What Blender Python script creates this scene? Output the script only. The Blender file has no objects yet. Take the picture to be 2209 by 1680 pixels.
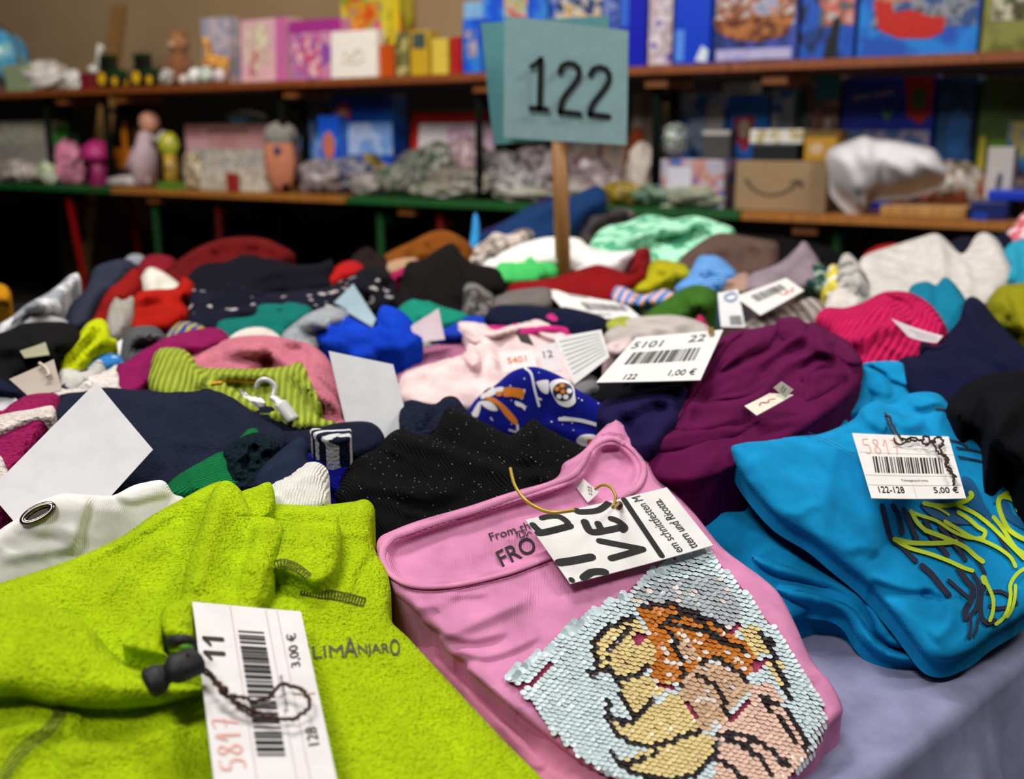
import bpy, bmesh, math, random
import numpy as np
from mathutils import Vector, Matrix

# ------------------------------------------------------------------ camera, light, exposure
SC = bpy.context.scene
COL = SC.collection
CAMZ = 1.0          # camera height, metres
PITCH = math.radians(13.2)
FPX = 2300.0        # focal length in pixels of the 2209 px wide frame
TZ = 0.66           # top of the front table

cam_d = bpy.data.cameras.new('camera')
cam = bpy.data.objects.new('camera', cam_d)
COL.objects.link(cam)
cam.location = (0, 0, CAMZ)
cam.rotation_euler = (math.radians(90) - PITCH, 0, 0)
cam_d.sensor_fit = 'HORIZONTAL'
cam_d.sensor_width = 36
cam_d.lens = FPX / 2209 * 36
cam_d.clip_start = 0.02
cam_d.clip_end = 60
cam_d.dof.use_dof = True
cam_d.dof.focus_distance = 0.66
cam_d.dof.aperture_fstop = 6.0
cam_d.dof.aperture_blades = 7
SC.camera = cam

w = bpy.data.worlds.new('hall_ambient'); SC.world = w
w.use_nodes = True
w.node_tree.nodes['Background'].inputs[0].default_value = (1.0, 0.93, 0.86, 1)
w.node_tree.nodes['Background'].inputs[1].default_value = 0.035

def area(name, loc, size, power, color, target):
    d = bpy.data.lights.new(name, 'AREA'); d.shape = 'RECTANGLE'
    d.size, d.size_y = size; d.energy = power; d.color = color
    o = bpy.data.objects.new(name, d); COL.objects.link(o)
    o.location = loc
    o.rotation_euler = (Vector(target) - Vector(loc)).to_track_quat('-Z', 'Y').to_euler()
    return o
area('ceiling_light', (-0.5, 1.9, 3.3), (1.0, 0.5), 60, (1, 0.97, 0.93), (0.0, 0.9, 0.7))
area('ceiling_light', (-0.9, -0.9, 3.3), (0.9, 0.5), 58, (1, 0.98, 0.96), (0.1, 1.4, 0.8))
area('ceiling_light', (-1.8, 1.6, 3.5), (1.4, 0.7), 170, (1, 0.95, 0.88), (-2.0, 5.6, 1.0))
area('ceiling_light', (2.6, 0.6, 3.5), (1.2, 0.6), 95, (1, 0.95, 0.88), (1.2, 3.9, 1.0))

SC.view_settings.view_transform = 'Standard'
SC.view_settings.look = 'None'
SC.view_settings.gamma = 1
SC.view_settings.use_curve_mapping = False
SC.view_settings.exposure = -0.2

# ------------------------------------------------------------------ pixel rays to world
CP, SP = math.cos(PITCH), math.sin(PITCH)
def ray(px, py):
    px = np.asarray(px, float); py = np.asarray(py, float)
    b = 840.0 - py
    yy = FPX * CP + b * SP
    return (px - 1104.5) / yy, (-FPX * SP + b * CP) / yy
def P3(px, py, d):
    rx, rz = ray(px, py)
    d = np.asarray(d, float) + 0 * rx
    return np.stack([rx * d, d, CAMZ + rz * d], -1)
def D(py, h=0.10):
    rx, rz = ray(0, py)
    t = (CAMZ - TZ - h) / np.maximum(-rz, 0.02)
    return t / np.sqrt(1 + (t / 3.0) ** 2)

REG = {'A4': (0, 480, 2.985), 'A5': (700, 480, 2.985), 'A6': (1400, 480, 2.7305),
       'F1': (0, 1000, 2.470), 'F2': (740, 900, 2.8), 'F3': (1060, 1180, 2.9066), 'F4': (1400, 780, 2.545),
       'C1': (1650, 1260, 3.952), 'C2': (1900, 1000, 3.818), 'C3': (260, 1270, 4.098), 'C4': (1140, 560, 3.945),
       'B1': (0, 0, 2.985), 'B2': (700, 0, 2.985), 'B3': (1400, 0, 2.7305), 'P': (0, 0, 1.0)}
def Z(reg, s):
    ox, oy, sc = REG[reg]
    return [(ox + float(a.split(',')[0]) / sc, oy + float(a.split(',')[1]) / sc) for a in s.split()]

def smooth(pts, closed=True, n=6):
    pts = [np.array(p, float) for p in pts]; N = len(pts); out = []
    if N < 3: return np.array(pts)
    for i in range(N if closed else N - 1):
        if closed: p0, p1, p2, p3 = pts[i - 1], pts[i], pts[(i + 1) % N], pts[(i + 2) % N]
        else: p0, p1, p2, p3 = pts[max(i - 1, 0)], pts[i], pts[i + 1], pts[min(i + 2, N - 1)]
        for k in range(n):
            t = k / n
            out.append(0.5 * ((2 * p1) + (p2 - p0) * t + (2 * p0 - 5 * p1 + 4 * p2 - p3) * t * t + (3 * p1 - p0 - 3 * p2 + p3) * t ** 3))
    if not closed: out.append(pts[-1])
    return np.array(out)

def inside(poly, x, y):
    x = np.asarray(x, float); y = np.asarray(y, float)
    r = np.zeros(x.shape, bool); n = len(poly); j = n - 1
    for i in range(n):
        xi, yi = poly[i]; xj, yj = poly[j]
        if yi != yj:
            c = ((yi > y) != (yj > y)) & (x < (xj - xi) * (y - yi) / (yj - yi) + xi)
            r ^= c
        j = i
    return r
def near(poly, x, y, closed=True):
    """distance to the polyline, closest point and side (+ = left of travel)"""
    x = np.asarray(x, float).ravel(); y = np.asarray(y, float).ravel()
    best = np.full(x.shape, 1e9); cx = x.copy(); cy = y.copy(); side = np.ones(x.shape); along = np.zeros(x.shape)
    n = len(poly); m = n if closed else n - 1; L = 0
    for i in range(m):
        ax, ay = poly[i]; bx, by = poly[(i + 1) % n]
        dx, dy = bx - ax, by - ay; l2 = dx * dx + dy * dy + 1e-9
        t = np.clip(((x - ax) * dx + (y - ay) * dy) / l2, 0, 1)
        qx, qy = ax + t * dx, ay + t * dy
        dd = np.hypot(x - qx, y - qy); u = dd < best
        best[u] = dd[u]; cx[u] = qx[u]; cy[u] = qy[u]
        side[u] = np.sign(dx * (y[u] - ay) - dy * (x[u] - ax)); along[u] = L + t[u] * math.sqrt(l2)
        L += math.sqrt(l2)
    return best, cx, cy, side, along / max(L, 1e-6)

def _h(ix, iy, s):
    v = (ix.astype(np.int64) * 374761393 + iy.astype(np.int64) * 668265263 + s * 974711) & 0x7fffffff
    v = ((v ^ (v >> 13)) * 1274126177) & 0x7fffffff
    return ((v ^ (v >> 16)) & 0xffff) / 65535.0
def noise(x, y, s=0):
    ix, iy = np.floor(x), np.floor(y); fx, fy = x - ix, y - iy
    fx = fx ** 3 * (fx * (fx * 6 - 15) + 10); fy = fy ** 3 * (fy * (fy * 6 - 15) + 10)
    a = _h(ix, iy, s); b = _h(ix + 1, iy, s); c = _h(ix, iy + 1, s); d = _h(ix + 1, iy + 1, s)
    return (a * (1 - fx) + b * fx) * (1 - fy) + (c * (1 - fx) + d * fx) * fy * 1.0
def fbm(x, y, s=0):
    return noise(x, y, s) + 0.5 * noise(2.1 * x, 2.1 * y, s + 7) + 0.25 * noise(4.3 * x, 4.3 * y, s + 13) - 0.87

# ------------------------------------------------------------------ materials
def lin(h):
    h = h.lstrip('#'); c = [int(h[i:i + 2], 16) / 255 for i in (0, 2, 4)]
    return [(v / 12.92 if v <= 0.04045 else ((v + 0.055) / 1.055) ** 2.4) for v in c] + [1]
MATS = {}
class NT:
    def __init__(s, name):
        s.m = bpy.data.materials.new(name); s.m.use_nodes = True; s.t = s.m.node_tree
        s.b = s.t.nodes['Principled BSDF']; s.tc = None
    def n(s, kind, **kw):
        nd = s.t.nodes.new(kind)
        for k, v in kw.items():
            if k in nd.inputs: nd.inputs[k].default_value = v
            else: setattr(nd, k, v)
        return nd
    def l(s, a, b): s.t.links.new(a, b)
    def co(s, rot=0, sc=(1, 1, 1)):
        tc = s.n('ShaderNodeTexCoord'); mp = s.n('ShaderNodeMapping')
        mp.inputs['Rotation'].default_value = (0, 0, rot); mp.inputs['Scale'].default_value = sc
        s.l(tc.outputs['Object'], mp.inputs[0]); return mp.outputs[0]
    def ramp(s, src, stops, const=False):
        r = s.n('ShaderNodeValToRGB'); e = r.color_ramp
        if const: e.interpolation = 'CONSTANT'
        while len(e.elements) < len(stops): e.elements.new(0.5)
        for el, (p, c) in zip(e.elements, stops): el.position = p; el.color = c
        s.l(src, r.inputs[0]); return r.outputs[0]
    def mix(s, f, a, b):
        m = s.n('ShaderNodeMix', data_type='RGBA')
        for sock, v in ((m.inputs[0], f), (m.inputs[6], a), (m.inputs[7], b)):
            if hasattr(v, 'is_linked') or hasattr(v, 'links'): s.l(v, sock)
            else: sock.default_value = v
        return m.outputs[2]
    def bump(s, h, dist, strength=1.0, prev=None):
        b = s.n('ShaderNodeBump'); b.inputs['Distance'].default_value = dist; b.inputs['Strength'].default_value = strength
        s.l(h, b.inputs['Height'])
        if prev is not None: s.l(prev, b.inputs['Normal'])
        return b.outputs[0]

def fabric(c, tex='jersey', c2=None, ang=0.0, sc=1.0):
    key = ('fab', c, tex, c2, ang, sc)
    if key in MATS: return MATS[key]
    s = NT('fabric_' + tex); b = s.b
    b.inputs['Roughness'].default_value = 0.92
    b.inputs['Specular IOR Level'].default_value = 0.08
    base = lin(c); a = math.radians(ang)
    nz = s.n('ShaderNodeTexNoise'); nz.inputs['Scale'].default_value = 38; nz.inputs['Detail'].default_value = 5
    s.l(s.co(), nz.inputs[0])
    dk = [v * 0.80 for v in base[:3]] + [1]; lt = [min(1, v * 1.14) for v in base[:3]] + [1]
    col = s.ramp(nz.outputs[0], [(0.3, dk), (0.7, lt)])
    nrm = None
    def wave(scale, rot, dist=0.0):
        wv = s.n('ShaderNodeTexWave'); wv.inputs['Scale'].default_value = scale; wv.inputs['Distortion'].default_value = dist
        wv.inputs['Detail'].default_value = 1
        s.l(s.co(rot), wv.inputs[0]); return wv.outputs[1]
    def vor(scale, feat='F1'):
        v = s.n('ShaderNodeTexVoronoi'); v.feature = feat; v.inputs['Scale'].default_value = scale
        s.l(s.co(), v.inputs['Vector']); return v.outputs['Distance']
    def nois(scale, det=3):
        v = s.n('ShaderNodeTexNoise'); v.inputs['Scale'].default_value = scale; v.inputs['Detail'].default_value = det
        s.l(s.co(), v.inputs[0]); return v.outputs[0]
    if tex == 'fleece':
        b.inputs['Sheen Weight'].default_value = 0.0
        n1 = nois(520 * sc, 3)
        nrm = s.bump(n1, 0.0026, 1.0); nrm = s.bump(vor(330 * sc), 0.0012, 0.8, nrm)
        col = s.mix(s.ramp(n1, [(0.30, (1, 1, 1, 1)), (0.55, (0, 0, 0, 1))]), col, [v * 0.84 for v in base[:3]] + [1])
    elif tex == 'terry':
        nrm = s.bump(vor(260 * sc), 0.003, 0.9); nrm = s.bump(nois(200 * sc), 0.003, 0.8, nrm)
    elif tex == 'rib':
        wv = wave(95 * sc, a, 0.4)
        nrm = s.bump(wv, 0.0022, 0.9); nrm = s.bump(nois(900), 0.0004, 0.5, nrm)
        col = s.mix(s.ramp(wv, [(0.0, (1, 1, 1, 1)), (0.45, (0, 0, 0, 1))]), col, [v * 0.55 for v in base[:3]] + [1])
    elif tex == 'knit':
        nrm = s.bump(wave(160 * sc, a, 3), 0.0012, 0.7); nrm = s.bump(nois(300), 0.0008, 0.5, nrm)
    elif tex == 'glitter':
        wv = wave(150 * sc, a, 0.5); nrm = s.bump(wv, 0.0012, 0.8)
        v = s.n('ShaderNodeTexVoronoi'); v.inputs['Scale'].default_value = 620; s.l(s.co(), v.inputs['Vector'])
        sep = s.n('ShaderNodeSeparateColor'); s.l(v.outputs['Color'], sep.inputs[0])
        gt = s.n('ShaderNodeMath', operation='GREATER_THAN'); s.l(sep.outputs[0], gt.inputs[0]); gt.inputs[1].default_value = 0.93
        lt2 = s.n('ShaderNodeMath', operation='LESS_THAN'); s.l(v.outputs['Distance'], lt2.inputs[0]); lt2.inputs[1].default_value = 0.22
        mm = s.n('ShaderNodeMath', operation='MULTIPLY'); s.l(gt.outputs[0], mm.inputs[0]); s.l(lt2.outputs[0], mm.inputs[1])
        col = s.mix(mm.outputs[0], col, (0.55, 0.52, 0.48, 1)); s.l(mm.outputs[0], b.inputs['Metallic'])
    elif tex == 'dots':
        d = vor(42 * sc); nrm = s.bump(nois(400), 0.0006, 0.5)
        col = s.mix(s.ramp(d, [(0, (1, 1, 1, 1)), (0.24, (0, 0, 0, 1))], True), col, lin(c2 or '#c9c4c4'))
    elif tex == 'stripes':
        wv = wave(6 * sc, a, 0.6); n1 = nois(420, 3)
        col = s.mix(s.ramp(wv, [(0, (0, 0, 0, 1)), (0.5, (1, 1, 1, 1))], True), col, lin(c2 or '#e0d8d4'))
        nrm = s.bump(n1, 0.002, 0.8)
    elif tex == 'print':
        n1 = nois(34 * sc, 2)
        col = s.mix(s.ramp(n1, [(0, (0, 0, 0, 1)), (0.53, (1, 1, 1, 1))], True), col, lin(c2 or '#808080'))
        nrm = s.bump(nois(300), 0.0006, 0.5)
    elif tex == 'denim':
        nrm = s.bump(wave(420, a + 0.7, 0), 0.0004, 0.7)
    else:
        nrm = s.bump(wave(330 * sc, a, 1.2), 0.0003, 0.5); nrm = s.bump(nois(600), 0.0003, 0.4, nrm)
    s.l(col, b.inputs['Base Color'])
    if nrm is not None: s.l(nrm, b.inputs['Normal'])
    MATS[key] = s.m
    return s.m

def plain(c, rough=0.6, metal=0.0, spec=0.4, trans=0.0, coat=0.0, alpha=1.0):
    key = ('p', c, rough, metal, spec, trans, coat, alpha)
    if key in MATS: return MATS[key]
    s = NT('plain'); b = s.b; base = lin(c)
    nz = s.n('ShaderNodeTexNoise'); nz.inputs['Scale'].default_value = 60; s.l(s.co(), nz.inputs[0])
    s.l(s.ramp(nz.outputs[0], [(0.3, [v * 0.94 for v in base[:3]] + [1]), (0.7, [min(1, v * 1.04) for v in base[:3]] + [1])]), b.inputs['Base Color'])
    b.inputs['Roughness'].default_value = rough; b.inputs['Metallic'].default_value = metal
    b.inputs['Specular IOR Level'].default_value = spec; b.inputs['Transmission Weight'].default_value = trans
    b.inputs['Coat Weight'].default_value = coat; b.inputs['Alpha'].default_value = alpha
    MATS[key] = s.m; return s.m
def wood(c, ang=0):
    key = ('w', c, ang)
    if key in MATS: return MATS[key]
    s = NT('wood'); b = s.b; base = lin(c)
    nz = s.n('ShaderNodeTexNoise'); nz.inputs['Scale'].default_value = 9; nz.inputs['Detail'].default_value = 6
    s.l(s.co(-(ang or 0), (1, 14, 1) if ang is not None else (14, 14, 1)), nz.inputs[0])
    s.l(s.ramp(nz.outputs[0], [(0.3, [v * 0.7 for v in base[:3]] + [1]), (0.7, [min(1, v * 1.2) for v in base[:3]] + [1])]), b.inputs['Base Color'])
    b.inputs['Roughness'].default_value = 0.5
    MATS[key] = s.m; return s.m
def art(cols, sc=14, seed=0, rough=0.35, aspect=1.0):
    """a printed cover: patches of the given colours"""
    key = ('a', tuple(cols), sc, seed, aspect)
    if key in MATS: return MATS[key]
    s = NT('printed_card'); b = s.b
    nz = s.n('ShaderNodeTexNoise'); nz.inputs['Scale'].default_value = sc; nz.inputs['Detail'].default_value = 2.5
    tc = s.n('ShaderNodeTexCoord'); mp = s.n('ShaderNodeMapping'); mp.inputs['Location'].default_value = (seed * 3.7, seed * 1.3, seed)
    mp.inputs['Scale'].default_value = (1, 1, aspect)
    s.l(tc.outputs['Object'], mp.inputs[0]); s.l(mp.outputs[0], nz.inputs[0])
    n = len(cols); stops = [(0.0 if i == 0 else 0.33 + 0.34 * i / n, lin(c)) for i, c in enumerate(cols)]
    s.l(s.ramp(nz.outputs[0], stops), b.inputs['Base Color'])
    b.inputs['Roughness'].default_value = rough
    MATS[key] = s.m; return s.m
def vcol_mat(name, rough=0.3, spec=0.5, coat=0.3):
    s = NT(name); a = s.n('ShaderNodeVertexColor'); a.layer_name = 'Col'
    s.l(a.outputs[0], s.b.inputs['Base Color']); s.b.inputs['Roughness'].default_value = rough
    s.b.inputs['Specular IOR Level'].default_value = spec; s.b.inputs['Coat Weight'].default_value = coat
    return s.m

# ------------------------------------------------------------------ object helpers
def link(name, V, Fc, mat, parent=None, smooth_=True, recalc=True, origin=True, colors=None):
    V = np.asarray(V, float)
    me = bpy.data.meshes.new(name)
    c = (V.min(0) + V.max(0)) / 2 if len(V) else np.zeros(3)
    if parent is None and len(V): c[2] = V[:, 2].min()
    me.from_pydata((V - c).tolist(), [], [tuple(int(i) for i in f) for f in Fc])
    if recalc:
        bm = bmesh.new(); bm.from_mesh(me); bmesh.ops.recalc_face_normals(bm, faces=bm.faces); bm.to_mesh(me); bm.free()
    if colors is not None:
        at = me.color_attributes.new('Col', 'FLOAT_COLOR', 'POINT')
        at.data.foreach_set('color', np.asarray(colors, float).ravel())
    me.update()
    if smooth_: me.polygons.foreach_set('use_smooth', [True] * len(me.polygons))
    me.materials.append(mat)
    o = bpy.data.objects.new(name, me); COL.objects.link(o)
    o.location = c
    if parent is not None:
        o.parent = parent; o.location = Vector(c) - world_loc(parent)
    return o
def world_loc(o):
    v = Vector(o.location)
    while o.parent is not None: o = o.parent; v = v + Vector(o.location)
    return v
def tag(o, label=None, cat=None, group=None, kind=None):
    if label: o['label'] = label
    if cat: o['category'] = cat
    if group: o['group'] = group
    if kind: o['kind'] = kind
    return o
def empty(name, loc, label, cat, group=None):
    o = bpy.data.objects.new(name, None); COL.objects.link(o); o.location = loc
    o.empty_display_size = 0.02
    return tag(o, label, cat, group)

class MB:
    """collects shapes into one mesh"""
    def __init__(s): s.V = []; s.F = []
    def add(s, V, Fc):
        n = len(s.V); s.V += [tuple(v) for v in V]; s.F += [tuple(i + n for i in f) for f in Fc]; return s
    def box(s, c, hx, hy, hz, ax=(1, 0, 0), ay=(0, 1, 0), az=(0, 0, 1)):
        c = np.array(c, float); ax, ay, az = (np.array(a, float) for a in (ax, ay, az))
        V = [c + i * hx * ax + j * hy * ay + k * hz * az for i in (-1, 1) for j in (-1, 1) for k in (-1, 1)]
        return s.add(V, [(0, 1, 3, 2), (4, 6, 7, 5), (0, 4, 5, 1), (2, 3, 7, 6), (0, 2, 6, 4), (1, 5, 7, 3)])
    def ball(s, c, rx, ry=None, rz=None, nu=16, nv=10, noise_=0, seed=0):
        ry = ry or rx; rz = rz or rx; V = []; Fc = []
        rs = np.random.RandomState(seed)
        for j in range(nv + 1):
            th = math.pi * j / nv
            for i in range(nu):
                ph = 2 * math.pi * i / nu; k = 1 + noise_ * (rs.rand() - .5) * math.sin(th)
                V.append((c[0] + rx * k * math.sin(th) * math.cos(ph), c[1] + ry * k * math.sin(th) * math.sin(ph), c[2] + rz * k * math.cos(th)))
        for j in range(nv):
            for i in range(nu): Fc.append((j * nu + i, (j + 1) * nu + i, (j + 1) * nu + (i + 1) % nu, j * nu + (i + 1) % nu))
        return s.add(V, Fc)
    def tube(s, pts, r, n=8, flat=1.0, cap=True, up=(0, 0, 1)):
        pts = [Vector(p) for p in pts]; rr = r if hasattr(r, '__len__') else [r] * len(pts)
        V = []; Fc = []; prev = Vector(up)
        for i, p in enumerate(pts):
            t = (pts[min(i + 1, len(pts) - 1)] - pts[max(i - 1, 0)])
            t = t.normalized() if t.length > 1e-9 else Vector((0, 0, 1))
            a = t.cross(prev)
            if a.length < 1e-3: a = t.cross(Vector((0.3, 1, 0.2)))
            a.normalize(); b = a.cross(t).normalized(); prev = b
            for k in range(n):
                th = 2 * math.pi * k / n
                V.append(p + a * rr[i] * math.cos(th) + b * rr[i] * flat * math.sin(th))
        for i in range(len(pts) - 1):
            for k in range(n): Fc.append((i * n + k, i * n + (k + 1) % n, (i + 1) * n + (k + 1) % n, (i + 1) * n + k))
        if cap: Fc.append(tuple(range(n))[::-1]); Fc.append(tuple((len(pts) - 1) * n + k for k in range(n)))
        return s.add(V, Fc)
    def cyl(s, a, b, r, r2=None, n=20):
        return s.tube([a, b], [r, r if r2 is None else r2], n)
    def build(s, name, mat, parent=None, smooth_=False, colors=None):
        return link(name, s.V, s.F, mat, parent, smooth_, colors=colors)

# ------------------------------------------------------------------ cloth sheets
def px_grid(poly, step):
    x0, y0 = poly.min(0) - step; x1, y1 = poly.max(0) + step
    nx, ny = int((x1 - x0) / step) + 1, int((y1 - y0) / step) + 1
    X = x0 + np.arange(nx + 1) * step; Y = y0 + np.arange(ny + 1) * step
    cx, cy = np.meshgrid(X[:-1] + step / 2, Y[:-1] + step / 2)
    ins = inside(poly, cx, cy)
    gx, gy = np.meshgrid(X, Y)
    cnt = np.zeros(gx.shape, int)
    for a in (0, 1):
        for b in (0, 1): cnt[a:a + ins.shape[0], b:b + ins.shape[1]] += ins
    used = cnt > 0
    idx = -np.ones(gx.shape, int); idx[used] = np.arange(used.sum())
    vx, vy = gx[used].copy(), gy[used].copy(); bd = (cnt[used] < 4)
    js, is_ = np.nonzero(ins)
    Fc = np.stack([idx[js, is_], idx[js, is_ + 1], idx[js + 1, is_ + 1], idx[js + 1, is_]], -1)
    if bd.any():
        _, qx, qy, _, _ = near(poly, vx[bd], vy[bd]); vx[bd] = qx; vy[bd] = qy
    # directed boundary edges
    E = {}
    for f in Fc:
        for a, b in ((f[0], f[1]), (f[1], f[2]), (f[2], f[3]), (f[3], f[0])):
            if (b, a) in E: del E[(b, a)]
            else: E[(a, b)] = 1
    return vx, vy, Fc, list(E.keys())

class Sheet: pass
def garment(name, label, cat, pts, col, tex='jersey', step=None, k=0.5, yb=None, lift=0.0, folds=(), wr=(9, 90, None), rnd=26,
            blg=0.55, plane=None, thick=None, parent=None, seed=None, c2=None, ang=0, sc=1.0, group=None, sharp=False, mat=None, fine=0.0, eh=0.10, depf=None):
    raw = np.array(pts, float)
    poly = raw if sharp else smooth(raw, True, 5)
    w_, h_ = np.ptp(poly[:, 0]), np.ptp(poly[:, 1])
    if step is None: step = max(3.0, min(9.0, min(w_, h_) / 9.0))
    rnd = min(rnd, min(w_, h_) * 0.45)
    if seed is None: seed = int(abs(raw.sum()) * 7) % 9999
    S = Sheet(); yb_ = poly[:, 1].max() if yb is None else yb
    if depf is not None: base = depf
    elif plane is not None:
        pl = []
        for (a, b, hh) in plane:
            rx, rz = ray(a, b); pl.append((1, a, b, -float(rz) / (CAMZ - TZ - hh)))
        pl = np.array(pl); co = np.linalg.lstsq(pl[:, :3], pl[:, 3], rcond=None)[0]
        base = lambda x, y: 1.0 / (co[0] + co[1] * x + co[2] * y)
    else:
        d0 = float(D(yb_, eh))
        base = lambda x, y: d0 + k * (D(y, eh) - d0)
    fl = []
    for f in folds:
        p = smooth(f[1], f[0] == 'p', 5) if len(f[1]) > 2 else np.array(f[1], float)
        fl.append((f[0], p, f[2], f[3] * 1.5))
    amp, wl, wa = wr
    if not folds and min(w_, h_) > 26:
        rr_ = random.Random(seed); nP = len(poly); cen = poly.mean(0); md = min(w_, h_)
        for q_ in range(3):
            i_ = rr_.randrange(nP); A_ = poly[i_]; B_ = poly[(i_ + nP // 2 + rr_.randrange(-nP // 6, nP // 6 + 1)) % nP]
            m_ = cen + np.array([rr_.uniform(-.25, .25) * w_, rr_.uniform(-.25, .25) * h_])
            A2 = A_ * .9 + cen * .1; B2 = B_ * .6 + cen * .4
            fl.append(('s', smooth([A2, (A2 + m_) / 2 + rr_.uniform(-.06, .06) * md, m_, B2], False, 5), md * rr_.uniform(.10, .2), md * rr_.uniform(.09, .16)))
    if wa is None: wa = (seed * 37) % 110 - 55
    ca, sa = math.cos(math.radians(wa)), math.sin(math.radians(wa))
    def depth(x, y, extra=0.0):
        x = np.asarray(x, float).ravel(); y = np.asarray(y, float).ravel()
        b0 = base(x, y); g = np.abs(base(x, y + 1) - b0); s = b0 / FPX
        G = np.minimum(np.sqrt(1 + (g / s) ** 2), 6.0)
        h = np.zeros(x.shape)       # in pixels, along the surface normal
        e, _, _, _, _ = near(poly, x, y); e = np.clip(e / rnd, 0, 1)
        h -= blg * rnd * (1 - np.sqrt(1 - (1 - e) ** 2))
        u = (x * ca + y * sa) / wl; v = (-x * sa + y * ca) / wl
        q1 = fbm(u * 0.8 + 5, v * 0.8, seed + 3); q2 = fbm(u * .8, v * .8 + 9, seed + 9)
        u2 = u * 0.42 + 0.55 * q1; v2 = v * 1.25 + 0.55 * q2       # long soft folds across the wrinkle direction
        rdg = 1 - np.abs(2 * noise(u2 * 1.3, v2 * 1.2, seed + 21) - 1) * 1.6
        msk = np.clip(noise(u * .9 + 3, v * .9, seed + 33) * 2 - .5, 0, 1)
        h += amp * (1.5 * fbm(u * .7, v * .9, seed) + 1.1 * np.maximum(rdg, -.2) * msk + .35 * (1 - np.abs(2 * noise(u2 * 3.1, v2 * 2.9, seed + 51) - 1) * 1.7) * msk - 0.4)
        if fine: h += fine * (fbm(x / 9.0, y / 9.0, seed + 40))
        for kd, p, wd, am in fl:
            dist, _, _, sd, al = near(p, x, y, kd == 'p')
            taper = np.sqrt(np.clip(np.minimum(al, 1 - al) * 6, 0, 1)) if kd != 'p' else 1
            if kd == 'r': h += am * taper * np.exp(-(dist / wd) ** 2)
            elif kd == 's':     # raised on the right-hand side of travel (screen), rounded lip
                sg_ = dist * np.where(sd > 0, 1, -1)
                h += am * taper * np.exp(-(dist / (wd * 1.3)) ** 2) / (1 + np.exp(-np.clip(sg_ / 3.2, -30, 30)))
                h -= am * taper * .22 * np.exp(-((sg_ + 6) / (wd * .5)) ** 2)
            elif kd == 'p':
                ins = inside(p, x, y); h += am * np.where(ins, 1 - np.exp(-(dist / wd) ** 2), 0)
        return b0 - (h + extra) * s * G - lift * .5
    S.depth = depth; S.base = base; S.poly = poly
    S.at = lambda x, y, off=1.5: P3(np.asarray(x, float).ravel(), np.asarray(y, float).ravel(), depth(x, y) - off * 0.0004)
    vx, vy, Fc, bE = px_grid(poly, step)
    V = P3(vx, vy, depth(vx, vy)); n = len(V)
    bi = sorted(set([a for e in bE for a in e])); rm = {a: i for i, a in enumerate(bi)}
    B = V[bi]; s_ = B[:, 1:2] / FPX
    z_end = np.maximum(TZ + 0.003, B[:, 2] - (thick if thick is not None else 1.0))
    r1 = B + np.concatenate([0 * s_, s_ * 6, -s_ * 7], 1); r1[:, 2] = np.maximum(r1[:, 2], z_end)
    r2 = B + np.concatenate([0 * s_, s_ * 10, 0 * s_], 1); r2[:, 2] = z_end
    m = len(bi); Vs = np.concatenate([V, r1, r2]); Fs = [tuple(f) for f in Fc]
    for a, b in bE:
        i, j = rm[a], rm[b]
        Fs.append((b, a, n + i, n + j)); Fs.append((n + j, n + i, n + m + i, n + m + j))
    o = link(name, Vs, Fs, mat or fabric(col, tex, c2, ang, sc), parent)
    if label and parent is None: tag(o, label, cat, group)
    elif label: o['label'] = label
    S.o = o
    return S

def layer(S, name, pts, up, col, tex='jersey', rnd=22, blg=.9, folds=(('n',),), wr=(3, 80, 20), label=None, step=4.5, thick=.01, **kw):
    f = [] if folds and folds[0][0] == 'n' else folds
    return garment(name, label, None, pts, col, tex, depf=lambda x, y: S.base(x, y) - up, rnd=rnd, blg=blg, folds=f or [('r', [pts[0], pts[1]], 4, 0)], wr=wr, step=step, thick=thick, parent=S.o, **kw)

# ------------------------------------------------------------------ decals: M(a, b) -> points
def ribbon_geo(pts, wd, M, step=None, closed=False, sm=True):
    p = smooth(pts, closed, 5) if (sm and len(pts) > 2) else np.array(pts, float)
    if closed: p = np.concatenate([p, p[:1]])
    seg = np.hypot(*np.diff(p, axis=0).T); L = np.concatenate([[0], np.cumsum(seg)])
    n = max(2, int(L[-1] / (step or max(wd, 1e-3))) + 1); t = np.linspace(0, L[-1], n)
    q = np.stack([np.interp(t, L, p[:, 0]), np.interp(t, L, p[:, 1])], -1)
    tg = np.gradient(q, axis=0); tg /= (np.hypot(*tg.T)[:, None] + 1e-9); nn = np.stack([-tg[:, 1], tg[:, 0]], -1)
    cap = not closed
    w0 = np.full(n, wd / 2)
    A = q + nn * w0[:, None]; B = q - nn * w0[:, None]
    V = [*A, *B]; Fc = [(i, i + 1, n + i + 1, n + i) for i in range(n - 1)]
    if cap:     # round ends
        for e, sg in ((0, -1), (n - 1, 1)):
            base = len(V); c = q[e]
            for k_ in range(1, 4):
                th = math.pi * k_ / 4
                V.append(c + nn[e] * w0[e] * math.cos(th) + sg * tg[e] * w0[e] * math.sin(th))
            Fc.append((e, base, base + 1, base + 2, n + e))
    V = np.array(V)
    return M(V[:, 0], V[:, 1]), Fc
def strokes(name, lines, M, mat, parent, label=None, sm=True, step=None):
    mb = MB()
    for pts, wd in lines:
        V, Fc = ribbon_geo(pts, wd, M, step=step, sm=sm); mb.add(V, Fc)
    o = link(name, mb.V, mb.F, mat, parent, False, recalc=False)
    if label: o['label'] = label
    return o
def patches(name, polys, M, mat, parent, step=5, label=None, sm=True):
    mb = MB()
    for p in polys:
        pp = smooth(p, True, 5) if sm else np.array(p, float)
        vx, vy, Fc, _ = px_grid(pp, step); mb.add(M(vx, vy), Fc)
    o = link(name, mb.V, mb.F, mat, parent, False, recalc=False)
    if label: o['label'] = label
    return o
TEXTS = {}
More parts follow.
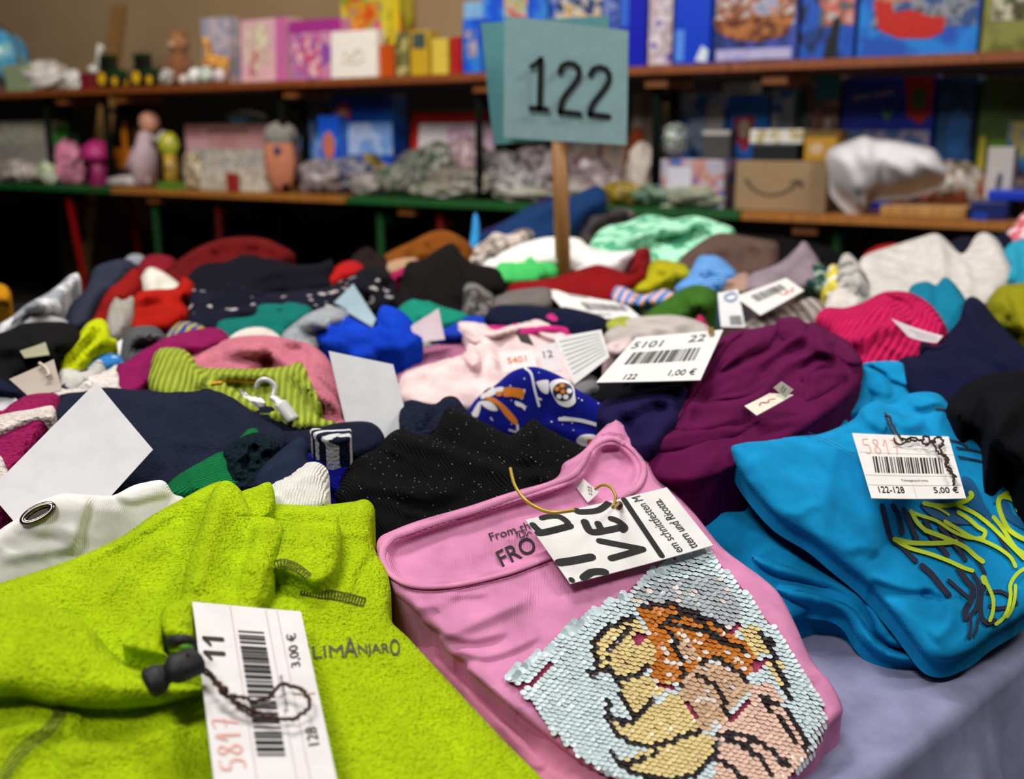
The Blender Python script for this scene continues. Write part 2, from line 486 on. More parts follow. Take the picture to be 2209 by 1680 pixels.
def text_geo(body):
    if body in TEXTS: return TEXTS[body]
    cu = bpy.data.curves.new('lettering', 'FONT'); cu.body = body; cu.resolution_u = 3; cu.offset = 0.0 if 'M' in body else 0.007
    o = bpy.data.objects.new('lettering', cu); COL.objects.link(o)
    dg = bpy.context.evaluated_depsgraph_get(); dg.update()
    me = bpy.data.meshes.new_from_object(o.evaluated_get(dg))
    V = np.array([v.co[:2] for v in me.vertices]); Fc = [tuple(p.vertices) for p in me.polygons]
    bpy.data.objects.remove(o); bpy.data.curves.remove(cu); bpy.data.meshes.remove(me)
    lo = V.min(0); hi = V.max(0); V = (V - lo) / (hi - lo)
    TEXTS[body] = (V, Fc); return V, Fc
def lettering(name, items, M, mat, parent, label=None):
    """items: (text, origin, X, Y) all in the mapper's plane; X spans the text width, Y its height"""
    mb = MB()
    for body, o_, X, Y in items:
        V, Fc = text_geo(body)
        a = o_[0] + V[:, 0] * X[0] + V[:, 1] * Y[0]; b = o_[1] + V[:, 0] * X[1] + V[:, 1] * Y[1]
        mb.add(M(a, b), Fc)
    o = link(name, mb.V, mb.F, mat, parent, False, recalc=False)
    if label: o['label'] = label
    return o
def barcode(name, o_, X, Y, M, parent, n=30, seed=1, c='#15110f'):
    rs = random.Random(seed); mb = MB(); t = 0; segs = []
    while t < 1:
        wd = rs.choice([.012, .018, .03]); gp = rs.choice([.010, .016, .026])
        segs.append((t, min(1, t + wd))); t += wd + gp
    for a, b in segs:
        c4 = [(a, 0), (b, 0), (b, 1), (a, 1)]
        A = np.array([o_[0] + u * X[0] + v * Y[0] for u, v in c4]); B = np.array([o_[1] + u * X[1] + v * Y[1] for u, v in c4])
        mb.add(M(A, B), [(0, 1, 2, 3)])
    return link(name, mb.V, mb.F, plain(c, 0.7), parent, False, recalc=False)

def card(name, label, cat, C, col='#dcdad9', curl=0.0, group=None, parent=None, part='card', thick=0.0005, rough=0.6, mat=None, trans=None):
    """C: four corners (px, py, depth) in order top-left, top-right, bottom-right, bottom-left"""
    W = [P3(*c) for c in C]
    nrm = np.cross(W[1] - W[0], W[3] - W[0]); nrm /= np.linalg.norm(nrm)
    if np.dot(nrm, np.array([0, 0, CAMZ]) - W[0]) < 0: nrm = -nrm
    L = np.linalg.norm(W[1] - W[0])
    def M(u, v, off=0.0004):
        u = np.asarray(u, float).ravel()[:, None]; v = np.asarray(v, float).ravel()[:, None]
        p = W[0] * (1 - u) * (1 - v) + W[1] * u * (1 - v) + W[2] * u * v + W[3] * (1 - u) * v
        return p + nrm * (off + curl * L * ((2 * u - 1) ** 2 * 0.5 + 0.3 * (v - .5) * (2 * u - 1)))
    n = 10; u, v = np.meshgrid(np.linspace(0, 1, n + 1), np.linspace(0, 1, n + 1))
    A = M(u, v, 0); B = M(u, v, -thick); N = (n + 1) ** 2; Fc = []
    for j in range(n):
        for i in range(n):
            q = (j * (n + 1) + i, j * (n + 1) + i + 1, (j + 1) * (n + 1) + i + 1, (j + 1) * (n + 1) + i)
            Fc.append(q); Fc.append(tuple(N + x for x in q[::-1]))
    ring = [i for i in range(n + 1)] + [j * (n + 1) + n for j in range(1, n + 1)] + [n * (n + 1) + i for i in range(n - 1, -1, -1)] + [j * (n + 1) for j in range(n - 1, 0, -1)]
    for a, b in zip(ring, ring[1:] + ring[:1]): Fc.append((a, b, N + b, N + a))
    o = link(name, np.concatenate([A, B]), Fc, mat or plain(col, rough), parent, False)
    if parent is None: tag(o, label, cat, group)
    elif label: o['label'] = label
    return o, M
def to_px(p):
    x, y, z = p[0], p[1], p[2] - CAMZ
    f = y * CP - z * SP; u = y * SP + z * CP
    return 1104.5 + FPX * x / f, 840 - FPX * u / f
def card_uv(M, px, py):
    """where on the card the picture point falls"""
    u, v = .5, .5
    for _ in range(14):
        a = np.array(to_px(M([u], [v])[0])); b = np.array(to_px(M([u + .01], [v])[0])); c = np.array(to_px(M([u], [v + .01])[0]))
        J = np.stack([(b - a) / .01, (c - a) / .01], 1); s = np.linalg.solve(J, np.array([px, py]) - a); u += s[0]; v += s[1]
    return float(u), float(v)
def curve3(pts, n=6):
    return smooth([np.array(p, float) for p in pts], False, n)
def string(name, pts, r, mat, parent=None, label=None, cat=None, wob=0.0, seed=0):
    p = curve3(pts, 7); rs = np.random.RandomState(seed)
    if wob: p = p + (rs.rand(*p.shape) - .5) * wob
    o = MB().tube(p, r, 6).build(name, mat, parent, True)
    if parent is None: tag(o, label, cat)
    elif label: o['label'] = label
    return o
# ------------------------------------------------------------------ the room
def struct(name, V, Fc, mat):
    return tag(link(name, V, Fc, mat, None, False), kind='structure')
PA = P3(0, 400, 5.72); PB = P3(2209, 475, 3.02)
SD = (PB - PA); SD[2] = 0; SD /= np.linalg.norm(SD)             # along the shelf
ND = np.array([-SD[1], SD[0], 0.0]); ND = ND if ND[1] > 0 else -ND    # away from the camera
ZT, ZS = 0.775, 1.236
def shelf(px, py, off=0.0):
    rx, rz = ray(px, py); r = np.array([float(rx), 1.0, float(rz)]); o = np.array([0, 0, CAMZ])
    t = ((PA + off * ND - o) @ ND) / (r @ ND)
    return o + t * r
def scoord(p): return float((p - PA) @ SD)
def SP3(s, off, z): p = PA + s * SD + off * ND; return np.array([p[0], p[1], z])

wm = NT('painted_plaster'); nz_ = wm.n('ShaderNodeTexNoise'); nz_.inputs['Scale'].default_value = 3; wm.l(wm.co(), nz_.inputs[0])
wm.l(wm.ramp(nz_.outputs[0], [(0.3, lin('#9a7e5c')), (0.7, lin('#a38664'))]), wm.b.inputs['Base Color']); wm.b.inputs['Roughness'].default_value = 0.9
W0, W1, WO = -4.0, 7.5, 1.15
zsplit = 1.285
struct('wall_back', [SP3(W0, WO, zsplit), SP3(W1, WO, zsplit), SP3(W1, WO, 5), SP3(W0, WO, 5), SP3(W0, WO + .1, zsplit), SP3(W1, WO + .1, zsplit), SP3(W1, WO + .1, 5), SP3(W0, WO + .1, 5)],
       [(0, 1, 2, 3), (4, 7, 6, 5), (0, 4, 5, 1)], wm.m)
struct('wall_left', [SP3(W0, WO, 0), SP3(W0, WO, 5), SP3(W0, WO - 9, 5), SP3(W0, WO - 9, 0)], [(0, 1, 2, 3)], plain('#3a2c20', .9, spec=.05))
struct('wall_shade_panel', [SP3(W0, WO - .02, 0), SP3(W1, WO - .02, 0), SP3(W1, WO - .02, zsplit), SP3(W0, WO - .02, zsplit), SP3(W0, WO, zsplit), SP3(W1, WO, zsplit)],
       [(0, 1, 2, 3), (3, 2, 5, 4)], plain('#0b0807', 0.95, spec=0.05))  # added near-black sheet standing in for shade below the top shelf
fl_m = NT('dark_floor'); br_ = fl_m.n('ShaderNodeTexBrick'); br_.inputs['Scale'].default_value = 2.5
br_.inputs['Color1'].default_value = lin('#1c120b'); br_.inputs['Color2'].default_value = lin('#170e08'); br_.inputs['Mortar'].default_value = lin('#0d0805')
fl_m.l(fl_m.co(), br_.inputs[0]); fl_m.l(br_.outputs[0], fl_m.b.inputs['Base Color']); fl_m.b.inputs['Roughness'].default_value = 0.7
struct('floor', [(-7, -3, 0), (7, -3, 0), (7, 10, 0), (-7, 10, 0)], [(0, 1, 2, 3)], fl_m.m)

# dark red-brown cabinet standing under the shelves
p0, p1 = scoord(shelf(140, 600, .62)), scoord(shelf(246, 600, .62))
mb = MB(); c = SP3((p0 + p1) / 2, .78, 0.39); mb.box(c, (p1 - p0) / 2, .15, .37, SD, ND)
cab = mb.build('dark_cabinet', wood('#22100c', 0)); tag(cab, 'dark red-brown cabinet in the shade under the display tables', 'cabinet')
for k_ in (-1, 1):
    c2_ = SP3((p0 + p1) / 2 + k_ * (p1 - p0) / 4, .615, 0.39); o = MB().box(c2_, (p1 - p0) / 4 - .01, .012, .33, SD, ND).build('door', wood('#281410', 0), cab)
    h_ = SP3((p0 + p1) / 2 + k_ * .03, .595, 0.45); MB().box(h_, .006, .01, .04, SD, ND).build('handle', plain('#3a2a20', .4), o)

# folding tables (lower level) and benches (upper level)
WOODC, GREENC = '#9a6024', '#14501f'
def folding(name, label, cat, pxa, pxb, z, width, col, legc, group, blocks=(), legs=(), off=0.0, edge=None, legz=0.0):
    sa, sb = scoord(shelf(pxa, 420, off)), scoord(shelf(pxb, 420, off)); sm_, L = (sa + sb) / 2, (sb - sa) / 2
    root = empty(name, SP3(sm_, off + width / 2, legz), label, cat, group)
    MB().box(SP3(sm_, off + width / 2, z - .0135), L, width / 2, .0135, SD, ND).build('plank_top', wood(col, math.atan2(SD[1], SD[0])), root)
    for b in blocks:
        s_ = scoord(shelf(b, 190, off + .03)); MB().box(SP3(s_, off + width / 2, z - .047), .04, width / 2 - .03, .02, SD, ND).build('batten', wood('#7a4416', 0), root)
    for b, c_, lean in legs:
        s_ = scoord(shelf(b, 500, off + .06)); q = MB()
        for o2 in (.07, width - .07):
            q.cyl(SP3(s_, off + o2, z - .03), SP3(s_ + lean, off + o2, legz), .016, n=8)
        q.cyl(SP3(s_, off + .07, z - .1), SP3(s_, off + width - .07, z - .1), .012, n=8)
        q.build('leg', plain(c_, .8, spec=.05), root, True)
    return root
TG, BG = 'folding display tables along the wall', 'folding benches stacked on the display tables'
folding('folding_table', 'green-edged folding display table at the far left end', 'table', -700, 236, ZT, .5, GREENC, '', TG, legs=((-300, '#10331a', 0),))
folding('folding_table', 'wood-coloured folding display table holding the doll and the pink toy case', 'table', 240, 742, ZT, .5, WOODC, '', TG, blocks=(312,), legs=((150, '#6a0503', .12), (335, '#10331a', 0), (470, '#3a0a08', 0)))
folding('folding_table', 'long green-edged folding display table behind the number sign', 'table', 746, 1596, ZT, .5, GREENC, '', TG, blocks=(870,), legs=((818, '#143c1a', 0), (948, '#5a1010', 0), (1500, '#143c1a', 0)))
folding('folding_table', 'wood-coloured folding display table at right under the white plastic sack', 'table', 1600, 2900, ZT, .5, WOODC, '', TG, blocks=(1755,), legs=((1806, '#12331a', 0), (2600, '#12331a', 0)))
for i_, (a_, b_, bl, lab) in enumerate(((-500, 345, (130, 255), 'wooden bench shelf at the left carrying the globe and the tractors'),
    (348, 838, (625,), 'wooden bench shelf carrying the teddy bear and the pink boxes'),
    (841, 1560, (1040, 1415), 'wooden bench shelf behind the number sign'),
    (1563, 2900, (1670, 2300), 'wooden bench shelf at the right carrying the blue toy boxes'))):
    folding('folding_bench', lab, 'bench', a_, b_, ZS, .27, '#7c3e12', '', BG, blocks=bl, legs=[(b - 8, '#0a0f0a', 0) for b in bl[:2] if b != 1670], off=0.0, legz=ZT)
# leaning wooden post behind the shelf
a_ = shelf(222, 300, .62); b_ = shelf(258, 12, .62); dr = (b_ - a_) / (b_[2] - a_[2])
foot = a_ - dr * a_[2]; mid = (foot + b_) / 2; ax = np.array([*SD]); up_ = (b_ - foot); Lp = np.linalg.norm(up_); up_ /= Lp
o = MB().box(mid, .048, .02, Lp / 2, ax, ND, up_).build('wooden_post', wood('#8f6a3c', None)); tag(o, 'pale wooden post leaning behind the shelf at the left', 'post')

# ------------------------------------------------------------------ toys on the shelves
def bb(name, label, cat, lev, pxa, pxb, pyt, mat, off=0.03, dep=.08, pics=(), zb=None, group=None, lean=0.0, lid=None):
    z0 = zb if zb is not None else (ZT if lev == 't' else ZS)
    pyb_ = 400 if lev == 't' else 190
    sa, sb = scoord(shelf(pxa, pyb_, off)), scoord(shelf(pxb, pyb_, off))
    zt = float(shelf((pxa + pxb) / 2, pyt, off)[2]); zt = max(zt, z0 + .01)
    sm_, L, H = (sa + sb) / 2, max(.008, (sb - sa) / 2 - .003), (zt - z0)
    R = np.array([SD[0] * 1, SD[1], 0]); U = np.array([0, 0, 1.0]) + ND * lean; U /= np.linalg.norm(U)
    c = SP3(sm_, off + dep / 2, z0 + H / 2 + .001) + ND * lean * H / 2
    o = MB().box(c, L, dep / 2, H / 2, SD, ND, U).build(name, mat)
    bv = o.modifiers.new('soft_edges', 'BEVEL'); bv.width = .003; bv.segments = 2
    tag(o, label, cat, group)
    bl = c - ND * dep / 2 - SD * L - U * H / 2
    def M(u, v, off_=0.0015):
        u = np.asarray(u, float).ravel()[:, None]; v = np.asarray(v, float).ravel()[:, None]
        return bl + SD * u * 2 * L + U * v * H - ND * off_
    for j, (pn, kind, geo, m_) in enumerate(pics):
        if kind == 'q':
            a, b, c_, d_ = geo; V = M([a, c_, c_, a], [b, b, d_, d_], .0015 + .0006 * j); link(pn, V, [(0, 1, 2, 3)], m_, o, False, recalc=False)
        elif kind == 'o':
            cx_, cy_, rx_, ry_ = geo; th = np.linspace(0, 2 * math.pi, 21)[:-1]
            V = M(cx_ + rx_ * np.cos(th), cy_ + ry_ * np.sin(th), .0015 + .0006 * j); link(pn, V, [tuple(range(20))], m_, o, False, recalc=False)
        elif kind == 's':
            strokes(pn, geo, lambda u, v, k=j: M(u, v, .0015 + .0006 * k), m_, o)
        elif kind == 'p':
            V = M([g[0] for g in geo], [g[1] for g in geo], .0015 + .0006 * j); link(pn, V, [tuple(range(len(geo)))], m_, o, False, recalc=False)
        elif kind == 't':
            body, a, b, c_, d_ = geo; V, Fc = text_geo(body)
            link(pn, M(a + V[:, 0] * (c_ - a), b + V[:, 1] * (d_ - b), .0015 + .0006 * j), Fc, m_, o, False, recalc=False)
    o['_h'] = 0; del o['_h']
    return o, (sm_, off + dep / 2, z0 + H)
def at_shelf(lev, px, py_top, py_bot, off):
    """centre point and half size of an item standing on the level, from its outline rows"""
    z0 = ZT if lev == 't' else ZS
    p = shelf(px, py_bot, off); zt = float(shelf(px, py_top, off)[2]); return SP3(scoord(p), off, z0), max(.02, zt - z0)
def sx(px, n, off):     # n pixels in metres at that place
    p = shelf(px, 300, off); return n * p[1] / FPX
def crumple(name, label, cat, lev, px, pyt, wpx, mat, off=.1, seed=0, group=None, dep=.6, z=None, zb=None, rough=.5, n=2):
    base, H = at_shelf(lev, px, pyt, 400, off)
    if zb is not None: H = H - (zb - base[2]); base[2] = zb
    hw = sx(px, wpx, off) / 2
    nu, nv = 40, 22; rs = seed * 13
    V = []; Fc = []
    for j in range(nv + 1):
        th = math.pi * j / nv
        for i in range(nu):
            ph = 2 * math.pi * i / nu
            a = np.array([math.cos(ph) * 2 + 7 + rs]); b = np.array([math.sin(ph) * 2 + th * 2])
            k_ = 1 + rough * float(fbm(a, b, seed)[0]) * math.sin(th) + rough * .5 * (0.5 - abs(float(noise(a * 2.3, b * 2.3, seed + 5)[0]) - .5) * 2)
            x = hw * k_ * math.sin(th) * math.cos(ph); y = hw * dep * k_ * math.sin(th) * math.sin(ph); z_ = H / 2 + H / 2 * k_ * math.cos(th)
            V.append(base + SD * x + ND * y + np.array([0, 0, max(.002, z_)]))
    for j in range(nv):
        for i in range(nu): Fc.append((j * nu + i, (j + 1) * nu + i, (j + 1) * nu + (i + 1) % nu, j * nu + (i + 1) % nu))
    o = link(name, V, Fc, mat); tag(o, label, cat, group)
    return o
W_, K_, R_, Y_, B_ = '#d9d5cc', '#0d0d10', '#b01c14', '#c9a41c', '#1446c0'
# --- upper shelf, left to right
c, h = at_shelf('s', 5, 62, 140, .10); r_ = sx(5, 54, .10)
root = empty('desk_globe', c, 'light blue globe on its base at the far left of the top shelf', 'globe')
MB().ball(c + [0, 0, h - r_], r_, nu=28, nv=18).build('sphere', art(['#2f7fb0', '#3f93c4', '#3f93c4', '#7fb3b0'], 12, 2, .25), root, True)
MB().cyl(c, c + [0, 0, .02], r_ * .8, r_ * .6).cyl(c + [0, 0, .018], c + [0, 0, h - 2 * r_ + .01], .012).build('base', plain('#4a2a16', .4), root, True)
th = np.linspace(-.3, math.pi * .95, 14)
MB().tube([c + np.array([0, 0, h - r_]) + SD * (r_ * 1.08) * math.sin(t) + np.array([0, 0, 1]) * r_ * 1.08 * math.cos(t) for t in th], .006, 6).build('meridian_arm', plain('#5a4630', .4), root, True)
o, _ = bb('storage_basket', 'pale green plastic basket beside the globe on the top shelf', 'basket', 's', 12, 66, 138, plain('#8d9a78', .5), .02, .16)
for q in range(3):
    pass
crumple('crumpled_wrapping', 'white crumpled plastic wrapping beside the pale green basket', 'wrapping', 's', 118, 132, 125, art(['#8f8880', W_, '#bcb4ac'], 40, 3), .10, 3)
crumple('crumpled_wrapping', 'small pinkish white wrapping left of the first tractor', 'wrapping', 's', 178, 150, 44, art(['#b08c92', W_], 40, 5), .07, 4)
o, _ = bb('toy_cup', 'maroon toy cup with pale rim left of the first tractor', 'cup', 's', 172, 200, 158, plain('#6e1822', .4), .03, .05)
bb_rim = MB()
# white toy horse
c, h = at_shelf('s', 207, 92, 150, .12); u = sx(200, 1, .12)
root = empty('toy_horse', c, 'small white toy horse with raised head behind the maroon cup', 'toy')
MB().ball(c + [0, 0, h * .45], 16 * u, 7 * u, 9 * u, noise_=.05).build('body', plain(W_, .6), root, True)
MB().tube([c + SD * 10 * u + [0, 0, h * .5], c + SD * 15 * u + [0, 0, h * .75], c + SD * 20 * u + [0, 0, h * .93], c + SD * 30 * u + [0, 0, h * .85]], [8 * u, 6 * u, 6 * u, 3.5 * u], 8).build('head', plain(W_, .6), root, True)
for a in (-9, 9):
    for b in (-4, 4): MB().cyl(c + SD * a * u + ND * b * u, c + SD * a * u + ND * b * u + [0, 0, h * .42], 2 * u, 3 * u, 8).build('leg', plain(W_, .6), root, True)
def tractor(px, pyt, label, w=70, off=.09):
    c, h = at_shelf('s', px, pyt, 195, off); u = sx(px, 1, off)
    root = empty('toy_tractor', c, label, 'toy', 'green toy tractors on the top shelf')
    g = plain('#0e3a16', .4); y = plain('#d8a814', .5); k = plain('#0c0e0c', .7)
    MB().box(c + SD * 8 * u + [0, 0, h * .42], 24 * u, 9 * u, h * .13, SD, ND).build('bonnet', g, root)
    MB().box(c - SD * 14 * u + [0, 0, h * .62], 15 * u, 11 * u, h * .3, SD, ND).build('cab', plain('#12180f', .3), root)
    MB().box(c - SD * 14 * u + [0, 0, h * .96], 17 * u, 12 * u, h * .04, SD, ND).build('roof', g, root)
    for a, rr in ((-17, 20), (24, 14)):
        for sgn in (-1, 1):
            cc = c + SD * a * u + ND * sgn * 13 * u + [0, 0, rr * u]
            wv = MB().cyl(cc - ND * 4 * u, cc + ND * 4 * u, rr * u, n=22).build('wheel', k, root)
            MB().cyl(cc - ND * 4.6 * u, cc + ND * 4.6 * u, rr * .62 * u, n=18).build('hub', y, wv)
    return root
tractor(248, 117, 'green toy tractor with yellow wheel hubs in front of the wooden post')
tractor(322, 115, 'green toy tractor with yellow wheel hubs beside the teddy bear')
# teddy bear
c, h = at_shelf('s', 392, 66, 185, .10); u = sx(392, 1, .10); tb = fabric('#8a5a3c', 'fleece')
root = empty('teddy_bear', c, 'brown teddy bear sitting on the top shelf beside the tractors', 'teddy bear')
MB().ball(c + [0, 0, h * .33], 24 * u, 20 * u, h * .33, noise_=.06).build('body', tb, root, True)
hd = MB().ball(c + [0, 0, h * .78], 22 * u, 19 * u, h * .2, noise_=.06).build('head', fabric('#a07050', 'fleece'), root, True)
for a in (-17, 17): MB().ball(c + SD * a * u + [0, 0, h * .95], 8 * u, 4 * u, 8 * u).build('ear', tb, hd, True)
MB().ball(c - ND * 18 * u + [0, 0, h * .74], 9 * u, 7 * u, 7 * u).build('muzzle', fabric('#c09a78', 'fleece'), hd, True)
for a in (-1, 1):
    MB().tube([c + SD * a * 18 * u + [0, 0, h * .55], c + SD * a * 32 * u + [0, 0, h * .38] - ND * 8 * u, c + SD * a * 34 * u + [0, 0, h * .22] - ND * 14 * u], [7 * u, 7 * u, 6 * u], 8).build('arm', tb, root, True)
    MB().tube([c + SD * a * 12 * u + [0, 0, h * .1], c + SD * a * 20 * u + [0, 0, h * .1] - ND * 25 * u, c + SD * a * 21 * u + [0, 0, h * .14] - ND * 30 * u], [9 * u, 9 * u, 8 * u], 8).build('leg', tb, root, True)
# giraffe
c, h = at_shelf('s', 470, 78, 180, .14); u = sx(470, 1, .14); gf = art(['#c98a34', '#d9a24e', '#a8641c'], 60, 1, .8)
root = empty('toy_giraffe', c, 'orange and yellow toy giraffe in front of the pale pink box', 'toy')
MB().ball(c + [0, 0, h * .48], 30 * u, 12 * u, 15 * u).build('body', gf, root, True)
MB().tube([c - SD * 22 * u + [0, 0, h * .5], c - SD * 26 * u + [0, 0, h * .8], c - SD * 27 * u + [0, 0, h * .95], c - SD * 42 * u + [0, 0, h * .93]], [10 * u, 7 * u, 7 * u, 5 * u], 8).build('neck', gf, root, True)
for a in (-20, 20):
    for b in (-7, 7): MB().cyl(c + SD * a * u + ND * b * u, c + SD * a * u + ND * b * u + [0, 0, h * .45], 4 * u, 6 * u, 8).build('leg', gf, root, True)
for px_, py_, rr, cc_, lab in ((362, 148, 18, '#77706c', 'grey and silver ball at the feet of the teddy bear'), (398, 160, 12, '#c8a49c', 'small pale pink ball right of the grey ball'),
                               (424, 146, 14, '#d8d4d0', 'white ball in front of the giraffe'), (447, 142, 15, '#7d9a80', 'pale green ball beside the white ball'), (474, 148, 12, '#b8a0a8', 'lilac grey ball below the pale pink box')):
    c, h = at_shelf('s', px_, py_, 185, .03); r_ = h / 2
    o = MB().ball(c + [0, 0, r_], r_, nu=20, nv=14).build('toy_ball', art([cc_, '#e0dcd6', cc_], 50, px_), None, True); tag(o, lab, 'ball', 'small balls along the top shelf')
pk = art(['#c48aa0', '#d8b8b0', '#c9c0ae', '#b86a92'], 16, 2)
bb('doll_box', 'pale lilac doll box standing behind the giraffe', 'box', 's', 440, 500, 38, art(['#a89aa4', '#8c90a4', '#b8a8b0'], 20, 4), .17, .07)
bb('picture_box', 'pale pink toy box with cream window right of the giraffe', 'box', 's', 520, 622, 40, art(['#c98fa6', '#cf9fac', '#d2a4a8'], 9, 8), .05, .09, lean=.06,
   pics=(('cover_picture', 'q', (.12, .3, .66, .93), art(['#cbbf9e', '#c8a8a0', '#b89a90', '#d0c8a8'], 22, 1)), ('side_band', 'q', (.76, .0, 1, 1), plain('#b95f92', .4)), ('small_picture', 'q', (.2, .1, .4, .5), art(['#7fb0a0', '#d4c098', '#b04a70'], 40, 2))))
bb('picture_box', 'magenta and lilac toy box left of the white cloth package', 'box', 's', 628, 742, 42, art(['#a83a86', '#b86a9c', '#c98fa8', '#8a4a9a'], 13, 3), .05, .09,
   pics=(('cover_picture', 'q', (.1, .05, .6, .72), art(['#c98aa8', '#8a6aa8', '#c4204e', '#d8b0b8'], 26, 6)), ('title_band', 'q', (0, .8, 1, 1), plain('#9a2c7e', .4))))
o, _ = bb('gift_package', 'white package with a faint cream pattern on the top shelf', 'package', 's', 714, 814, 66, plain('#ddd6cc', .7), .02, .05, lean=.04,
   pics=(('pattern', 's', [([(.3, .55), (.45, .4), (.6, .6), (.7, .5)], .04), ([(.25, .35), (.5, .3), (.75, .38)], .03)], plain('#b8a480', .7)),))
bb('book_box', 'tall yellow and red children\'s box behind the white package', 'box', 's', 740, 868, -18, art(['#b8a018', '#c4b030', '#6a8a20', '#c03018'], 11, 2), .11, .1,
   pics=(('cover_picture', 'q', (.1, .1, .68, .9), art(['#c8a830', '#b02a14', '#d87a20', '#6a9a30', '#c04a70'], 18, 9)), ('side_band', 'q', (.86, 0, 1, 1), plain('#c4a81c', .4))))
bb('small_box', 'orange-red small box beside the white package', 'box', 's', 816, 852, 96, art(['#8a3408', '#b0480c'], 20, 1), .04, .07, group='small boxes in a row on the top shelf')
bb('small_box', 'cream and dark green small box in the row on the top shelf', 'box', 's', 853, 884, 68, art(['#2c3a20', '#b8a868', '#5a5a30'], 26, 2), .04, .07, group='small boxes in a row on the top shelf')
bb('small_box', 'mustard yellow small box with grey top picture in the row on the top shelf', 'box', 's', 885, 927, 66, art(['#a88414', '#b89420'], 20, 3), .04, .07, group='small boxes in a row on the top shelf',
   pics=(('cover_picture', 'q', (.15, .6, .85, .95), art(['#8a8a80', '#3a4a40'], 40, 1)),))
bb('small_box', 'low yellow small box right of the mustard one', 'box', 's', 930, 968, 84, art(['#b8961c', '#c8b040'], 20, 4), .04, .07, group='small boxes in a row on the top shelf')
bb('small_box', 'red small box left of the bright blue boxes', 'box', 's', 970, 996, 80, plain('#a01c1c', .4), .04, .07, group='small boxes in a row on the top shelf')
blu = art(['#0a3cae', '#1450c4', '#2a74c8'], 10, 1); blu2 = art(['#1a2c7a', '#2a50b0', '#7a8ab8', '#1438a8'], 20, 3)
mix1 = art(['#1a2450', '#9aa0b4', '#b86a34', '#5a3a30', '#c8b8b0'], 20, 4); mix2 = art(['#1a3ca0', '#b8281c', '#c8b0a8', '#2a9a80', '#d89a30'], 22, 5)
GB = 'blue toy boxes on the top shelf'
bb('toy_box', 'narrow bright blue toy box behind the left edge of the number sign', 'box', 's', 998, 1036, 40, blu, .03, .12, group=GB, pics=(('cover_picture', 'q', (.15, .3, .85, .8), art(['#3a8ac8', '#b89a80', '#2060b8'], 40, 2)),))
bb('toy_box', 'light blue toy box on top of the left blue stack', 'box', 's', 1000, 1050, 4, art(['#2a70c0', '#7aa8d0'], 20, 4), .17, .08, group=GB)
bb('toy_box', 'wide blue toy box with red patch behind the number sign', 'box', 's', 1040, 1180, -20, art(['#0f3cb0', '#1a50c0', '#3a80c8'], 12, 6), .12, .12, group=GB, pics=(('cover_picture', 'q', (.35, .55, .7, .95), mix2),))
bb('toy_box', 'wide blue toy box above the right half of the number sign', 'box', 's', 1183, 1330, -22, blu2, .12, .12, group=GB, pics=(('cover_picture', 'q', (.1, .5, .8, .9), art(['#1a3c9a', '#b89a50', '#c8c0b8', '#283860'], 24, 7)),))
bb('toy_box', 'plain deep blue toy box end right of the number sign', 'box', 's', 1332, 1392, -30, plain('#0a18a0', .35), .05, .14, group=GB, pics=(('cover_picture', 'q', (.0, .5, .35, 1), plain('#2a5ac0', .4)),))
bb('doll_box', 'white and pink doll box between two deep blue toy boxes', 'box', 's', 1394, 1447, -30, art(['#8a4a80', '#b8a8b8', '#a08a88', '#d8d0d4', '#6a50a0'], 20, 8), .04, .12)
bb('toy_box', 'plain royal blue toy box end with white corner mark', 'box', 's', 1449, 1528, -40, plain('#0838b8', .35), .02, .14, group=GB,
   pics=(('corner_mark', 'p', [(.62, .04), (.95, .02), (.98, .16), (.8, .22)], plain('#c8d0dc', .4)), ('side_text', 'q', (.05, .04, .3, .42), plain('#4a80d8', .4))))
hull = [(.02, .52), (.2, .4), (.5, .33), (.8, .36), (.97, .52), (.9, .3), (.6, .22), (.25, .26)]
bb('toy_box', 'toy box with a brown ship picture on dark blue', 'box', 's', 1532, 1714, -60, art(['#141c3c', '#1a2a60', '#3a4a9a'], 12, 2), .04, .12, group=GB,
   pics=(('cover_picture', 'q', (.03, .4, .97, .98), mix1), ('ship_picture', 'p', [(.0, .5), (.97, .52), (.9, .3), (.6, .22), (.25, .26), (.05, .36)], art(['#7a4424', '#a86a3c', '#5a2a18'], 30, 3)), ('snow_picture', 'q', (.05, .03, .95, .15), art(['#5a5aa8', '#a8a4c8'], 30, 3))))
bb('toy_box', 'toy box with red and white picture between the two ship boxes', 'box', 's', 1717, 1836, -50, art(['#10348a', '#1a50b0', '#1a2038'], 12, 4), .04, .12, group=GB,
   pics=(('cover_picture', 'q', (.35, .4, .98, .98), art(['#b82c18', '#9aa8a8', '#c85a40', '#4a5a60'], 20, 5)), ('dark_band', 'p', [(.45, .02), (.7, .02), (.75, .5), (.62, .5)], plain('#141418', .4))))
bb('toy_box', 'toy box with a red round-bottomed boat picture on bright blue', 'box', 's', 1840, 2100, -80, art(['#1458b8', '#1a78c8', '#1a4aa8'], 9, 5), .04, .12, group=GB,
   pics=(('picture_ground', 'q', (.12, .3, .98, .98), art(['#1a2a48', '#3a4a58', '#8a8a90', '#284878'], 20, 5)),
         ('boat_picture', 'p', [(.12, .62), (.18, .3), (.35, .2), (.6, .18), (.72, .24), (.74, .4), (.6, .42), (.45, .5), (.3, .48), (.26, .66)], plain('#b01c10', .4)),
         ('sail_picture', 'q', (.2, .6, .45, .95), art(['#c8b4a8', '#b86a50'], 30, 6)), ('flag_picture', 'p', [(.55, .6), (.75, .72), (.7, .9), (.55, .78)], plain('#1468c8', .4))))
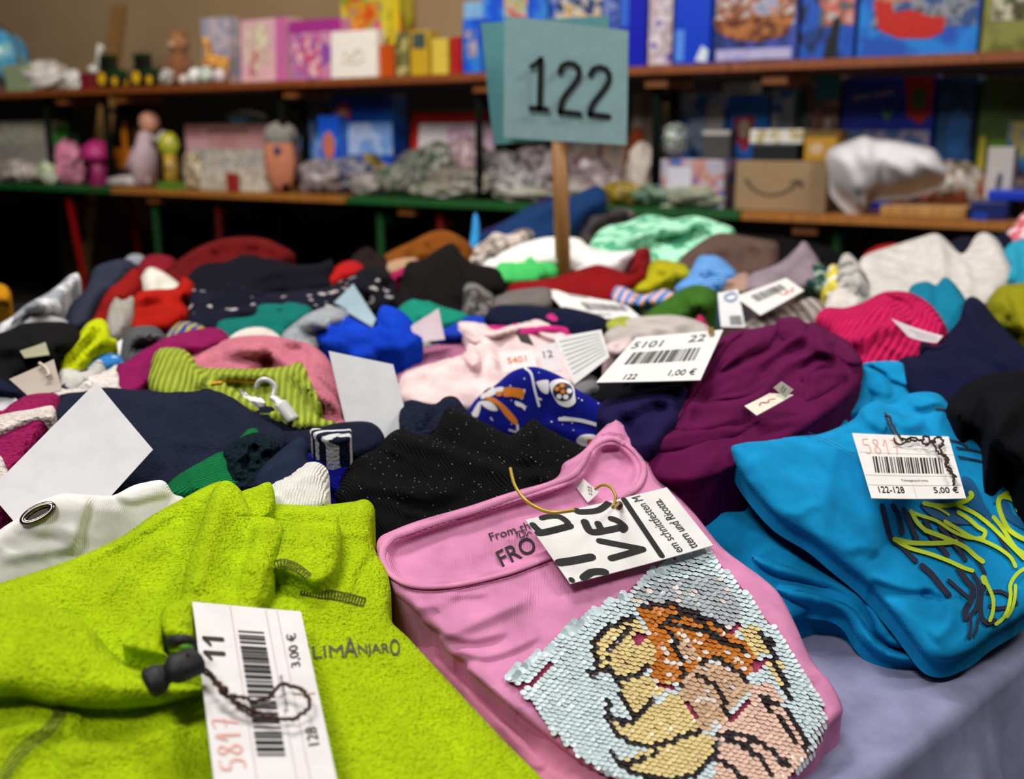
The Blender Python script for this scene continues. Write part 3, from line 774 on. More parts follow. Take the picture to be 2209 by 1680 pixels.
bb('toy_box', 'olive green toy box at the right end of the top shelf', 'box', 's', 2104, 2290, -60, art(['#3a3c14', '#56581c', '#7a7a3a'], 12, 7), .04, .12,
   pics=(('cover_picture', 'q', (.1, .4, .5, .95), art(['#7a7a50', '#b8b09a', '#3a3c1c'], 22, 7)), ('side_band', 'q', (.55, 0, .75, 1), plain('#a08a1c', .4))))
# --- lower level, left to right
GL = 'toys and boxes crowded on the lower display tables'
bb('clear_box', 'grey transparent box with a coloured top picture at the far left of the lower level', 'box', 't', -20, 102, 262, art(['#7a7672', '#969089', '#8a8480'], 9, 1), .18, .12,
   pics=(('cover_picture', 'q', (.1, .62, 1, .95), art(['#b8a860', '#8a6a50', '#c8c4c8', '#6a8a40'], 40, 2)),))
crumple('plastic_bag', 'pale crumpled plastic bag in front of the grey transparent box', 'bag', 't', 42, 345, 120, art(['#8a8078', '#c8beb6', '#a89a94', '#6a6058'], 40, 11), .09, 11)
crumple('plastic_bag', 'small pale bag with yellow-green contents at the far left table', 'bag', 't', 105, 350, 44, art(['#c8c8a0', '#8aa860', '#d8d4cc'], 50, 12), .06, 12)
c, h = at_shelf('t', 148, 270, 390, .30); u = sx(148, 1, .30)
root = empty('toy_frog', c, 'bright green toy frog behind the pink toy at the left', 'toy')
MB().ball(c + [0, 0, h * .5], 34 * u, 24 * u, h * .5).build('body', plain('#1f7a14', .4), root, True)
for a in (-14, 14): MB().ball(c + SD * a * u + [0, 0, h * .97] - ND * 8 * u, 8 * u).build('eye', plain('#50a828', .3), root, True)
crumple('pink_bag', 'hot pink crumpled toy bag below the green frog', 'bag', 't', 150, 305, 85, art(['#b84a7e', '#d8709a', '#c8a0a8', '#a03a6e'], 30, 13), .14, 13)
c, h = at_shelf('t', 215, 302, 390, .10); u = sx(215, 1, .10)
root = empty('toy_mushroom', c, 'magenta mushroom-shaped toy stool at the left', 'toy')
MB().tube([c + [0, 0, h * .55], c + [0, 0, h * .68], c + [0, 0, h * .86], c + [0, 0, h]], [30 * u, 34 * u, 28 * u, 10 * u], 20).build('cap', plain('#a82468', .5), root, True)
MB().tube([c, c + [0, 0, h * .3], c + [0, 0, h * .56]], [26 * u, 16 * u, 20 * u], 18).build('stem', plain('#8a1c54', .5), root, True)
c, h = at_shelf('t', 284, 262, 390, .22); u = sx(284, 1, .22); yl = plain('#a8620c', .4)
root = empty('toy_digger', c, 'orange toy digger behind the baby doll', 'toy')
MB().box(c + [0, 0, h * .4], 28 * u, 16 * u, h * .18, SD, ND).build('body', yl, root)
MB().box(c + SD * 6 * u + [0, 0, h * .7], 12 * u, 12 * u, h * .18, SD, ND).build('cab', yl, root)
MB().tube([c - SD * 20 * u + [0, 0, h * .5], c - SD * 8 * u + [0, 0, h * .95], c + SD * 6 * u + [0, 0, h]], 4 * u, 6).build('arm', yl, root, True)
for a in (-16, 16): MB().cyl(c + SD * a * u - ND * 18 * u + [0, 0, h * .15], c + SD * a * u + ND * 18 * u + [0, 0, h * .15], h * .15, n=14).build('wheel', plain('#1a1210', .7), root, True)
# baby doll lying against the toys
c, h = at_shelf('t', 318, 242, 390, .13); u = sx(318, 1, .13); skin = plain('#c48a70', .5); cl_ = fabric('#cfb4bc', 'fleece')
root = empty('baby_doll', c, 'baby doll in pale pink and white clothes sitting among the toys', 'doll')
MB().tube([c - SD * 10 * u + [0, 0, h * .06], c - SD * 2 * u + [0, 0, h * .4], c + SD * 12 * u + [0, 0, h * .7], c + SD * 18 * u + [0, 0, h * .78]], [30 * u, 30 * u, 20 * u, 10 * u], 14, .8).build('body', cl_, root, True)
hd = MB().ball(c + SD * 20 * u + [0, 0, h * .86], 21 * u, 20 * u, 23 * u, nu=20, nv=14).build('head', skin, root, True)
for a in (-7, 7): MB().ball(c + SD * (20 + a) * u - ND * 19 * u + [0, 0, h * .88], 2.4 * u).build('eye', plain('#3a2a24', .3), hd, True)
MB().ball(c + SD * 20 * u - ND * 21 * u + [0, 0, h * .84], 2.6 * u).build('nose', skin, hd, True)
MB().tube([c + SD * 8 * u + [0, 0, h * .62] - ND * 12 * u, c - SD * 16 * u + [0, 0, h * .4] - ND * 20 * u, c - SD * 26 * u + [0, 0, h * .25] - ND * 25 * u], [9 * u, 8 * u, 6 * u], 8).build('arm', cl_, root, True)
MB().tube([c + SD * 28 * u + [0, 0, h * .62], c + SD * 55 * u + [0, 0, h * .66], c + SD * 66 * u + [0, 0, h * .72]], [10 * u, 9 * u, 8 * u], 8).build('arm', fabric('#c9bfb8', 'fleece'), root, True)
for a in (-1, 1):
    MB().tube([c + SD * (a * 10) * u + [0, 0, h * .1], c - SD * (30 - a * 14) * u + [0, 0, h * .08] - ND * 24 * u, c - SD * (66 - a * 20) * u + [0, 0, h * .06] - ND * 30 * u], [12 * u, 11 * u, 9 * u], 8).build('leg', fabric('#d8ccc8', 'fleece'), root, True)
# yellow figure toy
c, h = at_shelf('t', 370, 282, 390, .05); u = sx(370, 1, .05)
root = empty('toy_playhouse', c, 'yellow and green toy playhouse figure right of the baby doll', 'toy')
MB().box(c + [0, 0, h * .06], 28 * u, 16 * u, h * .06, SD, ND).build('base', plain('#4a7a20', .5), root)
MB().cyl(c + [0, 0, h * .1], c + [0, 0, h * .6], 16 * u, 13 * u).build('tower', art(['#a87c14', '#b89438', '#7a5a1c'], 40, 2), root, True)
MB().ball(c + [0, 0, h * .76], 22 * u, 18 * u, h * .22, noise_=.1).build('crown', art(['#3a6a1c', '#c8b020', '#5a8a2c'], 60, 3), root, True)
o = bb('toy_case', 'long dusty pink toy case behind the yellow playhouse', 'box', 't', 405, 578, 268, art(['#a87a78', '#b88a88', '#b07c80'], 8, 2), .24, .16,
   pics=(('light_panel', 'q', (.02, .35, .3, .8), plain('#c89aa0', .4)), ('handle_strip', 'q', (.3, .86, .8, .93), plain('#8a5a58', .4))))[0]
c = SP3(scoord(shelf(536, 300, .32)), .32, float(shelf(490, 268, .24)[2]) + .002); u = sx(536, 1, .32)
root = empty('toy_pan', c, 'blue-green round toy pan lying on the dusty pink case', 'toy')
MB().tube([c, c + [0, 0, 10 * u], c + [0, 0, 20 * u], c + [0, 0, 26 * u]], [34 * u, 42 * u, 36 * u, 12 * u], 20).build('bowl', plain('#3f7484', .4), root, True)
MB().tube([c - SD * 36 * u + [0, 0, 14 * u], c - SD * 62 * u + [0, 0, 15 * u]], 5 * u, 8).build('handle', plain('#5a5a3c', .5), root, True)
bb('toy_tray', 'grey-white tray of small toys in front of the dusty pink case', 'tray', 't', 418, 572, 322, art(['#8f8a84', '#b8b0a8', '#6a6460', '#c8c0b4'], 34, 4), .14, .08)
bb('toy_tray', 'cream low tray on the front edge left of the peach backpack', 'tray', 't', 430, 572, 366, art(['#b8a890', '#c8beb0', '#a89a88'], 30, 5), .03, .08)
crumple('small_toy', 'beige and brown small toy beside the yellow playhouse', 'toy', 't', 416, 330, 46, art(['#b8a078', '#6a5444', '#c8b898'], 40, 15), .10, 15)
bb('small_toy', 'tiny red toy block on the front edge of the lower table', 'toy', 't', 487, 510, 374, plain('#8a2018', .5), .0, .02)
# peach backpack with face
c, h = at_shelf('t', 610, 262, 390, .08); u = sx(610, 1, .08); bp = fabric('#b87458', 'jersey')
root = empty('backpack', c, 'peach animal-face backpack with a grey-white hood', 'backpack')
MB().ball(c + [0, 0, h * .45], 38 * u, 26 * u, h * .45, nu=24, nv=16).build('body', bp, root, True)
MB().ball(c + [0, 0, h * .8], 37 * u, 25 * u, h * .2, nu=20, nv=12).build('hood', fabric('#8e8a84', 'fleece'), root, True)
MB().ball(c + SD * 12 * u - ND * 24 * u + [0, 0, h * .6], 8 * u, 4 * u, 10 * u).build('eye', plain('#22365a', .3), root, True)
MB().tube([c + SD * 34 * u + [0, 0, h * .1], c + SD * 44 * u + [0, 0, h * .5], c + SD * 30 * u + [0, 0, h * .85]], 3 * u, 6).build('strap', plain('#2a2a30', .6), root, True)
crumple('blue_bag', 'light and dark blue toy bag behind the peach backpack', 'bag', 't', 684, 247, 84, art(['#1c3c80', '#3a64a8', '#7a94c0'], 20, 16), .28, 16)
bb('toy_box', 'small blue toy box with orange badge right of the peach backpack', 'box', 't', 690, 736, 250, blu, .14, .09, pics=(('badge', 'o', (.5, .62, .3, .18), plain('#b86a50', .4)),))
bb('toy_box', 'blue toy box with a yellow truck picture and pink badge', 'box', 't', 722, 850, 205, art(['#0c2e90', '#1444a8', '#1a58b8'], 8, 4), .20, .1,
   pics=(('sky_picture', 'q', (.25, .4, 1, .72), art(['#3a6ab8', '#a8b8d4', '#6a90c8'], 14, 4)), ('truck_picture', 'p', [(.35, .02), (.98, .02), (1, .22), (.75, .4), (.55, .42), (.35, .25)], art(['#8a6a1c', '#a8842c', '#4a4428'], 26, 4)),
         ('green_picture', 'o', (.17, .17, .16, .13), art(['#2a4a24', '#5a4a3c'], 30, 5)), ('badge', 'o', (.19, .82, .13, .11), plain('#c8506a', .4)), ('badge_centre', 'o', (.19, .82, .07, .06), plain('#d89a6a', .4))))
bb('drawing_board', 'red-framed white drawing board leaning behind the bags', 'board', 't', 880, 1062, 240, plain('#a01810', .4), .22, .03, lean=.1,
   pics=(('white_panel', 'q', (.1, .08, 1, .86), plain('#cfc6c8', .5)), ('pink_picture', 'q', (.45, .2, 1, .84), art(['#c8a0b0', '#d4b4b8', '#a87aa8', '#d0c4c4'], 22, 5))))
BGP = 'transparent bags of small toys heaped on the lower tables'
rs_ = random.Random(5)
bags = [(690, 345, 110, .05, ['#a89c9a', '#c4b4b4', '#8a8088'], 'pinkish grey clear bag in front of the blue truck box'), (760, 340, 120, .10, ['#8a8a90', '#b8b0ac', '#4a5a90'], 'grey-blue clear bag below the blue truck box'),
        (790, 375, 70, .02, ['#d0c8c4', '#b8aea8'], 'small white bag on the front edge below the blue truck box'), (850, 358, 80, .04, ['#2f6a2c', '#6a7a5c', '#a8a098'], 'bag with bright green contents left of the silvery bags'),
        (905, 325, 110, .14, ['#5a6458', '#2a4a34', '#a8a0a0', '#7a8a70'], 'dark green and grey clear bag in front of the red-framed board'), (950, 310, 90, .12, ['#8a8c84', '#3a5a34', '#b8b4ac'], 'clear bag with a green streak before the red-framed board'),
        (1010, 300, 110, .16, ['#c8a0a8', '#d8b8bc', '#a8808c'], 'pink and white soft bag before the red-framed board'), (1000, 365, 130, .05, ['#a89c88', '#5a5450', '#c8c0a8', '#8a8078'], 'beige crumpled clear bag on the green table edge'),
        (1075, 330, 110, .12, ['#3c3a3c', '#8a8486', '#b8b0b0', '#282828'], 'black and silver crumpled bag left of the sign stick'), (1120, 370, 120, .04, ['#b8b4b0', '#6a6a6c', '#d0ccc8'], 'silvery white crumpled bag on the front edge left of the sign stick'),
        (1150, 320, 110, .16, ['#7a7478', '#b8a8ac', '#4a4448'], 'grey clear bag directly behind the sign stick'), (1255, 335, 110, .14, ['#6a4a44', '#a89498', '#8a7a80', '#5a3030'], 'maroon and grey bag right of the sign stick'),
        (1230, 390, 120, .03, ['#c4b8a8', '#a89a94', '#d8d0c4'], 'cream flat bag on the front edge right of the sign stick'), (1310, 370, 120, .07, ['#a88a8c', '#8a7478', '#b8a4a4'], 'dusty rose clear bag below the striped books'),
        (945, 395, 110, .01, ['#b8b094', '#8a9a6c', '#c8c0b8'], 'yellowish clear bag at the very front of the green table'), (1150, 405, 150, .01, ['#c8c4a8', '#b8b0a0', '#dcd8c8'], 'pale yellow crumpled paper at the front of the green table')]
bags += [(1345, 392, 95, .02, ['#b8921c', '#c8a430', '#8a7a2c'], 'mustard yellow toy bag at the front edge right of the sign stick'), (1410, 400, 80, .0, ['#4a8a50', '#8aa890', '#2a5a34'], 'green shiny bag at the front edge below the pale toy box'), (1500, 402, 110, .0, ['#b8b060', '#9aa898', '#c8c8a8'], 'yellow-green flat bag at the front edge left of the cardboard box')]
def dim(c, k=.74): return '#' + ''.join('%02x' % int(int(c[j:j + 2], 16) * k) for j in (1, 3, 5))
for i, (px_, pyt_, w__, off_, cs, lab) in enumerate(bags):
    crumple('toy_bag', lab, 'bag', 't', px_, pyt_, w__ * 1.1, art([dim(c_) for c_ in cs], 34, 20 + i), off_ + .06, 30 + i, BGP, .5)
for i, (a, b, t_, cs, off_, lab) in enumerate(((1205, 1290, 285, ['#6a3430', '#a89a94', '#8a7a70'], .34, 'brown and beige box behind the sign stick'), (1295, 1352, 290, ['#5a5450', '#8a8078', '#a07a6a'], .33, 'grey-brown box left of the striped books'))):
    bb('small_box', lab, 'box', 't', a, b, t_, art(cs, 20, 40 + i), off_, .08)
bb('book_stack', 'beige striped books standing right of the number sign', 'books', 't', 1356, 1420, 205, art(['#8f8270', '#a89a84', '#786c5c'], 30, 7, .6, .1), .30, .12)
crumple('plush_toy', 'white plush toy right of the dusty rose bag', 'toy', 't', 1382, 312, 62, fabric('#c8bcb0', 'fleece'), .10, 51)
crumple('plush_toy', 'rust brown plush toy behind the white plush toy', 'toy', 't', 1372, 282, 50, fabric('#6e3018', 'fleece'), .18, 52)
bb('toy_box', 'blue and white toy box behind the football toy', 'box', 't', 1462, 1558, 204, art(['#1a5ab0', '#a8b8cc', '#2a6ab8'], 12, 8), .32, .1, pics=(('figure_picture', 'q', (.62, .1, .95, .9), art(['#a83028', '#c8c4c4'], 22, 4)),))
c, h = at_shelf('t', 1456, 246, 390, .18); r_ = sx(1456, 36, .18)
bb('toy_box', 'pale toy box with writing below the green and blue ball', 'box', 't', 1422, 1562, 345, art(['#4a70b0', '#a8a4b0', '#b87a60', '#3a60a8'], 18, 9), .05, .16,
   pics=(('white_label', 'q', (.12, .3, .5, .85), plain('#c0c0cc', .5)), ('green_picture', 'q', (0, 0, .6, .25), art(['#5a8a5c', '#a8b098'], 30, 4)), ('yellow_mark', 'p', [(.3, .0), (.95, .12), (.95, .22), (.6, .1)], plain('#a8a028', .5))))
zz_ = float(shelf(1490, 345, .05)[2])
o = MB().ball(SP3(scoord(shelf(1456, 300, .14)), .14, zz_ + r_ + .004), r_, nu=24, nv=16).build('toy_ball', art(['#1a4a50', '#24502c', '#b8b4a8', '#1a3a68'], 40, 3), None, True); tag(o, 'green, blue and white ball on the pale toy box', 'ball')
bb('storage_box', 'small dark grey box with light lid beside the ball', 'box', 't', 1510, 1572, 282, plain('#3c3a38', .5), .13, .06, zb=zz_ + .002, pics=(('lid_strip', 'q', (0, .84, 1, 1), plain('#a8a4a0', .5)),))
bb('toy_box', 'upright light blue toy box with a red shield badge', 'box', 't', 1562, 1652, 205, art(['#1450b8', '#1a68c4', '#2a80cc'], 8, 9), .30, .1,
   pics=(('shield_badge', 'p', [(.15, .8), (.65, .82), (.68, .62), (.45, .48), (.2, .6)], plain('#a82c40', .4)), ('shield_picture', 'o', (.42, .7, .14, .09), art(['#8a9ab0', '#c8a890'], 50, 4)), ('bottle_picture', 'q', (.1, .03, .6, .35), art(['#2a78c8', '#4a94d4'], 20, 4))))
bb('toy_box', 'pale box lying over the red shield badge box', 'box', 't', 1548, 1612, 178, plain('#a8acb0', .5), .24, .1, zb=float(shelf(1607, 205, .26)[2]) + .002)
bb('toy_box', 'blue toy box with small white print beside the shield badge box', 'box', 't', 1654, 1706, 196, art(['#1a4ca8', '#1a60b8', '#a8b4b8'], 24, 3), .30, .1)
bb('toy_box', 'dark teal toy box behind the paper-topped box', 'box', 't', 1708, 1722, 170, plain('#0c4448', .4), .28, .1)
bb('toy_box', 'teal and brown horse-picture toy box left of the large blue castle box', 'box', 't', 1724, 1800, 165, art(['#1a5a62', '#5a3c38', '#8a7a74', '#2a1c1c'], 14, 11), .30, .12, pics=(('top_band', 'q', (.3, .82, 1, 1), plain('#1f6c74', .4)), ('horse_picture', 'q', (.3, .1, .8, .75), art(['#4a2418', '#7a4a38', '#a89a90'], 22, 11)),))
bb('toy_box', 'large blue toy box with pink base picture and red emblem', 'box', 't', 1804, 2004, 165, art(['#0a1c90', '#1028a0', '#1436b0'], 6, 12), .30, .14,
   pics=(('pink_band', 'q', (.0, .12, .8, .36), art(['#8a2c80', '#a83c88'], 18, 4)), ('castle_picture', 'q', (.04, .36, .97, .6), art(['#3a4a9a', '#9aa0c0', '#b09ab0', '#4a70a0'], 18, 5)),
         ('red_emblem', 'p', [(.66, .99), (.97, .99), (.97, .72), (.86, .64), (.72, .7)], plain('#a82018', .4)), ('emblem_picture', 'o', (.82, .83, .09, .08), art(['#a87a1c', '#3a5a30'], 40, 3)), ('green_streak', 'p', [(.42, .78), (.5, .66), (.62, .8), (.52, .72)], plain('#4a8a50', .4)),
         ('title_print', 's', [([(.12, .84), (.3, .86)], .03), ([(.35, .86), (.55, .88)], .03)], plain('#8a86a8', .4))))
bb('toy_box', 'dark blue toy box with pale blue glow right of the large blue box', 'box', 't', 2006, 2090, 165, art(['#0c1a38', '#14305a', '#1a4a80'], 10, 13), .30, .14,
   pics=(('glow_picture', 'o', (.6, .6, .3, .18), art(['#5a88b0', '#1a5a9a'], 20, 2)), ('brown_picture', 'q', (.1, .05, .8, .3), art(['#3a2420', '#6a3a2c'], 22, 1))))
bb('toy_box', 'tall green and yellow game box at the right end of the lower level', 'box', 't', 2094, 2290, 168, art(['#26340e', '#344810', '#3f5a14'], 8, 14), .29, .16,
   pics=(('yellow_column', 's', [([(.08, .05), (.08, .55)], .07)], plain('#b8a830', .4)), ('blue_panel', 'q', (.36, .25, .62, .68), art(['#5a90b8', '#b8b060', '#3a78a8'], 26, 2)), ('yellow_lettering', 's', [([(.46, .3), (.46, .66)], .05)], plain('#c8a83c', .4)), ('lime_panel', 'q', (.16, .25, .36, .55), plain('#5a8a1c', .4))))
# black box with papers, yellow box, cardboard box with the arrow
o, top = bb('cardboard_box', 'brown cardboard shipping box printed with a curved arrow', 'box', 't', 1584, 1785, 348, plain('#8f7556', .75), .05, .24,
   pics=(('printed_arrow', 's', [([(.12, .62), (.22, .42), (.36, .32), (.5, .34), (.62, .45), (.7, .58)], .035), ([(.62, .58), (.72, .62), (.74, .48)], .03)], plain('#2c221a', .7)), ('side_face', 'q', (.83, 0, 1, 1), plain('#836a4c', .75))))
zc = top[2] + .002
o, t2 = bb('black_box', 'flat black box on the brown cardboard box', 'box', 't', 1616, 1716, 312, plain('#0a0a0a', .5), .08, .12, zb=zc)
bb('paper_stack', 'loose white papers with a yellow edge on the flat black box', 'papers', 't', 1610, 1728, 280, art(['#b8b8b4', '#d0ccc4', '#a89a70'], 30, 3), .09, .1, zb=t2[2] + .002)
bb('small_box', 'yellow box with a round badge on the brown cardboard box', 'box', 't', 1728, 1800, 282, plain('#a87c1c', .5), .08, .12, zb=zc, pics=(('badge', 'o', (.4, .4, .22, .2), plain('#b89a7a', .5)), ('dark_strip', 'q', (0, .82, 1, 1), plain('#5a4418', .5))))
# white sack
poly_ = Z('B3', '1050,900 1100,860 1180,830 1270,800 1330,820 1450,830 1600,860 1680,880 1730,950 1765,1010 1740,1050 1650,1080 1560,1110 1400,1130 1320,1140 1290,1220 1240,1245 1180,1200 1100,1120 1060,1040')
P_ = np.array(poly_); dref = float(shelf(1900, 400, -.02)[1])
def sackd(x, y): return dref + (1900 - x) * 0.00062 + 0 * y
garment('plastic_sack', 'large white translucent plastic sack beside the cardboard shipping box', 'bag', poly_, '#c9c6cc', mat=plain('#cfccd0', .55, spec=.3), depf=sackd, thick=.03, rnd=70, blg=.9, step=9,
        wr=(9, 60, 60), folds=[('s', Z('B3', '1290,830 1330,950 1330,1060 1300,1160'), 30, 12), ('r', Z('B3', '1340,900 1450,980 1550,1080'), 14, 8), ('r', Z('B3', '1500,860 1600,930 1700,1020'), 14, 8), ('r', Z('B3', '1100,900 1180,1010 1240,1150'), 14, 9)])
# flat games and books at the right end
bb('wooden_game', 'flat pale wooden game box on the right front edge of the lower level', 'game', 't', 1900, 2092, 446, wood('#a87a3c', 0), .02, .2)
bb('board_game', 'flat dark blue game box right of the pale wooden game', 'game', 't', 2094, 2180, 436, plain('#14205a', .4), .0, .2, pics=(('blue_corner', 'q', (.1, .0, .5, .4), plain('#1a3a9a', .4)),))
bb('board_game', 'bright blue flat game box stacked at the right end of the lower level', 'game', 't', 2130, 2300, 412, art(['#0c2a9a', '#1434b0'], 10, 3), .05, .2, zb=float(shelf(2137, 436, 0)[2]) + .003)
bb('board_game', 'orange-red flat game box behind the pale wooden game', 'game', 't', 2010, 2088, 408, art(['#a8401c', '#8a3c1c'], 20, 3), .24, .15)
bb('board_game', 'thin brown game box behind the white sack', 'game', 't', 1920, 2008, 420, art(['#5a2c20', '#2a3450', '#a85a3c'], 30, 3), .24, .15)
crumple('toy_bag', 'grey and green clear bag beside the white sack at the right', 'bag', 't', 2065, 352, 110, art(['#8a8a78', '#5a6448', '#a88474', '#b8b4ac'], 34, 61), .28, 61, BGP, .5)
crumple('toy_bag', 'orange and cream bag behind the flat blue game boxes', 'bag', 't', 2160, 362, 100, art(['#a85a44', '#b8a898', '#8a4a3c'], 34, 62), .26, 62, BGP, .5)
bb('tissue_box', 'small white box with a dark drawing at the right end', 'box', 't', 2122, 2184, 318, plain('#b0aaa4', .6), .14, .08, pics=(('drawing', 'p', [(.45, .3), (.62, .35), (.66, .6), (.5, .65), (.4, .5)], plain('#4a5058', .5)),))
# ------------------------------------------------------------------ the front table
E0 = P3(1865, 1680, .34 / .6562); E1 = P3(2180, 1430, .34 / .5224)
U_ = (E1 - E0); U_[2] = 0; U_ /= np.linalg.norm(U_); V_ = np.array([-U_[1], U_[0], 0]); E0[2] = TZ
CR = E0 - U_ * .75        # near corner
def TP(a, b, z=TZ): p = CR + U_ * a + V_ * b; return np.array([p[0], p[1], z])
LT, WT = 2.85, 2.0
root = empty('folding_table', TP(LT / 2, WT / 2, 0), 'folding table carrying the clothes under the blue-grey cloth', 'table')
MB().box(TP(LT / 2, WT / 2, TZ - .03), LT / 2 - .01, WT / 2 - .01, .018, U_, V_).build('tabletop', wood('#8a5a2a', 0), root)
for a in (.15, LT - .15):
    for b in (.15, WT - .15): MB().cyl(TP(a, b, TZ - .04), TP(a, b, 0), .02).build('leg', plain('#2a2a2c', .4), root, True)
# the cloth: flat top, rounded edge, hanging folds along the right side
V = []; Fc = []
av = np.concatenate([np.arange(-.012, 1.3, .0045), np.arange(1.3, LT + .012, .03)]); na = len(av)
rows = [('t', WT * (1 - j / 30)) for j in range(30)] + [('t', .05), ('t', .035), ('t', .02), ('t', .008)] + [('e', t) for t in (.15, .4, .65, .9, 1.0)] + [('d', t) for t in np.linspace(.006, .5, 44)]
for kd, t in rows:
    for a in av:
        ph = (a - .862) / .145 + .16 * math.sin(a * 9)
        fo = (1 - abs(math.sin(math.pi * ph))) ** 1.6        # 1 on the crest of a pleat
        f2 = (1 - abs(math.sin(math.pi * (ph * 2.37 + .3)))) ** 1.3
        if kd == 't':
            z = .0015 * math.sin(a * 30 + t * 20) + .003 * float(fbm(np.array([a * 7]), np.array([t * 7]), 8)[0]); e_ = max(0, 1 - t / .12)
            z = max(z, -.001) + .003 + .006 * e_ * e_ * fo; V.append(TP(a, t, TZ + z))
        elif kd == 'e':
            th = t * math.pi / 2; r = .007 + .004 * fo
            V.append(TP(a, -r * math.sin(th), TZ + .003 + .006 * fo - r * (1 - math.cos(th))))
        else:
            g = min(1, t / .10); V.append(TP(a, -.007 - .004 * fo - g * (.055 * fo + .016 * f2) - .02 * g, TZ - .007 - t - .006 * fo))
R_n = len(rows)
for j in range(R_n - 1):
    for i in range(na - 1): Fc.append((j * na + i, j * na + i + 1, (j + 1) * na + i + 1, (j + 1) * na + i))
o = link('tablecloth', V, Fc, fabric('#8688a8', 'cotton')); tag(o, 'plain blue-grey tablecloth hanging in folds over the table edge at lower right', 'tablecloth')
so_ = o.modifiers.new('cloth_thickness', 'SOLIDIFY'); so_.thickness = .0015; so_.offset = 1

# sign on its stick
d_s = 1.62
def sg(px, py, d=d_s): return P3(px, py, d)
b_ = sg(1216, 640); t_ = sg(1203, 180); dn = (t_ - b_) / (t_[2] - b_[2]); foot = b_ - dn * (b_[2] - TZ - .005)
root = empty('number_sign', foot, 'pale blue sign reading 122 on a wooden stick rising from the clothes', 'sign')
MB().cyl(foot, t_, .0118, n=20).build('stick', wood('#9a6c38', None), root, True)
card('front_board', None, None, [(1089, 33, d_s - .014), (1356, 66, d_s - .02), (1352, 313, d_s - .02), (1086, 297, d_s - .014)], '#9cc4c6', .004, parent=root, thick=.001)
fb, Mf = bpy.data.objects[-1] if False else None, None
fb = [o for o in root.children if o.name.startswith('front_board')][0]
def Msg(x, y): return P3(x, y, d_s - .0225 + 0 * np.asarray(x, float))
strokes('digit', [(Z('B2', '1332,430 1360,412 1395,378'), 11)] + [(Z('B2', '1393,385 1385,700'), 13), (Z('B2', '1330,697 1430,705'), 13)], Msg, plain('#101414', .6), fb, sm=False)
strokes('digit', [(Z('B2', '1515,462 1535,420 1580,408 1630,430 1640,485 1600,555 1535,640 1516,722'), 13), (Z('B2', '1516,722 1640,735'), 13)], Msg, plain('#101414', .6), fb)
strokes('digit', [(Z('B2', '1712,482 1732,444 1780,434 1825,458 1833,520 1795,585 1725,675 1708,737'), 13), (Z('B2', '1708,737 1830,752'), 13)], Msg, plain('#101414', .6), fb)
card('back_board', 'darker blank back board', None, [(1037, 50, d_s + .016), (1312, 34, d_s + .018), (1330, 296, d_s + .02), (1064, 312, d_s + .02)], '#6fb0b4', .05, parent=root, thick=.001)

# black filler mounds added under the heap so its gaps look dark
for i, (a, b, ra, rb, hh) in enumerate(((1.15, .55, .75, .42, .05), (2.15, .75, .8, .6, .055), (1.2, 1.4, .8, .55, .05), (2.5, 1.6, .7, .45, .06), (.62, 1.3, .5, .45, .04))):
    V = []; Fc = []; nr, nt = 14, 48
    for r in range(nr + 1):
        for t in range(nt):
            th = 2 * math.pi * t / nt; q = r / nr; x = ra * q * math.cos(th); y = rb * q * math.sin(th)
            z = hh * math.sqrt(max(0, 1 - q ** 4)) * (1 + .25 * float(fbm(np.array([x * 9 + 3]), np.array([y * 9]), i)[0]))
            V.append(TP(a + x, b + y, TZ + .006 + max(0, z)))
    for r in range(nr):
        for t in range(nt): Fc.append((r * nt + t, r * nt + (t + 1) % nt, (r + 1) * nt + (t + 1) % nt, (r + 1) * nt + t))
    o = link('dark_gap_filler', V, Fc, fabric('#08080b', 'jersey'))
    tag(o, 'black filler mound added under the clothes heap to darken its gaps', 'garment', 'black filler mounds added to darken the gaps in the heap')

G = garment
# ---- far rows (back to front)
G('knit_sweater', 'dark red sweater arched across the far left of the heap', 'sweater', Z('A4', '1040,420 1050,330 1120,262 1250,172 1400,112 1560,90 1700,102 1800,142 1890,195 1885,245 1750,300 1400,330 1250,430'), '#5e0a0c', 'fleece', k=.35, folds=[('r', Z('A4', '1130,300 1300,190 1500,130 1700,150 1860,210'), 9, 8)])
G('jacket', 'slate blue grey-edged jacket leaning up at the far left', 'jacket', Z('A4', '330,640 370,480 440,450 520,465 570,400 600,300 690,255 800,235 860,262 820,330 740,420 650,490 600,570 560,650 470,700'), '#2c3040', 'fleece', k=.4, folds=[('s', Z('A4', '560,420 600,310 690,262 800,240'), 9, 9)])
G('hoodie', 'small heather grey hood at the far edge left of the dark red sweater', 'top', Z('A4', '790,290 800,240 850,203 915,210 935,250 890,300'), '#7e828a', 'knit', k=.4)
G('sweater', 'crimson garment between the grey hood and the dark red sweater', 'sweater', Z('A4', '870,330 890,270 950,212 1050,206 1130,240 1110,330 1040,400 940,400'), '#6c0e1c', 'jersey', k=.4)
G('garment', 'tan and black garment far left edge', 'garment', Z('A4', '-60,500 -60,400 20,398 62,440 50,520'), '#a8720c', 'jersey', k=.4)
G('denim_jacket', 'dark blue denim garment rising behind the sign stick', 'jacket', Z('A5', '1000,200 990,90 1080,50 1180,-20 1300,-95 1450,-140 1590,-170 1760,-240 1820,-130 1700,-60 1640,0 1500,110 1200,200'), '#12305a', 'denim', k=.35, folds=[('r', Z('A5', '1150,60 1400,-60 1600,-130'), 9, 8)])
G('garment', 'dark purple garment sloping behind the white shirt', 'garment', Z('A5', '980,160 1000,60 1110,10 1270,-70 1430,-170 1480,-150 1400,-40 1250,60 1120,140'), '#1e1440', 'jersey', k=.4, lift=.02)
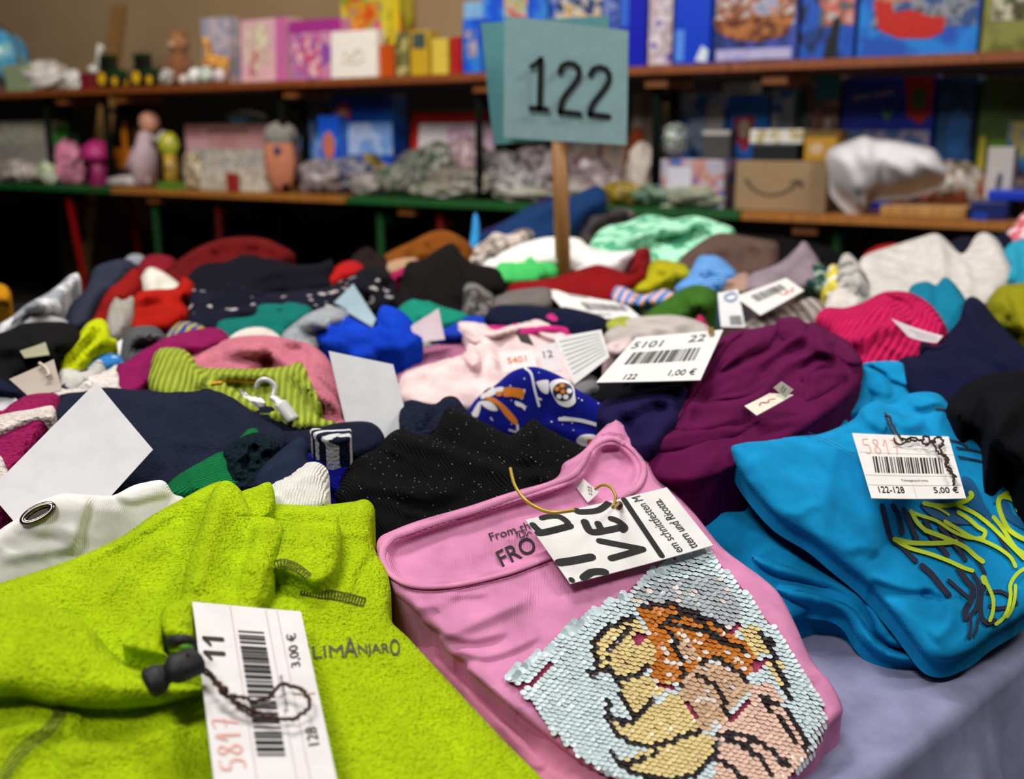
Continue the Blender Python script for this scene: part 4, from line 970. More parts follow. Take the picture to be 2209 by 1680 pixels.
G('jacket', 'dark grey crumpled garment right of the sign stick under the mint top', 'jacket', Z('A5', '1600,140 1600,40 1640,-40 1720,-70 1900,-90 1960,-60 1820,0 1740,60 1740,150'), '#3c3638', 'jersey', k=.4)
G('sweater', 'grey garment edge behind the mint top', 'sweater', Z('A5', '1720,20 1740,-50 1860,-90 1960,-85 2000,-40 1860,20'), '#6a6462', 'knit', k=.4, lift=.01)
G('patterned_garment', 'mint green patterned top heaped at the far centre right', 'top', [(1270, 560), (1283, 510), (1310, 488), (1350, 480), (1400, 462), (1450, 472), (1500, 466), (1550, 480), (1585, 498), (1560, 540), (1480, 570), (1380, 575)], '#a2dcbc', 'print', c2='#4f9a78', k=.4, wr=(11, 60, 20))
G('trousers', 'brownish grey folded trousers right of the mint top', 'trousers', Z('A6', '170,290 190,205 300,115 400,62 500,66 620,90 740,108 765,150 745,270 640,330 500,340 300,300'), '#56433c', 'jersey', k=.4, folds=[('s', Z('A6', '380,150 500,95 640,120 740,125'), 14, 12), ('r', Z('A6', '250,250 400,160 560,200'), 16, 9)])
G('sweater', 'orange-brown sweater at the far edge behind the black one', 'sweater', Z('A5', '350,290 400,200 560,122 680,62 780,50 860,82 930,132 960,190 900,290 700,330 450,330'), '#7c440e', 'knit', k=.35)
G('garment', 'pale tan garment under the orange-brown sweater', 'top', Z('A5', '400,330 410,250 540,205 600,195 680,230 720,300 560,350'), '#a8876c', 'knit', k=.4, lift=.015)
G('sweater', 'brownish black garment at the far edge left of centre', 'sweater', Z('A5', '150,300 190,205 280,155 340,200 410,240 440,330 300,360'), '#1c1212', 'jersey', k=.35)
G('garment', 'bright sky blue strap standing up beside the denim garment', 'strap', Z('A5', '930,200 945,60 960,-50 985,-50 1000,60 975,220'), '#2c7cb4', 'jersey', k=.2, wr=(1, 30, 0), lift=.02)
G('patterned_garment', 'beige and white patterned garment left of the white shirt', 'top', Z('A5', '900,290 930,190 1040,110 1100,60 1180,80 1260,40 1340,50 1330,110 1200,160 1080,240 1000,300'), '#b8aca4', 'print', c2='#6a5c54', k=.4, lift=.025, wr=(9, 40, 30))
G('shirt', 'white shirt spread behind and left of the sign stick', 'shirt', Z('A5', '1020,320 1040,245 1200,162 1350,112 1480,92 1640,102 1700,152 1850,190 1980,182 1960,245 1850,292 1600,320 1300,330'), '#e4dfdb', 'jersey', k=.4, lift=.03, wr=(9, 60, 10), group=None)
G('t_shirt', 'bright green shirt lying in front of the white shirt', 't-shirt', Z('A5', '1110,380 1110,275 1250,212 1400,192 1480,196 1500,260 1500,340 1440,380 1250,400'), '#44b45e', 'jersey', k=.45, lift=.03, wr=(12, 50, 30))
G('sweater', 'red sweater spread at the foot of the sign stick', 'sweater', Z('A5', '1180,470 1200,392 1350,372 1480,352 1600,312 1750,272 1850,292 1980,335 2040,290 2070,330 2000,400 1890,470 1860,520 1600,500 1300,480'), '#860e14', 'fleece', k=.5, lift=.03, folds=[('s', Z('A5', '1600,360 1700,300 1760,290'), 12, 9)])
G('sweater', 'dark crimson cuff right of the red sweater', 'sweater', Z('A5', '1960,330 1990,250 2000,180 2070,160 2100,190 2095,260 2060,350'), '#7a1018', 'fleece', k=.4, lift=.02)
G('shirt', 'white shirt part right of the sign stick', 'shirt', Z('A5', '1580,320 1590,200 1650,140 1700,165 1850,200 1975,180 1990,210 1900,280 1850,310 1700,330'), '#ded8da', 'jersey', k=.4, lift=.035)
G('garment', 'yellow garment with rolled edge right of the red sweater', 'garment', [(1362, 630), (1372, 606), (1392, 596), (1404, 566), (1430, 560), (1460, 566), (1484, 576), (1486, 600), (1440, 614), (1400, 632)], '#b4ac18', 'fleece', k=.45, lift=.04)
G('garment', 'bright blue striped garment right of the yellow one', 'garment', Z('A6', '150,400 200,330 240,290 290,202 350,192 420,205 520,300 470,350 400,400 280,430'), '#2f74c0', 'stripes', c2='#7aa8dc', k=.45, lift=.04, sc=6, ang=60)
G('garment', 'light blue and pink folded garment below the yellow one', 'garment', Z('C4', '700,330 740,230 830,240 960,300 1080,270 1160,250 1250,300 1180,370 1000,400 850,400'), '#3f82c4', 'stripes', c2='#d8a8a0', k=.5, lift=.04, sc=4, ang=20)
G('garment', 'beige pink small garment left of the barcode tag at right', 'top', Z('C4', '1540,230 1650,170 1840,110 1880,150 1930,230 1860,290 1640,280'), '#a88878', 'knit', k=.45, lift=.03)
G('sweater', 'mauve grey sweater rising to a point at the right', 'sweater', Z('A6', '560,420 590,312 760,242 870,150 910,108 960,160 1010,250 1000,360 800,420'), '#857680', 'jersey', k=.4, folds=[('r', Z('A6', '700,330 850,230 920,140'), 10, 8)])
G('patterned_garment', 'dark teal patterned garment behind the white clothes at right', 'top', Z('A6', '900,330 910,225 1000,238 1070,290 1100,400 980,420'), '#22403c', 'print', c2='#8aa088', k=.4, lift=.01)
G('patterned_garment', 'yellow and white patterned garment beside the white top at right', 'top', Z('A6', '1020,420 1050,330 1060,260 1110,250 1180,330 1180,420 1100,470'), '#c8b83c', 'print', c2='#dcd8d0', k=.4, lift=.03, wr=(9, 40, 30))
G('garment', 'off-white garment with grey collar left of the lace top', 'top', Z('A6', '1080,480 1060,400 1110,300 1130,205 1180,180 1250,262 1330,400 1300,500'), '#aeaaa6', 'print', c2='#6c7070', k=.4, lift=.02)
G('cap', 'red cap just behind the white lace top', 'cap', Z('A6', '1240,300 1250,215 1290,165 1370,130 1480,128 1540,200 1450,300'), '#8e0c12', 'jersey', k=.35)
G('jacket', 'dark navy garment behind the lace top at the far right', 'jacket', Z('A6', '1700,300 1740,150 1850,80 1960,100 2100,60 2150,160 2050,300'), '#0e1024', 'jersey', k=.35)
G('garment', 'pink and red garment at the far right edge of the heap', 'garment', Z('A6', '2080,200 2060,110 2130,40 2209,-60 2290,-60 2290,180'), '#b85a68', 'print', c2='#d8c0c4', k=.35)
G('lace_knit_shirt', 'white lace-knit top with two raised corners at the right', 'top', Z('A6', '1250,460 1240,330 1255,205 1450,132 1600,85 1685,64 1745,95 1835,185 1875,160 1930,75 1990,60 2060,110 2110,215 2150,295 2080,400 2000,500 1800,520 1500,520'), '#cac5c1', 'knit', k=.45, lift=.02, wr=(8, 60, 60), folds=[('r', Z('A6', '1700,80 1730,200 1740,320'), 10, 9), ('s', Z('A6', '1840,190 1900,330 1910,430'), 12, 9), ('r', Z('A6', '1990,80 2060,200 2120,280'), 9, 8)])
G('sweater', 'bright cyan sweater at the right frame edge', 'sweater', Z('A6', '2060,440 2070,300 2130,270 2075,200 2130,120 2209,95 2290,80 2290,420'), '#2b9cbc', 'fleece', k=.4, lift=.03)
G('sweater', 'olive yellow rolled sweater at the right frame edge', 'sweater', Z('A6', '2050,620 2010,520 2008,440 2080,372 2209,355 2290,340 2290,660 2150,640'), '#8f8c16', 'fleece', k=.5, lift=.03, rnd=40, blg=.8)
G('sweater', 'turquoise sweater with a heart-shaped top behind the hot pink knit', 'sweater', Z('A6', '1520,480 1530,402 1560,362 1640,345 1690,368 1740,320 1800,358 1870,460 1895,540 1860,680 1760,720 1640,600'), '#127c9c', 'fleece', k=.45, lift=.02, rnd=35, folds=[('s', Z('A6', '1690,370 1660,450 1680,540'), 16, 10)])
# ---- second row, left
G('printed_t_shirt', 'pale grey printed t-shirt at the far left', 't-shirt', Z('A4', '-60,800 -40,690 80,602 180,522 330,440 450,340 512,330 490,400 400,490 380,600 260,600 150,700 0,800'), '#8c8f95', 'print', c2='#c4c4c6', k=.4, lift=.02)
G('vest', 'light grey trimmed vest above the black garment at left', 'vest', Z('A4', '-60,830 0,735 120,650 210,592 330,600 440,640 430,720 200,760'), '#9c9c9e', 'jersey', k=.4, lift=.03)
G('trousers', 'red trousers crossing the slate jacket at left', 'trousers', Z('A4', '590,640 612,590 670,470 720,400 770,345 840,290 890,310 910,400 850,480 820,600 760,700 700,700'), '#8a120e', 'fleece', k=.45, lift=.03)
G('sock', 'grey and white sock beside the red knit at left', 'sock', Z('A4', '680,740 700,560 745,480 800,500 855,475 850,600 800,700 740,760'), '#9a948c', 'knit', k=.45, lift=.05)
G('rolled_sleeve', 'cream white rolled sleeve on the red clothes at left', 'sleeve', Z('A4', '880,500 895,420 912,345 962,288 1040,312 1150,392 1160,450 1050,500'), '#dcd7cb', 'fleece', k=.45, lift=.03, rnd=22, blg=.8)
G('garment', 'black sweater draped below the dark red one', 'sweater', Z('A4', '1190,480 1215,340 1300,245 1450,235 1500,215 1600,188 1760,220 1900,270 2060,262 2150,232 2135,330 2110,440 1900,480 1500,500'), '#0c0d17', 'knit', k=.45, lift=.02, folds=[('s', Z('A4', '1600,360 1800,290 2000,280 2130,250'), 14, 12)])
G('rolled_sleeve', 'pale pink rolled cuff on the black sweater at left of centre', 'cuff', Z('A4', '1660,330 1700,270 1780,212 1850,225 1870,262 1780,310 1700,345'), '#c8b2ac', 'fleece', k=.45, lift=.05)
G('patterned_sweater', 'navy sweater with small white snow dots', 'sweater', Z('A4', '1200,690 1215,560 1225,420 1310,440 1600,450 1900,440 2100,415 2209,400 2330,440 2330,560 2100,600 1800,640 1500,720 1300,740'), '#0f1022', 'dots', c2='#b4aaa8', k=.5, lift=.03, sc=1.1)
G('patterned_sweater', 'black sweater with small white flower dots right of the red one', 'sweater', Z('A5', '0,600 -30,470 60,400 180,340 250,290 330,300 420,330 470,420 490,520 400,560 200,600'), '#0d0d16', 'dots', c2='#a09898', k=.45, lift=.02)
G('ribbed_sweater', 'dark navy ribbed sweater with a thin red edge', 'sweater', Z('A4', '1270,700 1280,540 1340,470 1430,425 1450,385 1560,400 1720,455 1760,500 1620,570 1470,640 1400,720'), '#141628', 'rib', k=.5, lift=.05, ang=40, folds=[('r', Z('A4', '1440,400 1560,420 1700,470'), 7, 7)])
G('garment', 'small bright red rolled garment left of the black pile', 'garment', Z('A5', '0,450 0,380 40,310 130,250 222,256 258,310 200,360 100,410 40,440'), '#ac1618', 'fleece', k=.45, lift=.03)
G('knit_sweater', 'bright red knit sweater with rolled cuff at left', 'sweater', Z('A4', '830,700 845,560 865,460 980,430 1130,420 1175,350 1245,392 1230,470 1160,500 1205,545 1195,620 1100,690 950,720'), '#a4160a', 'knit', k=.5, lift=.045, rnd=24, blg=.8, folds=[('s', Z('A4', '870,500 1000,450 1130,470 1160,500'), 14, 14), ('s', Z('A4', '1160,500 1000,520 880,560'), 10, -8)])
G('sweater', 'tall black sweater bunched in the centre of the heap', 'sweater', Z('A5', '460,560 490,400 530,260 640,240 700,190 820,130 880,200 960,262 1100,290 1150,352 1160,430 1050,480 980,560 850,620 650,620'), '#100e0e', 'knit', k=.4, lift=.03, rnd=34, folds=[('s', Z('A5', '820,150 870,300 900,420 880,520'), 22, 14), ('r', Z('A5', '560,300 600,420 640,540'), 14, 9)])
G('garment', 'small raspberry garment peeping out of the black clothes', 'garment', Z('A5', '415,400 420,330 480,300 540,270 600,240 620,290 520,350 460,400'), '#a01c50', 'fleece', k=.45, lift=.015)
G('patterned_garment', 'grey leaf-patterned top right of the tall black sweater', 'top', Z('A5', '860,480 868,400 950,370 1040,400 1090,470 1080,620 980,640 900,590'), '#6c6764', 'print', c2='#3c3a3a', k=.5, lift=.05)
G('jogging_trousers', 'flat mid-grey trousers left of the far barcode tag', 'trousers', Z('A5', '1060,580 1070,480 1200,440 1400,415 1460,440 1460,540 1300,580'), '#68615f', 'jersey', k=.5, lift=.05)
G('jacket', 'dark navy jacket under the far barcode tag', 'jacket', Z('A5', '1050,660 1058,570 1130,530 1300,535 1480,550 1560,545 1800,610 1830,700 1700,760 1400,700'), '#0c132c', 'jersey', k=.5, lift=.06)
G('t_shirt', 'leaf green folded t-shirt right of the far barcode tag', 't-shirt', Z('A6', '-60,620 -20,540 40,490 100,450 220,380 300,365 380,395 410,440 360,520 250,560 100,600'), '#3c6a20', 'fleece', k=.5, lift=.05, folds=[('r', Z('A6', '220,400 260,460 250,520'), 14, 12), ('r', Z('A6', '320,390 330,450 300,510'), 12, 9)])
G('garment', 'grey and white garments layered right of the green t-shirt', 'top', Z('A6', '540,680 570,590 700,530 850,480 960,440 1040,500 1010,600 900,660 700,690'), '#7a706c', 'stripes', c2='#a49a94', k=.5, lift=.05, sc=4)
G('sleeve', 'small white curled sleeve with brown lining near the hot pink knit', 'sleeve', Z('A6', '1040,540 1050,440 1100,395 1170,390 1240,430 1270,470 1200,520 1120,550'), '#c8c2bc', 'jersey', k=.5, lift=.06)
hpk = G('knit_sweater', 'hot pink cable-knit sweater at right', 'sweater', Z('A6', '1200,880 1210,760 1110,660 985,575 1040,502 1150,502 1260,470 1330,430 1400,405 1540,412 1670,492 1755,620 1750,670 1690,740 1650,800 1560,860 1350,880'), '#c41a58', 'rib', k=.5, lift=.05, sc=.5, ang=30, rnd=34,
  folds=[('s', Z('A6', '1100,620 1180,680 1300,620 1430,590 1500,560 1560,580'), 18, 16), ('s', Z('A6', '1400,430 1450,500 1520,560'), 14, 12), ('r', Z('A6', '1560,500 1660,540 1740,640'), 12, 9)])
lb, Ml = card('care_label', 'white sewn-in label on the hot pink knit', 'label', [(1922, 690, 1.07), (2034, 726, 1.05), (2020, 742, 1.04), (1960, 728, 1.045)], '#c8bfc4', .05)
strokes('printed_line', [([(.3, .4), (.9, .4)], .08), ([(.4, .7), (.9, .7)], .08)], Ml, plain('#a89a9c', .7), lb, sm=False)
# ---- middle row, left
G('trousers', 'black garment at the left frame edge', 'trousers', Z('A4', '-80,1040 -60,760 60,690 170,645 420,640 505,690 510,790 420,880 350,930 310,1040 100,1100'), '#0b0b0d', 'jersey', k=.5, lift=.04, rnd=34)
G('garment', 'purple-navy small garment at the left frame edge', 'garment', Z('A4', '-60,920 -40,840 80,835 140,860 160,900 80,950'), '#1c1238', 'jersey', k=.5, lift=.07)
G('tube_garment', 'neon yellow tubular garment with a long opening at left', 'top', Z('A4', '380,970 370,862 420,820 480,760 560,650 645,617 692,655 700,730 762,760 640,820 560,880 500,990 420,1010'), '#c4d008', 'fleece', k=.5, lift=.06, rnd=20, blg=.9, wr=(5, 50, 0), folds=[('s', Z('A4', '640,640 660,700 560,830 430,950'), 14, -14), ('r', Z('A4', '390,900 480,800 620,650'), 7, 9)])
G('garment', 'blue and yellow trimmed garment behind the magenta fleece', 'garment', Z('A4', '1070,760 1085,700 1170,638 1300,662 1320,720 1200,760'), '#1c3c94', 'stripes', c2='#a89a18', k=.5, lift=.05, sc=5)
G('knit_hat', 'grey ribbed knit hat standing behind the magenta fleece', 'hat', Z('A4', '770,930 775,850 792,740 822,688 900,664 1000,668 1060,720 1085,760 1060,860 900,930'), '#5c5e62', 'rib', k=.4, lift=.06, rnd=28, blg=.9, sc=.7)
G('garment', 'light blue fluffy trim left of the grey knit hat', 'garment', Z('A4', '560,960 590,890 650,850 720,840 800,870 830,920 720,960'), '#2c6ca8', 'print', c2='#98c4d8', k=.5, lift=.05)
G('garment', 'navy strip with a white collar below the neon yellow top', 'garment', Z('A4', '380,1080 385,960 440,940 540,950 640,880 680,960 640,1010 500,1100'), '#b4b2ac', 'print', c2='#20243c', k=.5, lift=.05)
G('fleece', 'dark teal fleece behind the royal blue one', 'fleece', Z('A4', '1370,800 1392,680 1430,622 1600,598 1650,542 1750,510 1900,508 2015,560 1980,620 1850,700 1800,760 1500,800'), '#0e6e66', 'fleece', k=.5, lift=.05, folds=[('s', Z('A4', '1420,680 1600,650 1700,600 1850,600'), 12, 10)])
G('fleece', 'teal green folded fleece behind the pinkish card', 'fleece', Z('A5', '440,660 460,572 520,512 600,482 760,540 900,580 950,625 820,680 600,700'), '#178872', 'fleece', k=.5, lift=.05)
G('knit_garment', 'pale grey-blue knit garment left of the royal blue fleece', 'garment', Z('A4', '1800,800 1815,720 1880,660 1960,600 2070,550 2150,540 2230,570 2240,660 2080,700 2050,820 1950,860 1830,830'), '#9a9ea4', 'terry', k=.5, lift=.06)
rbf = G('fleece', 'royal blue fleece with deep folds at the centre', 'fleece', Z('A5', '-60,760 -50,640 0,585 60,602 150,602 250,652 330,672 345,570 380,530 480,560 565,632 565,690 640,760 520,830 350,830 300,880 200,880 60,830'), '#0a3cc0', 'fleece', k=.5, lift=.06, rnd=28, wr=(12, 60, 20),
  folds=[('s', Z('A5', '30,650 120,700 220,720 320,690'), 14, 14), ('s', Z('A5', '340,600 380,680 460,700 540,680'), 12, 12)])
G('fleece', 'blue fleece edge right of the pinkish card', 'fleece', Z('A5', '730,740 760,680 850,640 930,600 1040,610 1060,670 900,760'), '#1c3cb0', 'fleece', k=.5, lift=.05)
G('hoodie', 'light grey hood with dark print left of the pale pink shirt', 'top', Z('A5', '290,940 300,860 345,785 460,758 560,755 640,745 700,800 600,860 580,960 450,980'), '#a4a39d', 'print', c2='#76746e', k=.5, eh=.08, lift=-.02)
G('trousers', 'pink ribbed waistband with magenta edge', 'trousers', Z('A5', '430,1060 460,960 540,850 560,830 640,800 860,765 920,820 880,900 700,980 520,1040'), '#d483ac', 'rib', k=.55, eh=.075, lift=.0, folds=[('s', Z('A5', '470,980 600,920 800,870 900,830'), 9, 9)])
G('garment', 'magenta pink hat behind the pale pink shirt', 'hat', Z('A5', '1040,740 1050,660 1270,622 1330,582 1420,568 1520,578 1600,628 1655,705 1600,760 1400,760'), '#b82a74', 'jersey', k=.5, lift=.06)
bsh = G('baby_shirt', 'pale pink hooded shirt with a dark diamond patch', 'shirt', Z('A5', '470,1060 520,960 700,900 880,850 910,800 860,700 862,650 905,636 1030,650 1100,690 1250,640 1440,600 1510,650 1625,740 1660,900 1620,1040 1500,1100 1200,1200 900,1210 650,1200 480,1130'), '#e0c6c6', 'cotton', k=.6, eh=.075, lift=.0, rnd=26,
  folds=[('s', Z('A5', '480,980 700,910 900,850 930,780'), 18, 12), ('s', Z('A5', '1440,620 1490,700 1560,760'), 14, 12), ('s', Z('A5', '900,640 980,700 1090,720'), 10, 10), ('r', Z('A5', '700,1000 850,1060 1000,1090'), 20, 8), ('r', Z('A5', '1000,760 1080,860 1090,980'), 16, 8)])


layer(bsh, 'hood', Z('A5', '858,655 875,638 950,640 1030,652 1100,692 1250,642 1440,602 1500,650 1560,720 1610,760 1600,800 1450,760 1300,700 1180,720 1060,760 980,790 930,770 880,710'), .03, '#e0c6c6', 'cotton', 16, folds=[('r', Z('A5', '900,670 1020,700 1100,730 1250,690'), 10, 5)])
layer(bsh, 'waistband', Z('A5', '880,860 905,830 930,780 985,800 1010,900 960,940 900,900'), .03, '#dbbfc0', 'cotton', 14)
layer(hpk, 'rolled_hem', Z('A6', '1180,690 1290,640 1420,600 1500,570 1560,560 1540,610 1600,700 1500,670 1420,680 1300,720 1210,740'), .02, '#c41a58', 'rib', 16, sc=.5, ang=30)
layer(hpk, 'collar', Z('A6', '1380,420 1450,408 1540,415 1600,460 1640,520 1600,560 1540,540 1510,480 1440,450'), .02, '#b8164f', 'rib', 14, sc=.5, ang=30)
layer(rbf, 'sleeve', Z('A5', '20,640 60,605 150,604 240,650 300,680 280,730 200,740 120,710 50,700'), .02, '#0d42c8', 'fleece', 16)
layer(rbf, 'sleeve', Z('A5', '335,640 350,560 385,532 480,562 550,630 540,690 470,720 380,700'), .02, '#0d42c8', 'fleece', 16, folds=[('s', Z('A5', '380,560 420,620 480,640'), 10, 7)])
G = garment
PT = 'price tags and cards on the clothes'
# pale pink shirt extras
BS = lambda x, y: S_bs.at(x, y, 3)
class _A: pass
def find(prefix): return [o for o in bpy.data.objects if o.name.startswith(prefix) and o.parent is None][-1]

# ---- middle left: striped fleece, pink blanket, green ribbed sweater
G('fleece_blanket', 'dusty pink fleece blanket curving behind the green ribbed sweater', 'blanket', Z('A4', '1180,900 1190,830 1350,795 1500,740 1700,725 1850,748 2000,785 2105,868 2155,980 2209,1200 2230,1330 2050,1340 1900,1150 1300,1020'), '#cc7688', 'fleece', k=.55, yb=880, lift=.06, rnd=34, wr=(8, 120, 30))
G('striped_fleece', 'magenta fleece with cream stripe sloping up behind the green sweater', 'fleece', Z('A4', '770,1110 750,930 820,890 950,800 1040,750 1200,700 1350,675 1430,690 1475,745 1430,810 1300,830 1170,850 1060,900 1000,1000 900,1100'), '#8c1656', 'fleece', k=.55, yb=840, lift=.075, rnd=26)
G('fleece', 'cream white fleece sleeve rounded like a ball behind the green sweater', 'fleece', Z('A4', '1260,1000 1290,910 1360,870 1440,815 1480,735 1580,682 1700,675 1800,728 1842,800 1825,890 1790,960 1600,1000 1400,1010'), '#dcd1ca', 'terry', k=.45, yb=812, lift=.07, rnd=50, blg=.9, wr=(12, 50, 60))
G('fleece', 'small magenta fleece band under the cream ball-like sleeve', 'fleece', Z('A4', '1350,960 1370,915 1430,885 1600,880 1690,925 1700,970 1500,990'), '#8a1450', 'fleece', k=.5, yb=815, lift=.085)
G('fleece', 'cream fleece edge left of the green ribbed sweater', 'fleece', Z('A4', '310,1150 340,1100 430,1035 560,975 680,955 755,915 785,1000 810,1060 960,1040 1000,1060 960,1120 700,1150 500,1170'), '#d8cfc9', 'terry', k=.5, yb=850, lift=.04)
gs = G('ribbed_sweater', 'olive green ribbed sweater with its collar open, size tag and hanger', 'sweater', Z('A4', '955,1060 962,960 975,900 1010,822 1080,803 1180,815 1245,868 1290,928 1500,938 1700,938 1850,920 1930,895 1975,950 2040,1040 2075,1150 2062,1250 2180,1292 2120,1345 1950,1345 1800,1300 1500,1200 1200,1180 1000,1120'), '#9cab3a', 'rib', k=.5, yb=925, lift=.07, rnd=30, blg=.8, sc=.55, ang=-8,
       folds=[('s', Z('A4', '1245,870 1300,960 1340,1060'), 24, 16), ('p', Z('A4', '1380,1005 1500,1000 1640,1000 1760,1010 1800,1100 1850,1200 1700,1240 1480,1090'), 8, -14), ('s', Z('A4', '2040,1240 1980,1100 1850,960'), 20, 14), ('s', Z('A4', '1300,940 1500,950 1750,950 1900,920'), 12, 8)])
t1 = float(gs.base(570, 860)[()] if np.ndim(gs.base(570, 860)) == 0 else gs.base(570, 860)) - .02
o, M_ = card('price_tag', 'white tag with upside-down size print inside the green ribbed sweater', 'tag', [(482, 830, t1 + .03), (572, 838, t1 + .03), (640, 905, t1 - .02), (530, 880, t1 - .02)], group=PT)
lettering('print', [('22/128', (.72, .22), (-.55, .0), (0, -.0 + .18))], lambda u, v: M_(u, v), plain('#1a1a1a', .7), o)
barcode('barcode', (.2, .6), (.62, 0), (0, .3), M_, o, seed=3)
hp = [(553, 836, t1 - .03), (560, 822, t1 - .03), (575, 819, t1 - .03), (592, 832, t1 - .03), (588, 856, t1 - .035), (605, 870, t1 - .04), (633, 906, t1 - .045)]
root = empty('plastic_hanger', P3(600, 905, t1 - .04), 'small white plastic hanger hooked into the green ribbed sweater', 'hanger')
MB().tube(curve3([P3(*p) for p in hp[:5]]), .0022, 8).build('hook', plain('#dcdcd8', .3, coat=.5), root, True)
MB().tube(curve3([P3(*p) for p in hp[4:]]), [.004] * 6 + [.007] * 7, 8, .5).build('arm', plain('#d4d4d2', .3, coat=.5), root, True)
o = strokes('neck_band', [(Z('A4', '1365,1030 1500,1022 1645,1030'), 5)], lambda x, y: gs.at(x, y, 12), plain('#c88a10', .8), gs.o, label='orange neck tape')
sfl = G('striped_fleece', 'magenta fleece with a cream band at the left frame edge', 'fleece', Z('A4', '-80,1250 20,1210 80,1160 200,1105 370,1105 370,1200 320,1300 200,1460 100,1600 40,1672 -80,1672'), '#8c184e', 'terry', k=.55, lift=.03, wr=(6, 80, 30), folds=[('r', Z('A4', '-80,1330 100,1290 310,1250'), 20, 5)])
layer(sfl, 'cream_band', Z('A4', '-80,1265 0,1238 100,1216 200,1202 340,1180 330,1262 230,1262 130,1290 60,1325 0,1345 -80,1360'), .026, '#d6cbc4', 'terry', 10, .4, label='cream fleece band')
layer(sfl, 'cream_band', Z('A4', '-80,1500 0,1500 30,1560 60,1640 0,1672 -80,1672'), .026, '#d0c6c0', 'terry', 10, .4, label='cream fringe at the bottom')
G('jacket', 'navy quilted edge at the left frame edge above the striped fleece', 'jacket', Z('A4', '-80,1060 -60,1000 20,1010 100,1060 210,1105 200,1150 100,1170 0,1120 -80,1180'), '#10142c', 'jersey', k=.5, lift=.05)
nf = G('fleece_jacket', 'navy blue fleece jacket behind the big blank white tag', 'fleece', Z('A4', '300,1300 308,1200 340,1132 430,1098 530,1088 680,1060 900,1078 1050,1058 1250,1048 1350,1052 1440,1082 1560,1170 1700,1268 1830,1345 1850,1450 1700,1600 1350,1720 900,1740 500,1740 350,1650 320,1450'), '#1b2136', 'fleece', k=.65, yb=1050, lift=.03, rnd=40, blg=.7, wr=(9, 170, 20), step=8, folds=[('r', Z('A4', '560,1110 700,1080 900,1100'), 20, 8)])
G('polo_shirt', 'dark navy garment with white-striped collar below the green sweater', 'shirt', Z('A4', '1560,1380 1600,1310 1640,1298 1800,1340 1990,1330 2209,1285 2400,1290 2480,1400 2400,1480 2209,1520 1960,1500 1700,1480') , '#151a30', 'knit', k=.5, yb=970, lift=.03)
pc = Z('A4', '2000,1330 2100,1350 2209,1360'); S_ = None
G('jacket', 'navy fabric piece with a small hook fastener above the striped collar', 'jacket', Z('A4', '1580,1230 1650,1180 1760,1180 1840,1240 1900,1290 2040,1300 2080,1340 1800,1370 1650,1330'), '#12162a', 'knit', k=.5, yb=938, lift=.035)
G('collar', 'white and dark striped collar right of the navy fabric', 'collar', Z('A4', '1995,1350 2010,1320 2090,1330 2209,1330 2260,1330 2250,1400 2150,1425 2040,1400'), '#cfcfce', 'stripes', c2='#1a2038', k=.5, yb=955, lift=.16, sc=5, ang=60)
G('sleeve', 'bright green ribbed cuff sticking out left of the dark curly trim', 'cuff', Z('A4', '1040,1760 1090,1672 1200,1592 1400,1482 1450,1468 1550,1380 1600,1328 1665,1342 1650,1500 1560,1700 1300,1760'), '#138048', 'rib', k=.55, yb=1072, lift=.03, ang=60, sc=1.2, folds=[('s', Z('A4', '1200,1592 1260,1640 1290,1740'), 12, 10)])
G('trimmed_garment', 'dark teal curly plush trim in front of the green cuff', 'garment', Z('A4', '1470,1672 1455,1560 1440,1470 1520,1402 1640,1350 1745,1370 1800,1430 1740,1540 1640,1700 1540,1720'), '#0a1b24', 'terry', k=.5, yb=1050, lift=.04, fine=7, step=3.5)
G('sleeve', 'blue-grey twill sleeve below the striped collar', 'sleeve', Z('A4', '1620,1720 1640,1640 1700,1555 1790,1478 1920,1383 1975,1418 1968,1500 2000,1580 1920,1700 1750,1740'), '#202840', 'denim', k=.5, yb=1052, lift=.05, folds=[('s', Z('A4', '1640,1660 1740,1560 1850,1500 1960,1500'), 16, 10)])
G('ribbed_sweater', 'cobalt blue ribbed knit between the white sock and the black sweater', 'sweater', [(640, 1110), (650, 1000), (668, 976), (700, 975), (748, 982), (770, 1010), (760, 1090), (720, 1120)], '#0e1490', 'rib', k=.5, lift=-.1, ang=80, sc=1.2)
tl = G('t_shirt', 'dark green-navy garment between the blank white card and the astronaut shirt', 'garment', Z('A5', '480,1300 500,1180 560,1140 700,1170 780,1120 850,1125 910,1200 960,1260 900,1330 700,1400 560,1480'), '#161c30', 'terry', k=.5, yb=925, lift=.03, folds=[('s', Z('A5', '780,1120 700,1200 620,1330'), 14, 12)])
# price tags standing in the left and centre
def dat(px, py): return float(D(py))
o, M_ = card('price_tag', 'big blank white tag standing in front of the navy fleece jacket at left', 'tag', [(208, 825, .735), (330, 970, .70), (108, 1215, .60), (-25, 1060, .64)], '#c9c8cb', .012, group=PT)
o, M_ = card('price_tag', 'tall blank white card standing behind the black glitter sweater', 'tag', [(709, 757, .90), (848, 786, .90), (886, 932, .86), (765, 1000, .84)], '#cfd0d3', .006, group=PT)
o, M_ = card('cardboard_tag', 'beige cardboard tag with a cream cord at far left', 'tag', [(20, 818, .86), (116, 775, .88), (134, 842, .85), (62, 855, .84)], '#a5968a', .01, group=PT)
string('cord', [P3(85, 783, .872), P3(100, 795, .866), P3(106, 808, .858), P3(100, 812, .858)], .0014, plain('#c8beac', .8), o)
card('price_tag', 'small olive-grey tag on the black garment at far left', 'tag', [(43, 757, .98), (98, 738, .99), (107, 765, .97), (53, 772, .96)], '#8f8c70', .01, group=PT)
